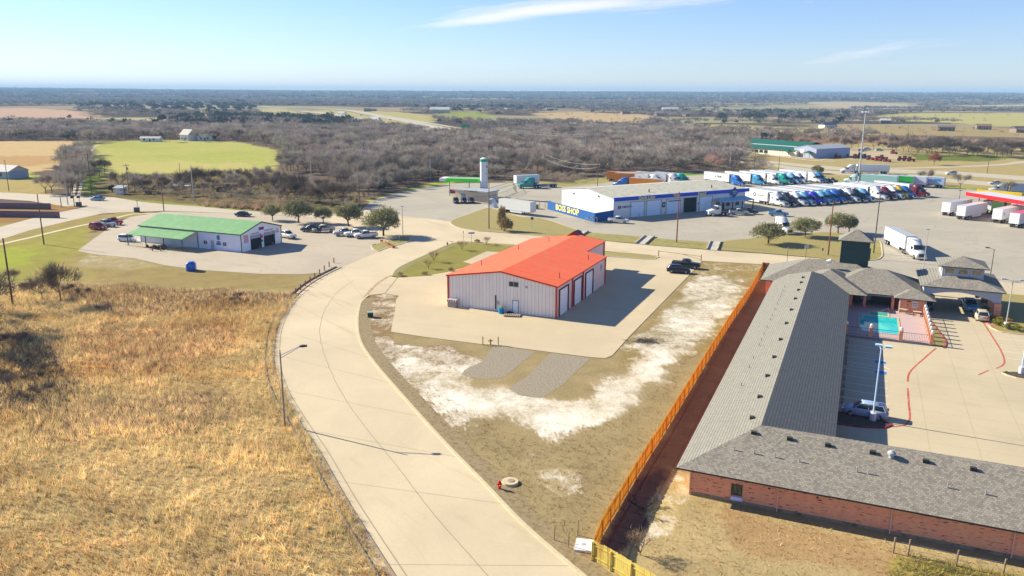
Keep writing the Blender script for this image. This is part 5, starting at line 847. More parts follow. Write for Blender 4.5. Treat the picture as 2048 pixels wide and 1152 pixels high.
for a, b in (((945, 407), (976, 407)), ((976, 407), (1010, 396)), ((1010, 396), (1033, 386)), ((1033, 386), (1026, 376))): rail(wf, G(*a), G(*b), .2, 2.3, 14, gm, 'panel', .05)
for a, b in (((980, 396), (1030, 380)),): rail(wf, G(*a), G(*b), 2.2, 3.4, 16, gm, 'pipe_rack', .06)
cw = empty('curved_shelter', G(986, 414), -30, label='white arched panel shelter beside the lone white trailer', cat='shelter'); q = MB()
for i in range(6): a, b = i * .26, (i + 1) * .26; q.face([(math.sin(a) * 2 - 1, -1.2, 2.6 * math.cos(a) * .98), (math.sin(a) * 2 - 1, 1.2, 2.6 * math.cos(a) * .98), (math.sin(b) * 2 - 1, 1.2, 2.6 * math.cos(b) * .98), (math.sin(b) * 2 - 1, -1.2, 2.6 * math.cos(b) * .98)])
q.box(-1.1, -1.0, -1.2, 1.2, 0, 2.55).box(-1, 1.0, -1.22, -1.18, 0, .9).build('panel', white, cw)

# ------------------------------------------------------------------ green-roofed shop
gs = empty('green_roof_shop', G(484, 505), 157.0, label='white metal shop with a light green roof, two open bays and red window signs', cat='shop')
# local x runs back along the long side, -y along the gable front
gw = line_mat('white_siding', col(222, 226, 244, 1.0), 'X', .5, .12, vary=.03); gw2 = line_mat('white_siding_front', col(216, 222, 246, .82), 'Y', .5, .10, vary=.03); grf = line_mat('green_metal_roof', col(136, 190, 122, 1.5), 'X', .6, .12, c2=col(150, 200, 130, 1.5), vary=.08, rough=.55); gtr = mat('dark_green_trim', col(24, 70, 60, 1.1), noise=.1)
Wd, Ln, gh, gz = 13.6, 30.5, 4.1, 6.0; q = MB()
q.face([(0, 0, 0), (0, 0, gh), (0, -Wd / 2, gz), (0, -Wd, gh), (0, -Wd, 0)], 1); q.face([(Ln, 0, 0), (Ln, -Wd, 0), (Ln, -Wd, gh), (Ln, -Wd / 2, gz), (Ln, 0, gh)], 1); q.face([(0, 0, 0), (Ln, 0, 0), (Ln, 0, gh), (0, 0, gh)], 0); q.face([(0, -Wd, 0), (0, -Wd, gh), (Ln, -Wd, gh), (Ln, -Wd, 0)], 0); q.build('wall', [gw, gw2], gs)
q = MB(); slab(q, [(-.25, .25, gh), (Ln + .2, .25, gh), (Ln + .2, -Wd / 2, gz + .08), (-.25, -Wd / 2, gz + .08)]); slab(q, [(-.25, -Wd - .25, gh), (-.25, -Wd / 2, gz + .08), (Ln + .2, -Wd / 2, gz + .08), (Ln + .2, -Wd - .25, gh)]); q.build('roof', grf, gs)
q = MB(); slab(q, [(12.8, .27, gh - .35), (12.8, 4.6, 2.75), (29.8, 4.6, 2.75), (29.8, .27, gh - .35)][::-1]); q.build('awning', grf, gs)
for x in (13.0, 18.5, 24, 29.6): MB().box(x - .07, x + .07, 4.3, 4.44, 0, 2.6).build('awning_post', gtr, gs)
MB().box(-.1, .05, -.02, .12, 0, gh - .1).build('corner_trim', gtr, gs); MB().box(-.1, .05, -Wd - .1, -Wd + .04, 0, gh - .1).build('corner_trim', gtr, gs); MB().box(12.5, 12.64, .01, .13, 0, gh - .4).build('downspout', gtr, gs); MB().box(-.2, Ln + .1, .26, .34, gh - .2, gh - .02).build('gutter', gtr, gs)
q = MB()
for a, b in (((.26, gh), (-Wd / 2, gz + .08)), ((-Wd / 2, gz + .08), (-Wd - .26, gh))): q.face([(-.27, a[0], a[1] - .24), (-.27, a[0], a[1] + .02), (-.27, b[0], b[1] + .02), (-.27, b[0], b[1] - .24)])
q.build('gable_trim', gtr, gs)
for y0, y1 in ((-3.0, -6.3), (-7.5, -11.0)):
    d = MB().box(-.03, -.004, y1, y0, .04, 2.9).build('bay_shade_panel', bay_shade, gs); MB().box(-.1, -.031, y1, y0, 2.5, 3.3).build('raised_door', palegrey, d); MB().box(-.12, -.003, y1 - .22, y1, .03, 3.35).build('door_track', gtr, d)  # dark panels paint the unlit inside of both bays
    MB().tube((-1.0, (y0 + y1) / 2, 0), (-1.0, (y0 + y1) / 2, .9), .1).build('bollard', mat('tan_bollard', col(190, 140, 120)), gs)
prl = mat('red_sign_ink', col(214, 110, 118, 1.1), noise=.3, scale=6, c2=col(226, 210, 226, 1.0), thr=(.48, .55)); MB().box(-.02, -.004, -2.3, -.8, 1.9, 3.7).build('painted_sign', prl, gs)
for y, z, w_, h_ in ((-4.6, 3.62, 1.4, .18), (-9.3, 3.75, 1.5, .18), (-12.3, 2.9, .55, .3), (-12.3, 3.5, .3, .2)): MB().box(-.03, -.004, y - w_, y + w_, z - h_, z + h_).build('painted_lettering', prl, gs)
MB().box(-.05, -.01, -7.7, -6.0, 4.1, 4.75).build('name_board', mat('board_blue_red', col(190, 60, 100, 1.1), c2=col(60, 70, 130, 1.1), thr=(.45, .55), scale=5), gs); MB().box(-.04, -.01, -7.2, -6.55, 2.2, 2.95).build('pink_sign', mat('pink_sign', col(240, 50, 150, 1.0)), gs); MB().box(-.04, -.01, -7.15, -6.6, 1.3, 1.85).build('green_sign', mat('green_sign', col(20, 140, 100, 1.0)), gs)
for x in (4.2, 9.8): f_ = MB().box(x, x + 1.1, .003, .06, 1.05, 2.0).build('window', white, gs); MB().box(x + .08, x + .5, .061, .07, 1.12, 1.93).box(x + .58, x + 1.02, .061, .07, 1.12, 1.93).build('pane', glass, f_)
MB().box(7.9, 8.8, .003, .05, .03, 2.1).build('side_door', palegrey, gs)
fl = MB(); 
for x, z, r_f in ((6.5, 2.6, .55), (6.3, 3.1, .35), (6.75, 3.0, .3)): fl.face([(x - r_f, .02, z), (x, .02, z - r_f * .7), (x + r_f, .02, z), (x + .05, .02, z + r_f * 1.5)])
fl.build('flame_emblem', mat('emblem_blue', col(70, 130, 170, 1.0)), gs); MB().box(6.0, 7.0, .004, .03, 1.75, 2.05).build('emblem_plate', mat('emblem_red', col(150, 50, 80, 1.0)), gs); MB().box(5.8, 7.2, .004, .03, 1.15, 1.7).build('emblem_plate', mat('emblem_blue', 0), gs)
def GS(x, y): return wl_(gs, x, y)
tp = empty('tyre_pile', GS(20.5, 5.3), 0, label='heap of black tyres under the edge of the green awning', cat='tyres'); q = MB()
for i in range(16): x, y, z = random.gauss(0, 1.1), random.gauss(0, .6), random.uniform(.12, .7); q.tube((x, y, z), (x + .05, y, z + .22), .34, n=10)
q.build('heap', black, tp)
fe = empty('shop_railing', GS(2, 0), 0, label='low grey railing along the green awning side of the shop', cat='railing'); fe.location = (0, 0, 0)
for a, b in (((9.5, 3.2), (13.5, 5.2)), ((13.5, 5.2), (17, 5.2)), ((24, 5.4), (29.5, 5.2))): rail(fe, GS(*a), GS(*b), .3, 1.15, 8, steel, 'rail_panel', .04)
for i, (x, y) in enumerate(((17.2, 6.6), (19.4, 6.9))): e = empty('orange_bollard', GS(x, y), 0, label=('left', 'right')[1 - i] + ' one of two orange brown bollards below the tyre pile', cat='bollard'); MB().tube((0, 0, 0), (0, 0, 1.1), .13).build('post', mat('orange_brown', col(200, 130, 90)), e)
mb_ = empty('recycling_bin', G(383, 541), 10, label='round blue bin with a hatch on the grass below the green roofed shop', cat='bin'); MB().loft([(-.85, .75, .05, 1.35), (-.5, .95, .03, 1.75, .8), (.4, .95, .03, 1.8, .8), (.85, .75, .05, 1.35)]).build('bin', paint('bin_blue', (16, 80, 190), 1.0), mb_, True); MB().face([(-.35, -1.0, .9), (.35, -1.0, .9), (.3, -.9, 1.5), (-.3, -.9, 1.5)]).build('hatch', PLB, mb_)

# ------------------------------------------------------------------ fuel canopy, farm dealer, far houses
fc_ = empty('fuel_canopy', G(1931, 390, 5.0), 0, label='long bright red fuel canopy at the right edge above the parked trailers', cat='canopy'); a, b = np.array(G(1931, 391, 5.0)), np.array(G(2048, 410, 5.0)); d = (b - a) / np.linalg.norm(b - a); fc_.location = (*a, 0); fc_.rotation_euler = (0, 0, math.atan2(d[1], d[0]))
MB().box(0, 40, 0, 8, 5, 6.1).build('canopy', mat('bright_red', col(250, 20, 30, .9), rough=.4, noise=.03), fc_); MB().box(.3, 39.7, .3, 7.7, 6.102, 6.16).build('canopy_top', mat('pale_top', col(226, 226, 232), noise=.15), fc_)
for x in (5, 11.5, 18.5, 26): MB().box(x - .2, x + .2, 3.6, 4.2, 0, 4.99).build('column', darkst, fc_); MB().box(x - .5, x + .5, 2.2, 3.2, .1, 2.0).build('fuel_pump', PY if x < 6 else darkst, fc_)
yb = empty('diesel_canopy', G(1953, 386, 5), -50, label='yellow beam of the diesel lanes behind the red canopy', cat='canopy'); yb.location = (*G(1953, 383, 5), 0); MB().box(0, 13, 0, .8, 4.7, 5.8).build('beam', PY, yb); [MB().tube((x, .4, 0), (x, .4, 4.69), .15).build('column', darkst, yb) for x in (1, 12)]
dh = empty('farm_dealer', G(1480, 306), 0, label='farm equipment dealership with a dark green roof and blue grey gable end', cat='store'); a, b = np.array(G(1462, 303)), np.array(G(1592, 314)); d = b - a; L_ = np.linalg.norm(d); dh.location = (*a, 0); dh.rotation_euler = (0, 0, math.atan2(d[1], d[0])); dgr = line_mat('dealer_roof', col(30, 106, 88, 1.3), 'X', 1.5, .25, vary=.2)
MB().box(0, L_, 0, 9, 0, 3.4).build('wall', mat('cream_wall', col(222, 214, 190, .9), noise=.1), dh); q = MB(); slab(q, [(-.3, -.6, 3.3), (L_ * .98, -.6, 3.3), (L_ * .98, 9, 5.0), (-.3, 9, 5.0)]); q.build('front_roof', dgr, dh)
MB().box(L_ * .05, L_ * .93, 9.01, 30, 0, 5.4).build('rear_wall', white, dh); q = MB(); slab(q, [(-.3, 8.9, 5.5), (L_ * .95, 8.9, 5.5), (L_ * .95, 20, 7.6), (-.3, 20, 7.6)]); slab(q, [(L_ * .95, 31, 5.5), (-.3, 31, 5.5), (-.3, 20, 7.6), (L_ * .95, 20, 7.6)]); q.build('rear_roof', dgr, dh)
q = MB().prism([(L_ * .93, 2), (L_ + 12, 2), (L_ + 12, 32), (L_ * .93, 32)], 0, 5.2); q.face([(L_ * .93, 1.99, 5.2), (L_ + 12, 1.99, 5.2), (L_ + 5.0, 1.99, 6.9)]); q.build('showroom', mat('showroom_blue', col(160, 166, 190, .95)), dh); q = MB(); slab(q, [(L_ * .93 - .3, 1.8, 5.22), (L_ + 5, 1.8, 7.0), (L_ + 5, 32, 7.0), (L_ * .93 - .3, 32, 5.22)][::-1]); slab(q, [(L_ + 12.3, 1.8, 5.22), (L_ + 5, 1.8, 7.0), (L_ + 5, 32, 7.0), (L_ + 12.3, 32, 5.22)]); q.build('showroom_roof', palegrey, dh)
MB().box(L_ + 1, L_ + 4, 1.85, 1.97, 1.2, 4.6).build('sign_board', white, dh); MB().box(L_ + 1.3, L_ + 3.7, 1.8, 1.849, 1.6, 2.2).build('sign_stripe', PRD, dh)
for x in (L_ * .9 - 3, L_ + 6.5): q = MB(); q.hip(x, x + 5, -3, 1.7, 3.0, pitch=.5); q.build('entrance_gable', [dgr, dgr, dgr], dh); [MB().tube((xx, -2.8, 0), (xx, -2.8, 2.85), .12).build('post', darkst, dh) for xx in (x + .3, x + 4.7)]
for i in range(7): window(dh, 6 + i * 3.6, 0, .8, 2.8, 1.7, frame=darkst)
wfn = empty('rail_fence', (0, 0, 0), 0, label='white rail fence in front of the farm dealership', cat='fence')
for a, b in (((1540, 312), (1575, 316)), ((1575, 316), (1610, 321)), ((1610, 321), (1650, 324)), ((1650, 324), (1668, 325))): rail(wfn, G(*a), G(*b), .4, 1.3, 6, white, 'rail_panel', .07)
wf2 = empty('rail_fence', (0, 0, 0), 0, label='short white rail fence beside the highway right of the light mast', cat='fence'); rail(wf2, G(1757, 334), G(1806, 331), .4, 1.4, 8, white, 'rail_panel', .07)
def tractor(loc, rz, m, label, group):
    t = empty('farm_tractor', (*loc, 0), rz, label=label, cat='tractor', group=group)
    MB().loft([(1.9, .35, .9, 1.4), (1.8, .42, .8, 1.5), (.3, .45, .8, 1.6), (-.3, .5, .7, 1.6)]).build('hood', m, t, True); MB().box(-1.5, -.1, -.65, .65, 1.2, 2.5).build('cab', glass, t); MB().box(-1.6, .0, -.75, .75, 2.51, 2.65).build('roof', m, t)
    for s in (-1, 1): wheel(t, -1.1, s * 1.1, .85, .45, s, rimm=m); wheel(t, 1.4, s * .85, .5, .3, s, rimm=m); MB().box(-1.9, -.4, s * .88 - .2, s * .88 + .2, 1.5, 1.62).build('fender', m, t)
    return t
tr0 = None; spots = [((1675, 316), PRD), ((1690, 313), PRD), ((1712, 317), PRD), ((1722, 314), PRD), ((1731, 317), PB), ((1740, 320), PRD), ((1756, 322), PRD), ((1765, 319), PRD), ((1774, 324), PRD), ((1788, 308), PRD), ((1802, 322), PRD), ((1812, 321), PRD), ((1822, 323), PRD), ((1630, 312), PRD), ((1642, 314), PRD), ((1350, 289), PRD), ((1366, 291), PGR), ((1382, 289), PRD), ((1240, 296), PRD)]
for i, (p, m) in enumerate(spots):
    lab = 'red farm tractor parked on the dealer yard among the bare trees'
    if m == PB: lab = 'blue farm tractor parked on the dealer yard'
    if m == PGR: lab = 'green farm implement between two red ones above the shop roof'
    if i in (15, 17, 18): lab = 'orange red farm machine standing at the edge of the bare wood'
    tractor(G(*p), RG.uniform(-70, 20), m, lab, 'farm machines of the dealership')
for i, (p, kk_) in enumerate((((1722, 303), 'suv'), ((1735, 300), 'suv'), ((1758, 302), 'suv'), ((1671, 306), 'pickup'), ((1663, 308), 'pickup'))): car(kk_, (PSI, PW, PSI, PW, PPB)[i], G(*p), -10 + 7 * i, ('silver', 'white', 'grey silver', 'white', 'pale blue')[i] + ' ' + ('car behind the tractors, leftmost', 'car behind the tractors, farthest', 'car behind the tractors, nearest the trees', 'pickup parked right of the dealer showroom', 'pickup parked against the dealer showroom')[i])
hw = mat('house_wall', col(214, 200, 180, 1.1), noise=.1, rnd=.15); hr = mat('house_roof', col(126, 112, 104), noise=.15, rnd=.3)
def house(p, w, d, h, rz, label, wm=hw, rm=hr, group=None, pitch=.5):
    g = G(*p); e = empty('farmhouse', (*g, float(terrain(np.array(g[0]), np.array(g[1])))), rz, label=label, cat='house', group=group); MB().box(-w / 2, w / 2, -d / 2, d / 2, 0, h).build('wall', wm, e); q = MB()
    q.face([(-w / 2 - .4, -d / 2 - .4, h), (w / 2 + .4, -d / 2 - .4, h), (w / 2 + .4, 0, h + d / 2 * pitch), (-w / 2 - .4, 0, h + d / 2 * pitch)]); q.face([(w / 2 + .4, d / 2 + .4, h), (-w / 2 - .4, d / 2 + .4, h), (-w / 2 - .4, 0, h + d / 2 * pitch), (w / 2 + .4, 0, h + d / 2 * pitch)])
    q.face([(w / 2 + .1, -d / 2, h), (w / 2 + .1, d / 2, h), (w / 2 + .1, 0, h + d / 2 * pitch)]); q.face([(-w / 2 - .1, d / 2, h), (-w / 2 - .1, -d / 2, h), (-w / 2 - .1, 0, h + d / 2 * pitch)]); q.build('roof', rm, e)
    for x in (-w * .28, w * .2): MB().box(x - .7, x + .7, -d / 2 - .06, -d / 2 - .01, 1, 2.3).build('window', glass, e)
    MB().box(-.5, .5, -d / 2 - .06, -d / 2 - .01, .05, 2.1).build('door', darkst, e); return e
wr = mat('white_roof', col(222, 216, 206), noise=.1)
house((378, 281), 9, 8, 4.2, -30, 'white farmhouse with a steep roof among trees beyond the green field', white, wr, pitch=1.0); house((303, 283), 14, 5, 2.4, 0, 'low pale shed at the top of the green field', white, wr); house((12, 355), 15, 9, 3, -20, 'blue white house with a pale roof at the left edge', mat('pale_blue_wall', col(190, 204, 226)), wr); house((410, 281), 10, 6, 3, 20, 'small white outbuilding right of the farmhouse', white, wr)
house((880, 226), 34, 22, 6, 0, 'large pale roofed house on the green beyond the highway', hw, wr, pitch=.4); house((1340, 226), 30, 14, 7, 0, 'white long building on the far tan slope', white, wr); house((1655, 257), 16, 10, 4, 20, 'dark blue roofed house behind the light mast', hw, mat('blue_roof', col(60, 90, 120)))
hw2 = mat('dull_house_wall', col(160, 140, 124), noise=.1, rnd=.25)
FH = [(735, 223), (745, 222), (1000, 219), (1015, 222), (1030, 220), (1060, 217), (1068, 222), (1082, 218), (1098, 221), (1112, 217), (1150, 214), (1165, 219), (1290, 214), (1320, 212), (1360, 216), (1408, 213), (1450, 215), (1250, 228), (1318, 231), (1372, 232), (1892, 262), (1966, 259), (2036, 265), (1770, 247), (820, 213), (850, 207), (1560, 206), (1760, 209), (1900, 206), (1480, 208)]
for i, p in enumerate(FH): house(p, RG.uniform(9, 16), RG.uniform(7, 10), RG.uniform(2.6, 4), RG.uniform(-40, 40), 'small far house standing among trees below the horizon', wm=hw2, rm=(hr, mat('tile_roof', col(150, 120, 104)), hr, wr, hr)[i % 5], group='small far houses among the trees')
# shed and low walls at the left road
for p, L_, lab in (((20, 417), 26, 'upper long low brick coloured wall at the left road bend'), ((25, 434), 28, 'lower long low purple grey wall at the left road bend')): e = empty('low_wall', (*G(*p), 0), -4, label=lab, cat='wall'); MB().box(-L_ / 2, L_ / 2, -.2, .2, 0, 1.8).build('wall', mat('mauve_brick', col(150, 120, 124), noise=.2), e)
e = empty('roadside_shed', G(242, 388), -10, label='small white shed with a tilted roof beside the dirt track brush', cat='shed'); MB().box(-1.6, 1.6, -1.2, 1.2, 0, 2.2).build('wall', white, e); q = MB(); slab(q, [(-2, -1.6, 2.25), (2, -1.6, 2.25), (2, 1.6, 2.9), (-2, 1.6, 2.9)]); q.build('roof', palegrey, e)
e = empty('carport', G(362, 385), -15, label='low pale roof on posts half hidden by brush behind the road', cat='shed'); MB().box(-4.5, 4.5, -1.6, 1.6, 2.4, 2.6).build('roof', palegrey, e); [MB().tube((x, y, 0), (x, y, 2.39), .08).build('post', darkst, e) for x in (-4, 4) for y in (-1.3, 1.3)]

# ------------------------------------------------------------------ trees
def limbs(seed, h, spread, n0=5, trunk_r=.16, fork=.28, tubes_n=4, levels=3, up=.55):
    """branching skeleton: returns list of (a, b, ra, rb) and the tips"""
    rn = random.Random(seed); seg = []; tips = []
    def grow(p, d, L_, r, lv):
        q = p + d * L_; seg.append((p, q, r, r * .62)); 
        if lv == 0: tips.append((q, d)); return
        for _ in range(rn.choice((2, 3, 3))):
            nd = (d + Vector((rn.uniform(-1, 1), rn.uniform(-1, 1), rn.uniform(-.25, .55) * up * 2)) * spread).normalized(); grow(q, nd, L_ * rn.uniform(.62, .85), r * .6, lv - 1)
    t0 = Vector((0, 0, h * fork)); seg.append((Vector((0, 0, -.1)), t0, trunk_r, trunk_r * .8))
    for i in range(n0):
        a = 2 * math.pi * i / n0 + rn.uniform(-.4, .4); grow(t0, Vector((math.cos(a) * spread, math.sin(a) * spread, rn.uniform(.6, 1.1))).normalized(), h * .26, trunk_r * .55, levels - 1)
    return seg, tips
def slivers(pts, dirs, length, width, rng, jit=.6):
    """thin twig or leaf triangles starting at pts and pointing along dirs"""
    n = len(pts); d = dirs + rng.normal(0, jit, (n, 3)); d /= np.linalg.norm(d, axis=1)[:, None]; L_ = length * rng.uniform(.5, 1.3, (n, 1)); s = np.cross(d, rng.normal(0, 1, (n, 3))); s /= np.linalg.norm(s, axis=1)[:, None]; w = width * rng.uniform(.6, 1.4, (n, 1))
    V = np.stack([pts - s * w / 2, pts + s * w / 2, pts + d * L_], 1).reshape(-1, 3); return V, np.arange(n * 3).reshape(-1, 3)
def tuft(seed, nb, h, w, lean):
    rng = np.random.default_rng(seed); p = np.zeros((nb, 3)); p[:, :2] = rng.normal(0, .16, (nb, 2)); d = np.concatenate([rng.normal(0, lean, (nb, 2)), np.ones((nb, 1))], 1); return slivers(p, d, h, w, rng, .12)
def bare_arrays(seed, h=8., w=1.0, n=1300, tl=1.2, tw=.07, n0=5, spread=.75, levels=3, fork=.22):
    rng = np.random.default_rng(seed); seg, tips = limbs(seed, h, spread, n0, .018 * h, fork, levels=levels); T = np.array([list(p) for p, d in tips]); D = np.array([list(d) for p, d in tips])
    c = T.mean(0); i = rng.integers(0, len(T), n); P_ = T[i] + rng.normal(0, h * .055, (n, 3)) - D[i] * rng.uniform(0, h * .12, (n, 1)); out = P_ - np.array([0, 0, h * .2]); out /= np.linalg.norm(out, axis=1)[:, None] + 1e-6
    return seg, slivers(P_, D[i] * .6 + out * .6 + np.array([0, 0, .2]), tl, tw, rng, .45)
def leaf_arrays(seed, h=6., rx=3.4, n=4200, size=.26, clumps=46, low=.22, elong=1.6):
    rng = np.random.default_rng(seed); u = rng.normal(0, 1, (clumps, 3)); u /= np.linalg.norm(u, axis=1)[:, None]; u[:, 2] = np.abs(u[:, 2]) * 1.0 - .32; rz = h * (1 - low) * .52; c0 = np.array([0, 0, h * low + rz * .75])
    C = c0 + u * np.array([rx, rx, rz]) * rng.uniform(.45, .86, (clumps, 1)); cr = rx * rng.uniform(.14, .36, clumps); i = rng.integers(0, clumps, n); v = rng.normal(0, 1, (n, 3)); v /= np.linalg.norm(v, axis=1)[:, None]
    P_ = C[i] + v * (cr[i] * rng.uniform(.55, 1.1, n))[:, None]; P_[:, 2] = np.maximum(P_[:, 2], h * low * .8); V, T = slivers(P_, v + np.array([0, 0, .2]), size * elong, size, rng, .9); return V, T, C
barkm = mat('grey_bark', col(120, 104, 94, 1.5), noise=.25, scale=3, rnd=.15); barkd = mat('brown_bark', col(110, 84, 66, 1.5), noise=.25, scale=3)
twigm = mat('twigs', col(172, 160, 146, 1.2), noise=.12, rnd=.26, transl=.15, rough=.95, spec=.05, scale=.4); twigo = mat('tan_twigs', col(176, 150, 116, 1.3), noise=.2, rnd=.2, transl=.2, rough=.95, spec=.05, scale=.5); twigr = mat('russet_twigs', col(196, 128, 92, 1.4), noise=.2, rnd=.15, transl=.2, rough=.95, spec=.05)
oakm = mat('oak_leaves', (.38, .35, .18), noise=.45, scale=1.1, transl=.25, rough=.85, spec=.15, rnd=.15, c2=(.17, .18, .085), thr=(.42, .6)); ceda = mat('cedar_leaves', (.045, .07, .035), noise=.3, scale=.7, transl=.15, rough=.9, spec=.1, rnd=.2); tanbm = mat('tan_foliage', col(188, 164, 112, 1.4), noise=.3, scale=1, transl=.3, rough=.9, rnd=.1)
def seg_mesh(seg, name, m, n=4):
    q = MB(); [q.tube(a, b, ra, rb, n, caps=False) for a, b, ra, rb in seg]; me = q.build(name, m); d = me.data; bpy.data.objects.remove(me); return d
def tri_mesh(V, T, name, m): o = np_mesh(name, V, T, m); d = o.data; bpy.data.objects.remove(o); return d
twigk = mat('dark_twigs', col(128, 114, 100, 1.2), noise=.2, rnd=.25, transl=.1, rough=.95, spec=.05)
def make_tree(name, loc, trunk, crown, s=1., rz=0., label=None, cat='tree', group=None, sz=None):
    t = empty(name, loc, rz, label=label, cat=cat, group=group); t.scale = (s, s, sz or s)
    link(bpy.data.objects.new('trunk', trunk), t); link(bpy.data.objects.new('crown', crown), t); return t
BT = []; BD = []
for i, (n_, tl, tw, h) in enumerate(((1700, 1.15, .07, 8), (1500, 1.3, .075, 9), (1800, 1.0, .065, 7), (1600, 1.2, .07, 8), (1900, 1.0, .06, 6.5))):
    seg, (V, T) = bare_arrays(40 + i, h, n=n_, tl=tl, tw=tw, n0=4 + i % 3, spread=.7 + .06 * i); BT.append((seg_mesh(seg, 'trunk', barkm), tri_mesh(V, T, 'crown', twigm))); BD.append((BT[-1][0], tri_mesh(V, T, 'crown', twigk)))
LO = []
for i in range(3):
    V, T, C = leaf_arrays(70 + i, 6.6, 4.0, 6400, .22, 60, .2); sg = [(Vector((0, 0, -.1)), Vector((.1, 0, 1.5)), .22, .17)] + [(Vector((.1, 0, 1.5)), Vector(C[j]) * .82, .11, .03) for j in range(0, 26, 2)]; LO.append((seg_mesh(sg, 'trunk', barkd, 6), tri_mesh(V, T, 'crown', oakm)))
for j, (p, w, hh, lab) in enumerate((((545, 441), 20, 36, 'smallest of the five live oaks along the shop lot, farthest left'), ((597, 446), 31.5, 53, 'round dark live oak second from the left along the shop lot'), ((647, 447), 17.5, 39, 'small yellowish live oak third from the left along the shop lot'), ((697, 453), 30.5, 51, 'paler wide live oak fourth from the left along the shop lot'), ((767, 472), 39, 65, 'biggest live oak at the corner of the curving street'),
     ((1536, 488), 35, 50, 'live oak with a bare trunk left of the other two by the truck stop verge'), ((1610, 474), 34, 44, 'middle live oak on the verge below the front truck row'), ((1676, 467), 27, 49, 'taller live oak with two trunks behind the dark green tower'), ((1698, 466), 22, 42, 'slim live oak leaning on the two trunked one behind the tower'))):
    k = (p[1] - 189) / 36.; s = w / k / 3.75; zz = hh / k / 6.7; make_tree('live_oak', G(*p), *LO[j % 3], s * 1.0, j * 73, lab, 'tree', 'live oaks in the paved lots', zz * 1.02)
TB = []
for i in range(2):
    V, T, C = leaf_arrays(90 + i, 5, 2.4, 1500, .2, 26, .05, 3.0); sg = [(Vector((0, 0, 0)), Vector(C[j]), .06, .02) for j in range(0, 20, 2)]; TB.append((seg_mesh(sg, 'trunk', barkd, 4), tri_mesh(V, T, 'crown', tanbm)))
make_tree('bushy_tree', G(1008, 463), *TB[0], 1.0, 20, 'shaggy tan bush with a tall thin spire on the triangular verge', sz=.9); make_tree('bushy_tree', G(1003, 461), *TB[1], .55, 80, 'slender upper spire tree growing behind the shaggy tan bush', sz=1.6)
SH = []
for i in range(2):
    seg, (V, T) = bare_arrays(120 + i, 3.2, n=420, tl=.5, tw=.035, n0=7, spread=.42, levels=3, fork=.06); SH.append((seg_mesh(seg, 'trunk', barkd), tri_mesh(V, T, 'crown', twigo)))
for j, (p, s, lab) in enumerate((((857, 537), .78, 'lowest of the bare crepe myrtles on the front lawn'), ((868, 523), .98, 'bare crepe myrtle second from the street bend on the front lawn'), ((924, 500), .95, 'bare crepe myrtle near the blue street sign'), ((973, 489), .8, 'bare crepe myrtle at the top of the front lawn'))): make_tree('crepe_myrtle', G(*p), *SH[j % 2], s, j * 50, lab, 'shrub', 'bare shrubs on the front lawn')
def clump(p, r, h, m, label, name='shrub', n=260, cat='shrub', seed=0, leaf=.12, z=0., group=None):
    V, T, _ = leaf_arrays(200 + seed, h, r, n, leaf, 14, .02, 2.2); e = tri_mesh(V, T, name, m); o = link(bpy.data.objects.new(name, e)); o.location = (*p[:2], z); return tag(o, label, cat, group)
for j, (p, lab) in enumerate((((800, 552), 'dead brown shrub at the lawn corner by the yard driveway'), ((850, 550), 'low dead plant along the lower lawn edge'), ((902, 542), 'small dead shrub at the lawn edge left of the red roof'), ((955, 485), 'low dead shrub beside the blue street sign'))): clump(G(*p), .8, .9, tanbm, lab, seed=j)
hedg = mat('hedge_leaves', col(168, 160, 50, 1.4), noise=.35, scale=2, transl=.25, rough=.9, c2=col(110, 124, 50, 1.4), thr=(.45, .6)); orb = mat('orange_bush', col(206, 160, 60, 1.4), noise=.3, scale=3, transl=.25)
for j, (x, y) in enumerate(((33.9, 77.8), (34.9, 77.2), (36.1, 76.8))): clump(H(x, y), .6, .95, orb, ('left', 'middle', 'right')[j] + ' one of three orange round bushes below the canopy pillar', 'round_bush', 500, seed=20 + j, leaf=.09, z=.1, group='orange round bushes')
hd = None
for j, (x, y) in enumerate(((34.2, 75.3), (34.6, 74.2), (35.2, 73.2), (36.4, 72.5), (37.8, 72.2), (39.3, 72.0), (41, 71.8))): clump(H(x, y), .85, 1.1, hedg, 'yellow green clump of the clipped hedge by the motel drive, number %s from the canopy' % ('one two three four five six seven'.split()[j]), 'hedge_clump', 600, 'hedge', 30 + j, .1, .1, group='hedge clumps by the motel drive')
for j, (x, y) in enumerate(((33.4, 92), (33.9, 88.5), (33.6, 84))): clump(H(x, y), .8, 1.0, hedg, ('far', 'middle', 'near')[j] + ' yellow green shrub seen through the canopy arch', 'shrub', 400, seed=44 + j, leaf=.1, z=.1)
make_tree('small_bare_tree', H(39.4, 77.6, .1), *SH[1], .85, 30, 'small pale bare tree on the motel bed right of the double headed lamp')
# loose brush: big bare shrub tree on the left and off-frame trees whose shade falls into the picture
for j, (p, s) in enumerate((((6, 700), .42), ((38, 735), .36), ((70, 770), .4), ((12, 790), .45), ((100, 742), .3), ((46, 690), .34), ((84, 800), .32))): make_tree('dark_bush', G(*p), *BD[j % 5], s, j * 77, 'low dark leafless bush standing for brush and tree shade at the left edge of the field', 'shrub', 'dark bushes at the left edge', s * .8)  # added to darken the edge: partly brush, partly shade of trees outside the view
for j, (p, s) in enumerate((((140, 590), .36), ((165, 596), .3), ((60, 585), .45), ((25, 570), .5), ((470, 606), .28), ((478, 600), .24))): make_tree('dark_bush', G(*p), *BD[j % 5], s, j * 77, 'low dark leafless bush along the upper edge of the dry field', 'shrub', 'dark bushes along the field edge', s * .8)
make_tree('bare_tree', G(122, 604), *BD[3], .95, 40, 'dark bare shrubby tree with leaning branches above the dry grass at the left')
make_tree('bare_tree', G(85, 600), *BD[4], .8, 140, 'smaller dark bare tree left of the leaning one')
BK = []
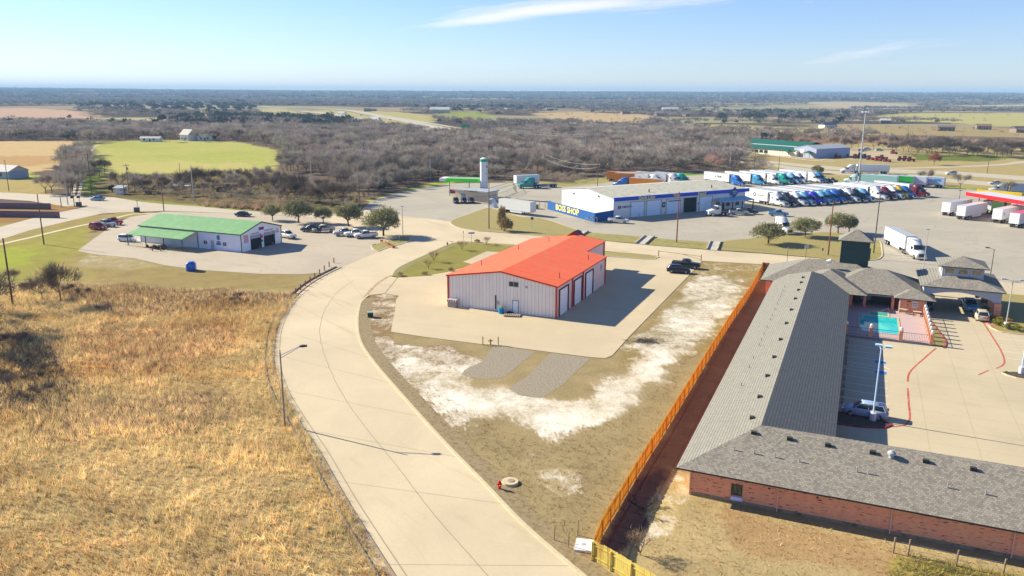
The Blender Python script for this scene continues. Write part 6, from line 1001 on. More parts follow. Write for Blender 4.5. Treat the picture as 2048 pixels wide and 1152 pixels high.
V, T, C = leaf_arrays(95, 7.5, 3.2, 5200, .28, 40, .04); BK = (seg_mesh([(Vector((0, 0, 0)), Vector(C[j]), .1, .03) for j in range(0, 30, 2)], 'trunk', barkd, 4), tri_mesh(V, T, 'crown', ceda))
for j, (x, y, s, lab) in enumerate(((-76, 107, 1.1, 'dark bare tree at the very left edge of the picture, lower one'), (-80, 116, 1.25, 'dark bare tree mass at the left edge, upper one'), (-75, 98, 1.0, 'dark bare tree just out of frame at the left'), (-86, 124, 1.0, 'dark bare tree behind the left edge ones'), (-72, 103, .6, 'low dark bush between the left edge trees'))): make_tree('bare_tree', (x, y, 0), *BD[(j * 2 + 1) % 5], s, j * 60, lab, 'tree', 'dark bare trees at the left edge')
for j, (p, s) in enumerate((((92, 388), 1.0), ((104, 386), .9))): make_tree('bare_tree', G(*p), *BT[j], s, j * 90, ('wide bare tree beside the frontage road near the dirt track', 'second bare tree close right of the wide one by the dirt track')[j])
for j, p in enumerate(((1660, 352), )): clump(G(1635, 347), 3.4, 4.2, oakm, 'round green bush at the edge of the highway behind the trucks', 'round_bush', 1500, seed=60, leaf=.3)
for j, (p, s, lab) in enumerate((((1852, 369), .95, 'bare tree at the right end of the left facing trucks'), ((1920, 377), .85, 'bare tree between the two highway cars'), ((2012, 388), .95, 'bare tree near the right edge above the red canopy'))): make_tree('bare_tree', G(*p), *BT[j], s * .9, j * 40, lab)
make_tree('russet_tree', G(1868, 330), BT[2][0], tri_mesh(*leaf_arrays(98, 8, 3.6, 2400, .3, 40, .15)[:2], 'crown', twigr), .95, 0, 'tree with rust brown leaves standing in the dry field at the right')
make_tree('pink_bare_tree', G(1425, 346), BT[0][0], tri_mesh(*bare_arrays(140, 8, n=1900)[1], 'crown', mat('pinkish_twigs', col(206, 170, 156, 1.2), noise=.1, transl=.2, rough=.95, spec=.05)), 1.15, 0, 'round pinkish bare tree at the wood edge behind the trucks')
occupied = []
def in_open(x, y):
    for P_, x0, x1, y0, y1 in OPEN:
        if x0 <= x <= x1 and y0 <= y <= y1 and inside(np.array([x]), np.array([y]), P_)[0]: return True
    return False
PV = [GL(p) for p in ([(733, 420), (722, 423), (732, 411), (743, 400), (793, 384), (908, 364), (1022, 362), (1079, 363), (1129, 370), (1210, 360), (1250, 352), (1400, 346), (1600, 350), (1853, 366), (2300, 400), (2600, 600), (900, 600)], [(-400, 366), (0, 382), (88, 386), (229, 392), (393, 410), (523, 421), (722, 421), (740, 500), (-400, 600)], [(560, 212), (640, 218), (700, 224), (820, 237), (1010, 264), (985, 274), (880, 261), (760, 242), (640, 228), (560, 219)])]
def on_paved(x, y): return any(inside(np.array([x]), np.array([y]), P_)[0] for P_ in PV)
WOOD = [[(560, 303), (572, 330), (545, 350), (600, 345), (650, 360), (700, 392), (730, 402), (790, 380), (870, 361), (930, 357), (1080, 358), (1200, 350), (1330, 346), (1440, 340), (1500, 322), (1480, 292), (1440, 276), (1300, 268), (1100, 262), (985, 278), (880, 276), (760, 258), (690, 265), (500, 262), (482, 278)], [(-60, 250), (180, 256), (480, 264), (480, 282), (330, 279), (170, 279), (-60, 282)], [(146, 314), (180, 306), (172, 350), (152, 396), (128, 398), (132, 330)]]
cand = []
for wi, poly in enumerate(WOOD):
    P_ = GL(poly); xs, ys = [p[0] for p in P_], [p[1] for p in P_]; step = 6.6 if wi != 2 else 5.0; X, Y = np.meshgrid(np.arange(min(xs), max(xs), step), np.arange(min(ys), max(ys), step)); X = X.ravel() + RG.uniform(-.45, .45, X.size) * step; Y = Y.ravel() + RG.uniform(-.45, .45, Y.size) * step
    k = inside(X, Y, P_); X, Y = X[k], Y[k]; k = (fbm(X / 40, Y / 40, 3, 9) > .30); cand += [(float(a), float(b)) for a, b in zip(X[k], Y[k])]
cand = [c for c in cand if not on_paved(*c)]; cand.sort(key=lambda c: math.hypot(*c)); near = cand[:190]; rest = cand[190:]
for i, c in enumerate(near):
    t = BT[i % 5]; s = RG.uniform(.85, 1.35); make_tree('bare_tree', (*c, 0), *t, s, RG.uniform(0, 360), 'leafless grey brown tree at the near edge of the bare woodland', 'tree', 'leafless trees along the near edge of the wood', s * RG.uniform(.85, 1.15))
def stamp(name, templ, pos, scale, tint, m, label, zs=None, cat='woodland'):
    """many plants of one mass in one mesh; templ: list of (V, T)"""
    Vs, Ts, Cs, off = [], [], [], 0; n = len(pos); pick = RG.integers(0, len(templ), n)
    for k, (V, T) in enumerate(templ):
        I_ = np.where(pick == k)[0]
        if not len(I_): continue
        a = RG.uniform(0, 6.283, len(I_)); ca, sa = np.cos(a)[:, None], np.sin(a)[:, None]; sc = scale[I_][:, None]; zz = (zs[I_] if zs is not None else scale[I_])[:, None]
        x = (V[None, :, 0] * ca - V[None, :, 1] * sa) * sc + pos[I_, 0][:, None]; y = (V[None, :, 0] * sa + V[None, :, 1] * ca) * sc + pos[I_, 1][:, None]; z = V[None, :, 2] * zz + pos[I_, 2][:, None]
        Vs.append(np.stack([x, y, z], -1).reshape(-1, 3)); Ts.append((T[None] + (np.arange(len(I_)) * len(V))[:, None, None] + off).reshape(-1, 3)); Cs.append(np.repeat(tint[I_], len(V), 0)); off += len(I_) * len(V)
    V, T, C = np.concatenate(Vs), np.concatenate(Ts), np.concatenate(Cs); C = np.concatenate([C, np.ones((len(C), 1))], 1)
    return np_mesh(name, V, T, m, attrs={'tint': ('FLOAT_COLOR', C)}, label=label, cat=cat, kind='stuff')
def lowt(seed, n, tl, tw, h=8, limb=True):
    seg, (V, T) = bare_arrays(seed, h, n=n, tl=tl, tw=tw); c = []
    if limb:
        for a, b, ra, rb in seg[:26]: a, b = np.array(a), np.array(b); c.append([a - [ra * 1.5, 0, 0], a + [ra * 1.5, 0, 0], b]); c.append([a - [0, ra * 1.5, 0], a + [0, ra * 1.5, 0], b])
        c = np.array(c).reshape(-1, 3); T = np.concatenate([T, np.arange(len(V), len(V) + len(c)).reshape(-1, 3)]); V = np.concatenate([V, c])
    return V, T
def grow(n, base, var): b = np.array(base)[None]; k = RG.normal(1, var, (n, 1)); return np.clip(b * k * RG.normal(1, .04, (n, 3)), .1, 3)
tw_t = tint_mat('wood_twigs', col(172, 160, 148, 1.2)); P_ = np.array([(a, b, 0) for a, b in rest]); n = len(P_)
stamp('woodland', [lowt(300 + i, 560, 1.3, .11) for i in range(4)], P_, RG.uniform(.85, 1.4, n), grow(n, (1, .99, .98), .28), tw_t, 'mass of bare grey purple trees filling the middle of the landscape')
# scrub strip between the frontage road and the green field, brush at the wood edge
def scatter(poly, step, keep=1.): 
    P_ = GL(poly); xs, ys = [p[0] for p in P_], [p[1] for p in P_]; X, Y = np.meshgrid(np.arange(min(xs), max(xs), step), np.arange(min(ys), max(ys), step)); X = X.ravel() + RG.uniform(-.5, .5, X.size) * step; Y = Y.ravel() + RG.uniform(-.5, .5, Y.size) * step; k = inside(X, Y, P_) & (RG.uniform(0, 1, X.size) < keep); return np.stack([X[k], Y[k], 0 * X[k]], 1)
A = np.concatenate([scatter([(215, 368), (330, 365), (420, 350), (545, 350), (700, 394), (735, 402), (722, 420), (640, 424), (520, 418), (400, 404), (230, 390)], 3.4), scatter([(905, 363), (1010, 361), (1130, 368), (1200, 356), (1000, 352), (900, 356)], 3.), scatter([(1440, 344), (1500, 322), (1545, 335), (1490, 345)], 3.5)])
A = np.array([p for p in A if not on_paved(*p[:2])]); n = len(A); tn = grow(n, (1.0, .95, .82), .2); sc = RG.uniform(.22, .5, n); stamp('brush', [lowt(320 + i, 240, 1.5, .13, limb=False) for i in range(3)], A, sc, tn, tw_t, 'tangled dry brush and scrub between the road and the green field', cat='brush')
for i, (p, s, k) in enumerate((((225, 384), .55, 'c'), ((240, 380), .8, 'b'), ((280, 386), .75, 'b'), ((292, 388), .5, 'c'), ((318, 386), .5, 'b'), ((385, 388), 1.15, 'b'), ((410, 384), 1.0, 'b'), ((365, 382), .8, 'b'), ((440, 388), .55, 'c'), ((455, 384), .6, 'o'), ((500, 392), .8, 'b'), ((540, 398), .95, 'b'), ((575, 402), 1.0, 'b'), ((600, 400), 1.05, 'b'), ((560, 380), .9, 'b'), ((640, 408), .9, 'b'), ((665, 412), .9, 'b'), ((685, 408), 1.1, 'b'), ((596, 322), .8, 'c'), ((640, 395), .6, 'c'), ((199, 352), .9, 'b'), ((210, 348), .7, 'b'))):
    if k == 'b': make_tree('bare_tree', G(*p), *BD[i % 5], s * 1.15, i * 77, 'leafless tree in the brushy strip above the frontage road', 'tree', 'leafless trees in the roadside brush')
    else: make_tree('cedar', G(*p), *BK, s * .8, i * 50, 'dark green cedar in the brush above the frontage road', 'tree', 'cedars in the roadside brush')
A = scatter([(225, 374), (330, 370), (420, 366), (545, 362), (700, 396), (715, 412), (640, 414), (520, 408), (400, 396), (230, 386)], 7.5, .6)
for i, p in enumerate(A[:75]): make_tree('bare_tree', tuple(p), *(BD if i % 3 else BT)[i % 5], RG.uniform(.5, 1.0), i * 37, 'leafless tree in the brushy strip above the frontage road', 'tree', 'leafless trees in the roadside brush')
A = scatter([(395, 408), (560, 412), (560, 424), (470, 418), (392, 411)], 1.6); n = len(A); stamp('brush', [tuft(430 + i, 26, 1.5, .12, .5) for i in range(3)], A, RG.uniform(.9, 1.5, n), grow(n, (.42, .29, .19), .2), tint_mat('russet_brush', (1, 1, 1), .3), 'russet brown brush lining the frontage road behind the green roof', cat='brush')
for p, s in (((150, 268), 1.5), ((180, 286), 1.3), ((340, 284), 1.1), ((400, 283), 1.3), ((430, 280), 1.1), ((325, 245), 1.6), ((345, 247), 1.4), ((435, 233), 1.5), ((480, 228), 1.4)):
    k = p[0] in (325, 345, 435, 480, 430, 150); make_tree('cedar' if k else 'bare_tree', G(*p), *(BK if k else BT[1]), s, p[0], 'dark evergreen tree in the left distance beyond the green field' if k else 'large bare tree around the white farmhouse', 'tree', 'big trees of the left distance')
A = scatter([(1500, 296), (1560, 290), (1760, 296), (1990, 300), (2080, 306), (2080, 318), (1960, 318), (1780, 308), (1660, 300)], 13, .8); A = np.concatenate([A, scatter([(1780, 296), (2060, 300), (2060, 318), (1830, 312)], 10, .8)])
for i, p in enumerate(A[:130]): make_tree('bare_tree', tuple(p), *BD[i % 5], RG.uniform(.9, 1.35), RG.uniform(0, 360), 'dark bare tree in the grove around the tractors', 'tree', 'bare trees around the farm dealer')
make_tree('cedar', G(1527, 286), *BK, 1.3, 0, 'rounded green tree behind the dealer roof', 'tree'); make_tree('cedar', G(1540, 288), *BK, 1.1, 40, 'second rounded green tree behind the dealer roof', 'tree')
# the country beyond: canopy masses of bare trees, evergreens
def open_mask(X, Y):
    m = np.zeros(X.shape, bool)
    for P_, x0, x1, y0, y1 in OPEN:
        k = (X > x0) & (X < x1) & (Y > y0) & (Y < y1)
        if k.any(): m[k] |= inside(X[k], Y[k], P_)
    for P_ in PV: m |= inside(X, Y, P_)
    return m
def far_scatter(r0, r1, step, k0=0.):
    rs = []; n = int((r1 ** 2 - r0 ** 2) / 2 * R(78) / step ** 2); a = R(90) + RG.uniform(-R(39), R(39), n); r = np.sqrt(RG.uniform(r0 ** 2, r1 ** 2, n)); X, Y = r * np.cos(a), r * np.sin(a)
    g1 = fbm(X / 700, Y / 240, 4, 21); g2 = fbm(X / 120, Y / 90, 3, 41); k = (g1 < .56) & (g2 > .36 + k0) & ~open_mask(X, Y); 
    W0 = [GL(p) for p in WOOD]
    for P_ in W0: k &= ~inside(X, Y, P_)
    X, Y = X[k], Y[k]; return np.stack([X, Y, terrain(X, Y)], 1)
A = far_scatter(560, 1500, 10.5, .03); n = len(A); stamp('distant_wood', [lowt(330 + i, 130, 1.7, .30, limb=False) for i in range(4)], A, RG.uniform(.7, 1.15, n), grow(n, (.85, .84, .84), .25), tw_t, 'bare woods and tree lines in the middle distance', cat='woodland')
A = far_scatter(1500, 3600, 17, .0); n = len(A); stamp('distant_wood', [lowt(340 + i, 46, 3.4, .95, limb=False) for i in range(4)], A, RG.uniform(.9, 1.6, n), grow(n, (.70, .74, .78), .32), tw_t, 'bare woods covering the far country, twigs tinted with blue haze', RG.uniform(.8, 1.1, n), cat='woodland')  # blue distance haze put into the twig tint, on top of the air volume
A = far_scatter(3600, 10500, 46, -.05); n = len(A); stamp('horizon_wood', [lowt(350 + i, 30, 9, 3.6, 12, limb=False) for i in range(4)], A, RG.uniform(2.0, 3.8, n), grow(n, (.55, .60, .66), .3), tw_t, 'wooded ridges along the horizon, coloured bluer for the haze', RG.uniform(.7, 1.05, n), cat='woodland')  # horizon tint bluer again, haze put into colour
A = np.concatenate([scatter([(140, 206), (500, 204), (510, 214), (500, 228), (330, 232), (180, 226)], 42, .8), scatter([(350, 236), (500, 232), (660, 238), (700, 246), (600, 252), (440, 254), (350, 250)], 24, .8), scatter([(0, 244), (200, 246), (480, 262), (480, 280), (0, 280)], 24, .3), scatter([(620, 238), (700, 246), (740, 260), (600, 254)], 14, .8), scatter([(820, 215), (1100, 213), (1060, 226), (880, 224)], 40, .7), scatter([(1350, 225), (1700, 226), (1700, 250), (1450, 247)], 30, .4)]); A[:, 2] = terrain(A[:, 0], A[:, 1]); n = len(A)
stamp('evergreen_belt', [leaf_arrays(380 + i, 8, 6, 170, 1.5, 18, .05, 1.2)[:2] for i in range(3)], A, RG.uniform(.8, 1.5, n), grow(n, (1.2, 1.1, 1.2), .3), tint_mat('evergreen_belt', (.05, .06, .045)), 'dark belts of evergreen trees between the far fields', cat='woodland')
A = far_scatter(650, 3800, 62, .02); n = len(A); ct = tint_mat('evergreen_mass', (.05, .075, .04)); stamp('evergreen_scatter', [leaf_arrays(360 + i, 7, 4, 130, 1.1, 16, .05, 1.2)[:2] for i in range(3)], A, RG.uniform(.7, 1.25, n), grow(n, (1, 1, 1), .2), ct, 'dark evergreen trees dotted through the far woods', cat='woodland')
A = scatter([(560, 303), (735, 395), (905, 357), (1200, 350), (1480, 330), (1440, 276), (1100, 262), (760, 258), (500, 262)], 34, .5); n = len(A); stamp('evergreen_scatter', [leaf_arrays(365 + i, 6, 2.6, 500, .5, 16, .05, 1.2)[:2] for i in range(3)], A, RG.uniform(.7, 1.1, n), grow(n, (1, 1, 1), .2), ct, 'dark evergreen trees dotted through the bare wood', cat='woodland')
A = np.concatenate([scatter([(1080, 228), (1330, 232), (1290, 247), (1100, 243)], 38, .6), scatter([(1640, 254), (2060, 262), (2060, 280), (1650, 268)], 26, .7), scatter([(1750, 232), (2060, 230), (2060, 256), (1860, 244)], 60, .6), scatter([(1240, 270), (2060, 288), (2060, 300), (1330, 282)], 7.5, .7)]); n = len(A)
stamp('brush', [lowt(370 + i, 150, 1.6, .22, limb=False) for i in range(3)], A, RG.uniform(.3, .85, n), grow(n, (1.1, .92, .80), .18), tw_t, 'russet brush and small bare trees on the far fields at the right', cat='brush')

# ------------------------------------------------------------------ grass and weeds
gm_ = tint_mat('dry_grass', (1, 1, 1), .3, .95); gcol = np.array(STRAW)
def weeds(name, polys, step, sc, colr, label, h=.75, w=.05, nb=9, lean=.45, var=.2):
    A = np.concatenate([scatter(p, step) for p in polys]); r = np.hypot(A[:, 0], A[:, 1]); A = A[A[:, 1] > 40]; n = len(A)
    patch = .60 + .95 * fbm(A[:, 0] / 4, A[:, 1] / 3, 4, 55); patch = patch * (.80 + .42 * fbm(A[:, 0] / 16, A[:, 1] / 11, 3, 91)); t = grow(n, colr, var) * patch[:, None]; w_ = sm(.5, .68, fbm(A[:, 0] / 12, A[:, 1] / 8, 3, 93))[:, None]; t = t * (1 - w_ * np.array([[.06, .14, .24]])); hs = RG.uniform(.6, 1.25, n) * sc * (.45 + 1.1 * fbm(A[:, 0] / 7, A[:, 1] / 6, 3, 61))
    return stamp(name, [tuft(400 + i, nb, h, w, lean) for i in range(5)], A, np.full(n, 1.) * RG.uniform(.8, 1.3, n), t, gm_, label, hs, cat='grass')
lf = [(-150, 600), (100, 570), (330, 580), (596, 592), (556, 652), (543, 722), (572, 800), (640, 930), (700, 1030), (800, 1200), (-150, 1200)]
weeds('dry_grass', [lf], .50, 1.0, col(232, 204, 148, 1.2), 'tall straw coloured dry grass covering the field left of the street', w=.055)
weeds('brown_weeds', [[(80, 568), (330, 578), (600, 590), (585, 606), (420, 618), (240, 636), (150, 605)]], .75, 1.4, col(148, 118, 92, 1.35), 'dark brown weeds along the upper edge of the dry field')
weeds('grey_weeds', [[(80, 830), (200, 800), (470, 780), (490, 830), (300, 870), (110, 880)]], .8, 1.1, col(172, 150, 128, 1.3), 'grey purple dead weeds in the middle of the dry field')
weeds('russet_weeds', [[(150, 665), (320, 650), (470, 640), (470, 700), (300, 750), (180, 740)], [(195, 645), (250, 640), (262, 685), (210, 690)]], .8, 1.0, col(180, 128, 84, 1.4), 'reddish brown weeds in the hollow of the dry field')
weeds('shade_dark_brush', [[(-120, 630), (50, 650), (170, 760), (110, 830), (-120, 840)]], .9, 1.6, col(112, 92, 70, 1.35), 'brush at the left edge of the field, coloured darker for the tree shade')  # real brush, with tree shade put into its darker colour
weeds('plot_grass', [[(722, 700), (800, 725), (1000, 860), (1111, 885), (1290, 810), (1400, 670), (1330, 830), (1200, 1080), (1160, 1150), (1060, 1050), (960, 955), (870, 858), (790, 770)]], .75, .34, col(176, 150, 104, 1.35), 'short patchy dry grass on the plot right of the street', w=.045, nb=6)
weeds('yard_grass', [[(1400, 1000), (2100, 1150), (2100, 1200), (1350, 1200), (1290, 1110)]], .7, .35, col(206, 174, 124, 1.3), 'short tan grass in the yard below the motel', w=.045, nb=6); weeds('green_weeds', [[(1800, 1105), (2080, 1165), (2080, 1200), (1790, 1160)]], .5, .8, col(180, 170, 88, 1.35), 'yellow green weeds round the old fence posts below the motel')
weeds('kerb_weeds', [[(590, 594), (556, 650), (547, 720), (590, 822), (650, 935), (760, 1120), (735, 1120), (630, 940), (570, 830), (530, 725), (540, 650), (575, 592)]], .45, 1.0, col(222, 200, 148, 1.25), 'golden grass leaning over the low wall beside the street')
# ------------------------------------------------------------------ poles, lamps, signs, wires, posts
def pole(p, top, m, label, r=.14, arm=0, name='utility_pole', lean=None, az=20., group=None, xf=False):
    x, y = G(*p); best = min((abs(_py(x, y, k / 10) - top), k / 10) for k in range(10, 420))[1]; e = empty(name, (x, y, 0), az, label=label, cat='pole', group=group); MB().tube((0, 0, 0), (0, 0, best), r, r * .62, 8).build('shaft', m, e)
    if arm: MB().box(-arm, arm, -.06, .06, best - .7, best - .56).build('crossarm', m, e); [MB().tube((x_, 0, best - .56), (x_, 0, best - .36), .05).build('insulator', steel, e) for x_ in (-arm * .9, arm * .9)]
    if xf: MB().tube((.3, .2, best - 2.2), (.3, .2, best - 1.3), .25, n=10).build('transformer', steel, e)
    e['h'] = best; return e
def _py(x, y, z):
    dz = z - CH; f = y * CP - dz * SP; u = y * SP + dz * CP; X, Y_ = x / f, u / f; return 576 - (-X * SR + Y_ * CR) * F
PP = {}
for k, p, t, m, r, arm, lab in (('a', (26, 612), 476, woodp, .17, 0, 'tall dark wooden pole at the far left edge above the dry grass'), ('b', (88, 489), 388, woodp, .16, 0, 'dark wooden pole on the lime green grass left of the shop'), ('c', (328, 423), 364, woodp, .15, 0, 'dark wooden pole directly behind the green roof'), ('d', (123, 415), 342, steel, .15, 1.1, 'pale pole nearest the road fork, leftmost of three'), ('e', (136, 410), 330, steel, .15, 0, 'middle pale pole at the road fork'), ('f', (149, 413), 357, woodp, .13, 0, 'dark pole at the road fork beside the grey cabinet'), ('g', (184, 389), 305, woodp, .15, 1.0, 'tall pole beside the dirt track'), ('h', (18, 382), 320, woodp, .14, 0, 'pole in front of the blue white house'), ('i', (258, 386), 327, woodp, .15, 1.1, 'dark pole above the white roadside shed'), ('j', (249, 392), 345, woodp, .13, 0, 'short dark pole just left of the one above the shed'), ('k', (362, 366), 326, woodp, .13, 0, 'thin pole at the edge of the green field'), ('l', (388, 404), 330, palegrey, .16, 0, 'pale tall pole in front of the big bare roadside trees'), ('m', (625, 404), 316, palegrey, .14, 0, 'pale tall pole in the wood brush'), ('n', (720, 413), 348, woodp, .13, 0, 'dark pole at the wood edge left of the truck wash'), ('o', (861, 359), 318, palegrey, .22, 0, 'thick pale pole at the wood edge'), ('p', (978, 458), 363, woodp, .16, 0, 'wooden pole on the triangular verge by the silo'), ('q', (1089, 350), 308, woodp, .2, .9, 'pale pole at the wood edge right of the teal truck'), ('r', (1195, 374), 327, redwood, .15, .9, 'brown pole behind the left end of the service shop'), ('s', (1353, 486), 383, redwood, .17, 0, 'tall red brown pole in front of the service shop doors'), ('t', (1656, 511), 405, redwood, .16, 0, 'red brown pole left of the dark green tower'), ('u', (1747, 507), 388, darkst, .15, 0, 'dark pole at the right side of the green tower'), ('v', (1341, 364), 325, woodp, .12, .8, 'pole behind the middle of the service shop roof'), ('w', (1508, 346), 302, woodp, .14, .9, 'pole between the wood edge and the dealer'), ('x', (1557, 342), 298, woodp, .14, .9, 'pole in front of the dealer roof'), ('y', (1974, 347), 303, woodp, .14, .9, 'pole in the dry field at the right'), ('z', (1573, 278), 240, woodp, .14, 1., 'distant pole above the dealer roof'), ('A', (1814, 280), 250, woodp, .14, 1., 'distant pole right of the light mast'), ('B', (1400, 250), 221, woodp, .14, 1., 'distant pole on the far field above the shop'), ('C', (983, 298), 252, palegrey, .22, 1., 'pole near the green highway sign'), ('D', (1170, 320), 268, palegrey, .22, 1., 'pole in the wood carrying the long wires'), ('E', (1280, 328), 278, palegrey, .22, 1., 'pole in the wood left of the orange machines'), ('F', (1460, 336), 290, palegrey, .22, 1., 'pole at the right end of the long wires')):
    PP[k] = pole(p, t, m, lab, r, arm, xf=(k == 'i'))
def wire(a, b, sag, label, da=0, za=.1, n=14, r=.035):
    A, B = Vector(PP[a].location) + Vector((da, 0, PP[a]['h'] - za)), Vector(PP[b].location) + Vector((da, 0, PP[b]['h'] - za)); q = MB(); pts = [A.lerp(B, i / n) - Vector((0, 0, sag * 4 * (i / n) * (1 - i / n))) for i in range(n + 1)]
    for i in range(n): q.tube(pts[i], pts[i + 1], r, n=3, caps=False)
    return q.build('power_line', mat('wire_grey', col(170, 164, 156), noise=.05), label=label, cat='wire')
for a, b, s, d, z, l in (('C', 'D', 1.0, .8, .5, 'upper wire from the green highway sign across the wood'), ('C', 'D', 1.3, -.8, 1.2, 'lower wire from the green highway sign across the wood'), ('D', 'E', .6, .8, .5, 'upper wire of the middle wood span'), ('D', 'E', .8, -.8, 1.2, 'lower wire of the middle wood span'), ('E', 'F', .7, .8, .5, 'upper wire right of the orange machines'), ('E', 'F', .9, -.8, 1.2, 'lower wire right of the orange machines'), ('q', 'r', 1.4, .6, .3, 'upper wire between the two poles behind the lone trailer'), ('q', 'r', 1.9, -.6, 1.6, 'lower wire between the two poles behind the lone trailer'), ('r', 'v', 2.0, .6, .3, 'upper wire running behind the service shop'), ('r', 'v', 2.6, -.6, 1.6, 'lower wire running behind the service shop'), ('w', 'x', .8, .5, .3, 'wire between the poles in front of the dealer'), ('F', 'w', .8, .5, .4, 'wire reaching the first dealer pole')): wire(a, b, s, l, d, z, r=.055)
lm_ = pole((1714, 387), 222, palegrey, 'very tall light mast with a ring of lamps among the parked trucks', .30, name='light_mast'); hh = lm_['h']
q = MB(); [q.box(math.cos(a) * 1.1 - .3, math.cos(a) * 1.1 + .3, math.sin(a) * 1.1 - .3, math.sin(a) * 1.1 + .3, hh - .5, hh - .1) for a in np.arange(0, 6.2, 1.05)]; [q.tube((0, 0, hh - .4), (math.cos(a) * 1.1, math.sin(a) * 1.1, hh - .3), .06, n=4) for a in np.arange(0, 6.2, 1.05)]; q.build('lamp_ring', palegrey, lm_); MB().box(-.6, .6, -.1, .1, 6.5, 7.5).build('mast_sign', darkst, lm_)
def lotlamp(p, top, label, heads=((1, 0),), base=True, m=palegrey, z=.0, r=.09, n2='lamp_post'):
    e = pole(p, top, m, label, r, name=n2, az=HA); h = e['h']
    for dx, dy in heads: MB().tube((0, 0, h - .1), (dx * .9, dy * .9, h + .15), .04, n=5).build('lamp_arm', m, e); MB().box(dx * 1.2 - .35, dx * 1.2 + .35, dy * 1.2 - .28, dy * 1.2 + .28, h + .1, h + .28).build('lamp_head', m, e)
    if base: MB().tube((0, 0, 0), (0, 0, 1.0), .34, .34, 14).build('concrete_base', white, e)
    return e
pbl = mat('lamp_blue_grey', col(176, 200, 224, 1.0), noise=.05)
lotlamp((1745, 842), 697, 'pale blue lot lamp on a white round base beside the silver SUV', ((.6, .3), (-.2, .5)), m=pbl, r=.1); lotlamp((2042, 748), 690 - 30, 'lot lamp on a white base on the small kerbed island at the right edge', m=pbl, r=.1); lotlamp((2011, 657), 562, 'double headed lamp post in the garden bed by the motel drive', ((1, 0), (-1, 0)), m=palegrey, r=.1)
lotlamp((1845, 549), 462, 'thin lamp post in front of the lone driving semi truck', ((0, 1),), base=False, m=palegrey); lotlamp((1980, 557), 498, 'thin lamp post right of the canopy cupola', ((-1, 0),), base=False, m=darkst); lotlamp((806, 474), 414, 'thin pole lamp at the street corner right of the biggest oak', ((0, .1),), base=False); lotlamp((1918, 402), 394 - 12, 'short thin pole on the lot left of the red canopy', ((0, .1),), base=False, m=darkst)
sl_ = pole((570, 852), 706, mat('lamp_post_brown', col(170, 152, 136)), 'tall street lamp with a long arm over the curving concrete street', .11, name='street_lamp', az=12); h = sl_['h']; MB().tube((0, 0, h - .6), (2.1, 0, h + .55), .035, n=5).tube((0, 0, h - .3), (2.1, 0, h + .62), .035, n=5).tube((0, 0, h - .6), (0, 0, h + .3), .06, n=5).build('lamp_arm', steel, sl_); MB().loft([(2.0, .1, h + .52, h + .66), (2.3, .18, h + .48, h + .72), (2.8, .16, h + .52, h + .68)]).build('lamp_head', darkst, sl_)
def sign(p, hgt, w, h, m, label, rz=0., tilt=0, name='road_sign', post=steel):
    e = empty(name, G(*p), rz, label=label, cat='sign'); MB().tube((0, 0, 0), (0, 0, hgt), .05).build('post', post, e); MB().box(-w / 2, w / 2, -.09, -.052, hgt - h, hgt).build('sign_face', m, e); return e
sign((943, 486), 2.6, 1.5, .35, bluep, 'blue street name sign at the street corner on the lawn', 10); sign((1064, 458), 3.2, .7, .7, darkst, 'dark diamond backed sign on the triangular verge'); sign((1574, 524), 3.2, .35, .3, palegrey, 'small pale sign on a dark post before the verge by the tower', post=darkst); sign((1611, 518), 3.1, 1.1, .8, palegrey, 'tilted grey panel on a post beside the far street', 20, post=darkst)
sign((1644, 512), 1.8, .3, .6, darkst, 'short dark marker post at the verge near the red brown pole'); sign((927, 482), 2.4, .2, .3, darkst, 'short dark post behind the crepe myrtle'); sign((799, 482), 1.6, .2, .7, white, 'short white post at the corner verge'); sign((895, 494), 1.1, .35, .5, mat('rust_box', col(120, 60, 40)), 'rusty mailbox like post at the edge of the lawn')
hs = empty('highway_sign', G(931, 268), -25, label='green highway sign standing among the bare trees', cat='sign'); MB().box(-4, 4, -.1, .1, 4.5, 8).build('sign_face', mat('highway_green', col(0, 140, 90, 1.1)), hs); [MB().tube((x, .2, 0), (x, .2, 7.5), .15).build('post', steel, hs) for x in (-2.6, 2.6)]
for p, lab in (((158, 413), 'grey utility cabinet at the road fork'), ((274, 424), 'grey utility cabinet behind the shop lot with a signal post')): e = empty('utility_cabinet', G(*p), 5, label=lab, cat='utility box'); MB().box(-.7, .7, -.5, .5, 0, 1.4).build('cabinet', mat('cabinet_grey', (.10, .11, .11)), e); MB().tube((0, .8, 0), (0, .8, 3.4), .08).tube((0, .8, 3.3), (1.4, .8, 3.9), .05).build('signal_post', darkst, e)
for i, k in enumerate(np.linspace(0, 1, 9)): p = (596 + 76 * k, 590 - 62 * k); e = empty('wooden_stake', G(p[0] - 4, p[1] - 2), 0, label='orange brown stake in the row along the street edge below the shop lot', cat='stake', group='stakes along the street edge'); MB().box(-.09, .09, -.09, .09, 0, 1.1).build('stake', mat('orange_brown', 0), e)
sk = [(1108, 1082), (1136, 1096), (1155, 1070), (1786, 1106), (1816, 1110), (1912, 1132), (2006, 1150), (105, 460), (72, 487)]
sl2 = ['rusty thin fence stake at the bottom by the street, left of the white slab', 'rusty fence stake just left of the white slab', 'leaning rusty stake above the white slab', 'weathered wooden post below the motel wall, first from the left', 'weathered post with a brace, second below the motel wall', 'weathered post third along the old fence below the motel', 'weathered post fourth along the old fence below the motel']
for p, l in zip(sk, sl2): e = empty('fence_post', G(*p), 0, label=l, cat='post'); MB().tube((0, 0, 0), (.05, .02, 1.35), .045 if p[0] < 1500 else .07, n=6).build('post', mat('weathered_post', col(170, 146, 120), noise=.3), e)
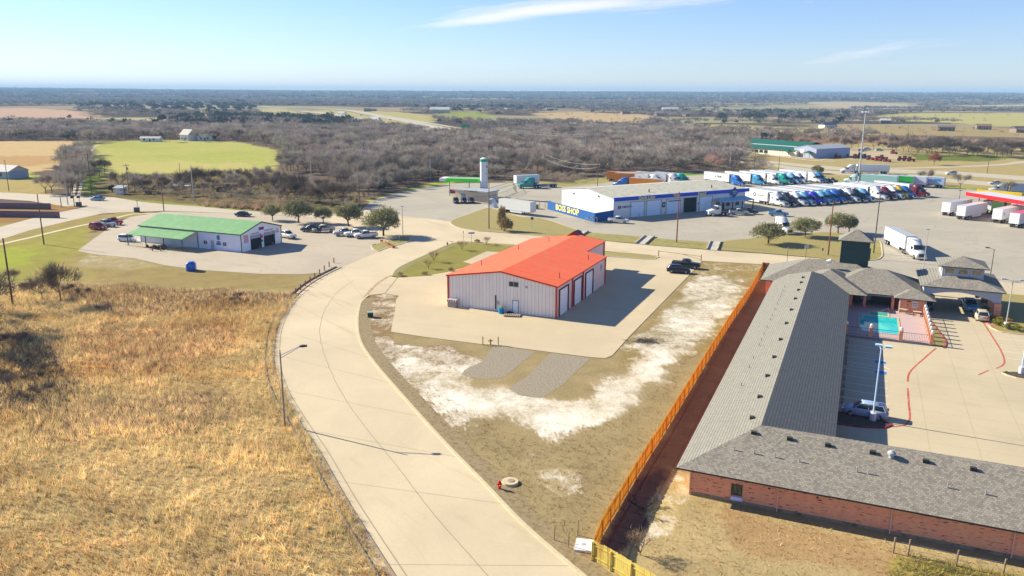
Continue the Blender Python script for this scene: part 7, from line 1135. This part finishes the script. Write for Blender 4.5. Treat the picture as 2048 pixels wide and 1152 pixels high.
q = MB(); pts = [G(*p) for p in sk[3:7]]; [q.tube((*a, z), (*b, z), .012, n=3, caps=False) for a, b in zip(pts, pts[1:]) for z in (.5, 1.0)]; q.build('fence_wire', steel, label='thin wires strung between the weathered posts below the motel', cat='wire')
ol = empty('lumber_frame', G(777, 490), 52, label='orange brown lumber frame and netting lying on the corner verge below the biggest oak', cat='lumber'); q = MB(); q.box(-4.5, 4.5, -.12, .0, .5, .62).box(-4.5, 4.5, .5, .62, .3, .42).box(-4.4, -4.25, -.1, .6, 0, .6).box(4.2, 4.35, -.1, .6, 0, .6).box(-1, -.85, -.1, .6, 0, .55); q.build('frame', mat('orange_brown', 0), ol); ol.rotation_euler = (0, 0, R(118))
cr_ = empty('dead_branch', G(1288, 1020), 30, label='black charred dead branch on the dark dirt by the board fence', cat='branch'); q = MB(); rn = random.Random(5)
def br(p, d, L_, r, lv):
    e = p + d * L_; q.tube(p, e, r, r * .6, 5); 
    if lv: [br(e, (d + Vector((rn.uniform(-1, 1), rn.uniform(-1, 1), rn.uniform(-.2, .5)))).normalized(), L_ * .7, r * .6, lv - 1) for _ in range(3)]
for a in (0, 2.2, 4.0): br(Vector((0, 0, .12)), Vector((math.cos(a), math.sin(a), .25)), .7, .07, 3)
q.build('branch', black, cr_); make_tree('dry_bush', G(1280, 1110), *SH[0], .85, 0, 'thin dry bush at the corner inside the board fence', 'shrub')
tow = pole((396, 192), 171, darkst, 'lattice communication tower on the horizon at the left', 1.0, name='radio_tower'); MB().box(-3, 3, -3, 3, tow['h'] - 14, tow['h'] - 4).build('antenna', darkst, tow); pole((1790, 200), 176, steel, 'very thin mast on the horizon at the right', .7, name='radio_tower')

# ------------------------------------------------------------------ air
hz = bpy.data.materials.new('haze_air'); hz.use_nodes = True; N = hz.node_tree.nodes; N.clear(); o = N.new('ShaderNodeOutputMaterial'); pv = N.new('ShaderNodeVolumePrincipled'); pv.inputs['Color'].default_value = (.38, .62, .90, 1); pv.inputs['Density'].default_value = HAZE = 1.3e-4; pv.inputs['Anisotropy'].default_value = .0
hz.node_tree.links.new(pv.outputs[0], o.inputs['Volume']); MB().box(-13800, 13800, -13800, 13800, -16, 110).build('haze', hz, kind='stuff', label='thin blue air fading the far woods', cat='haze')
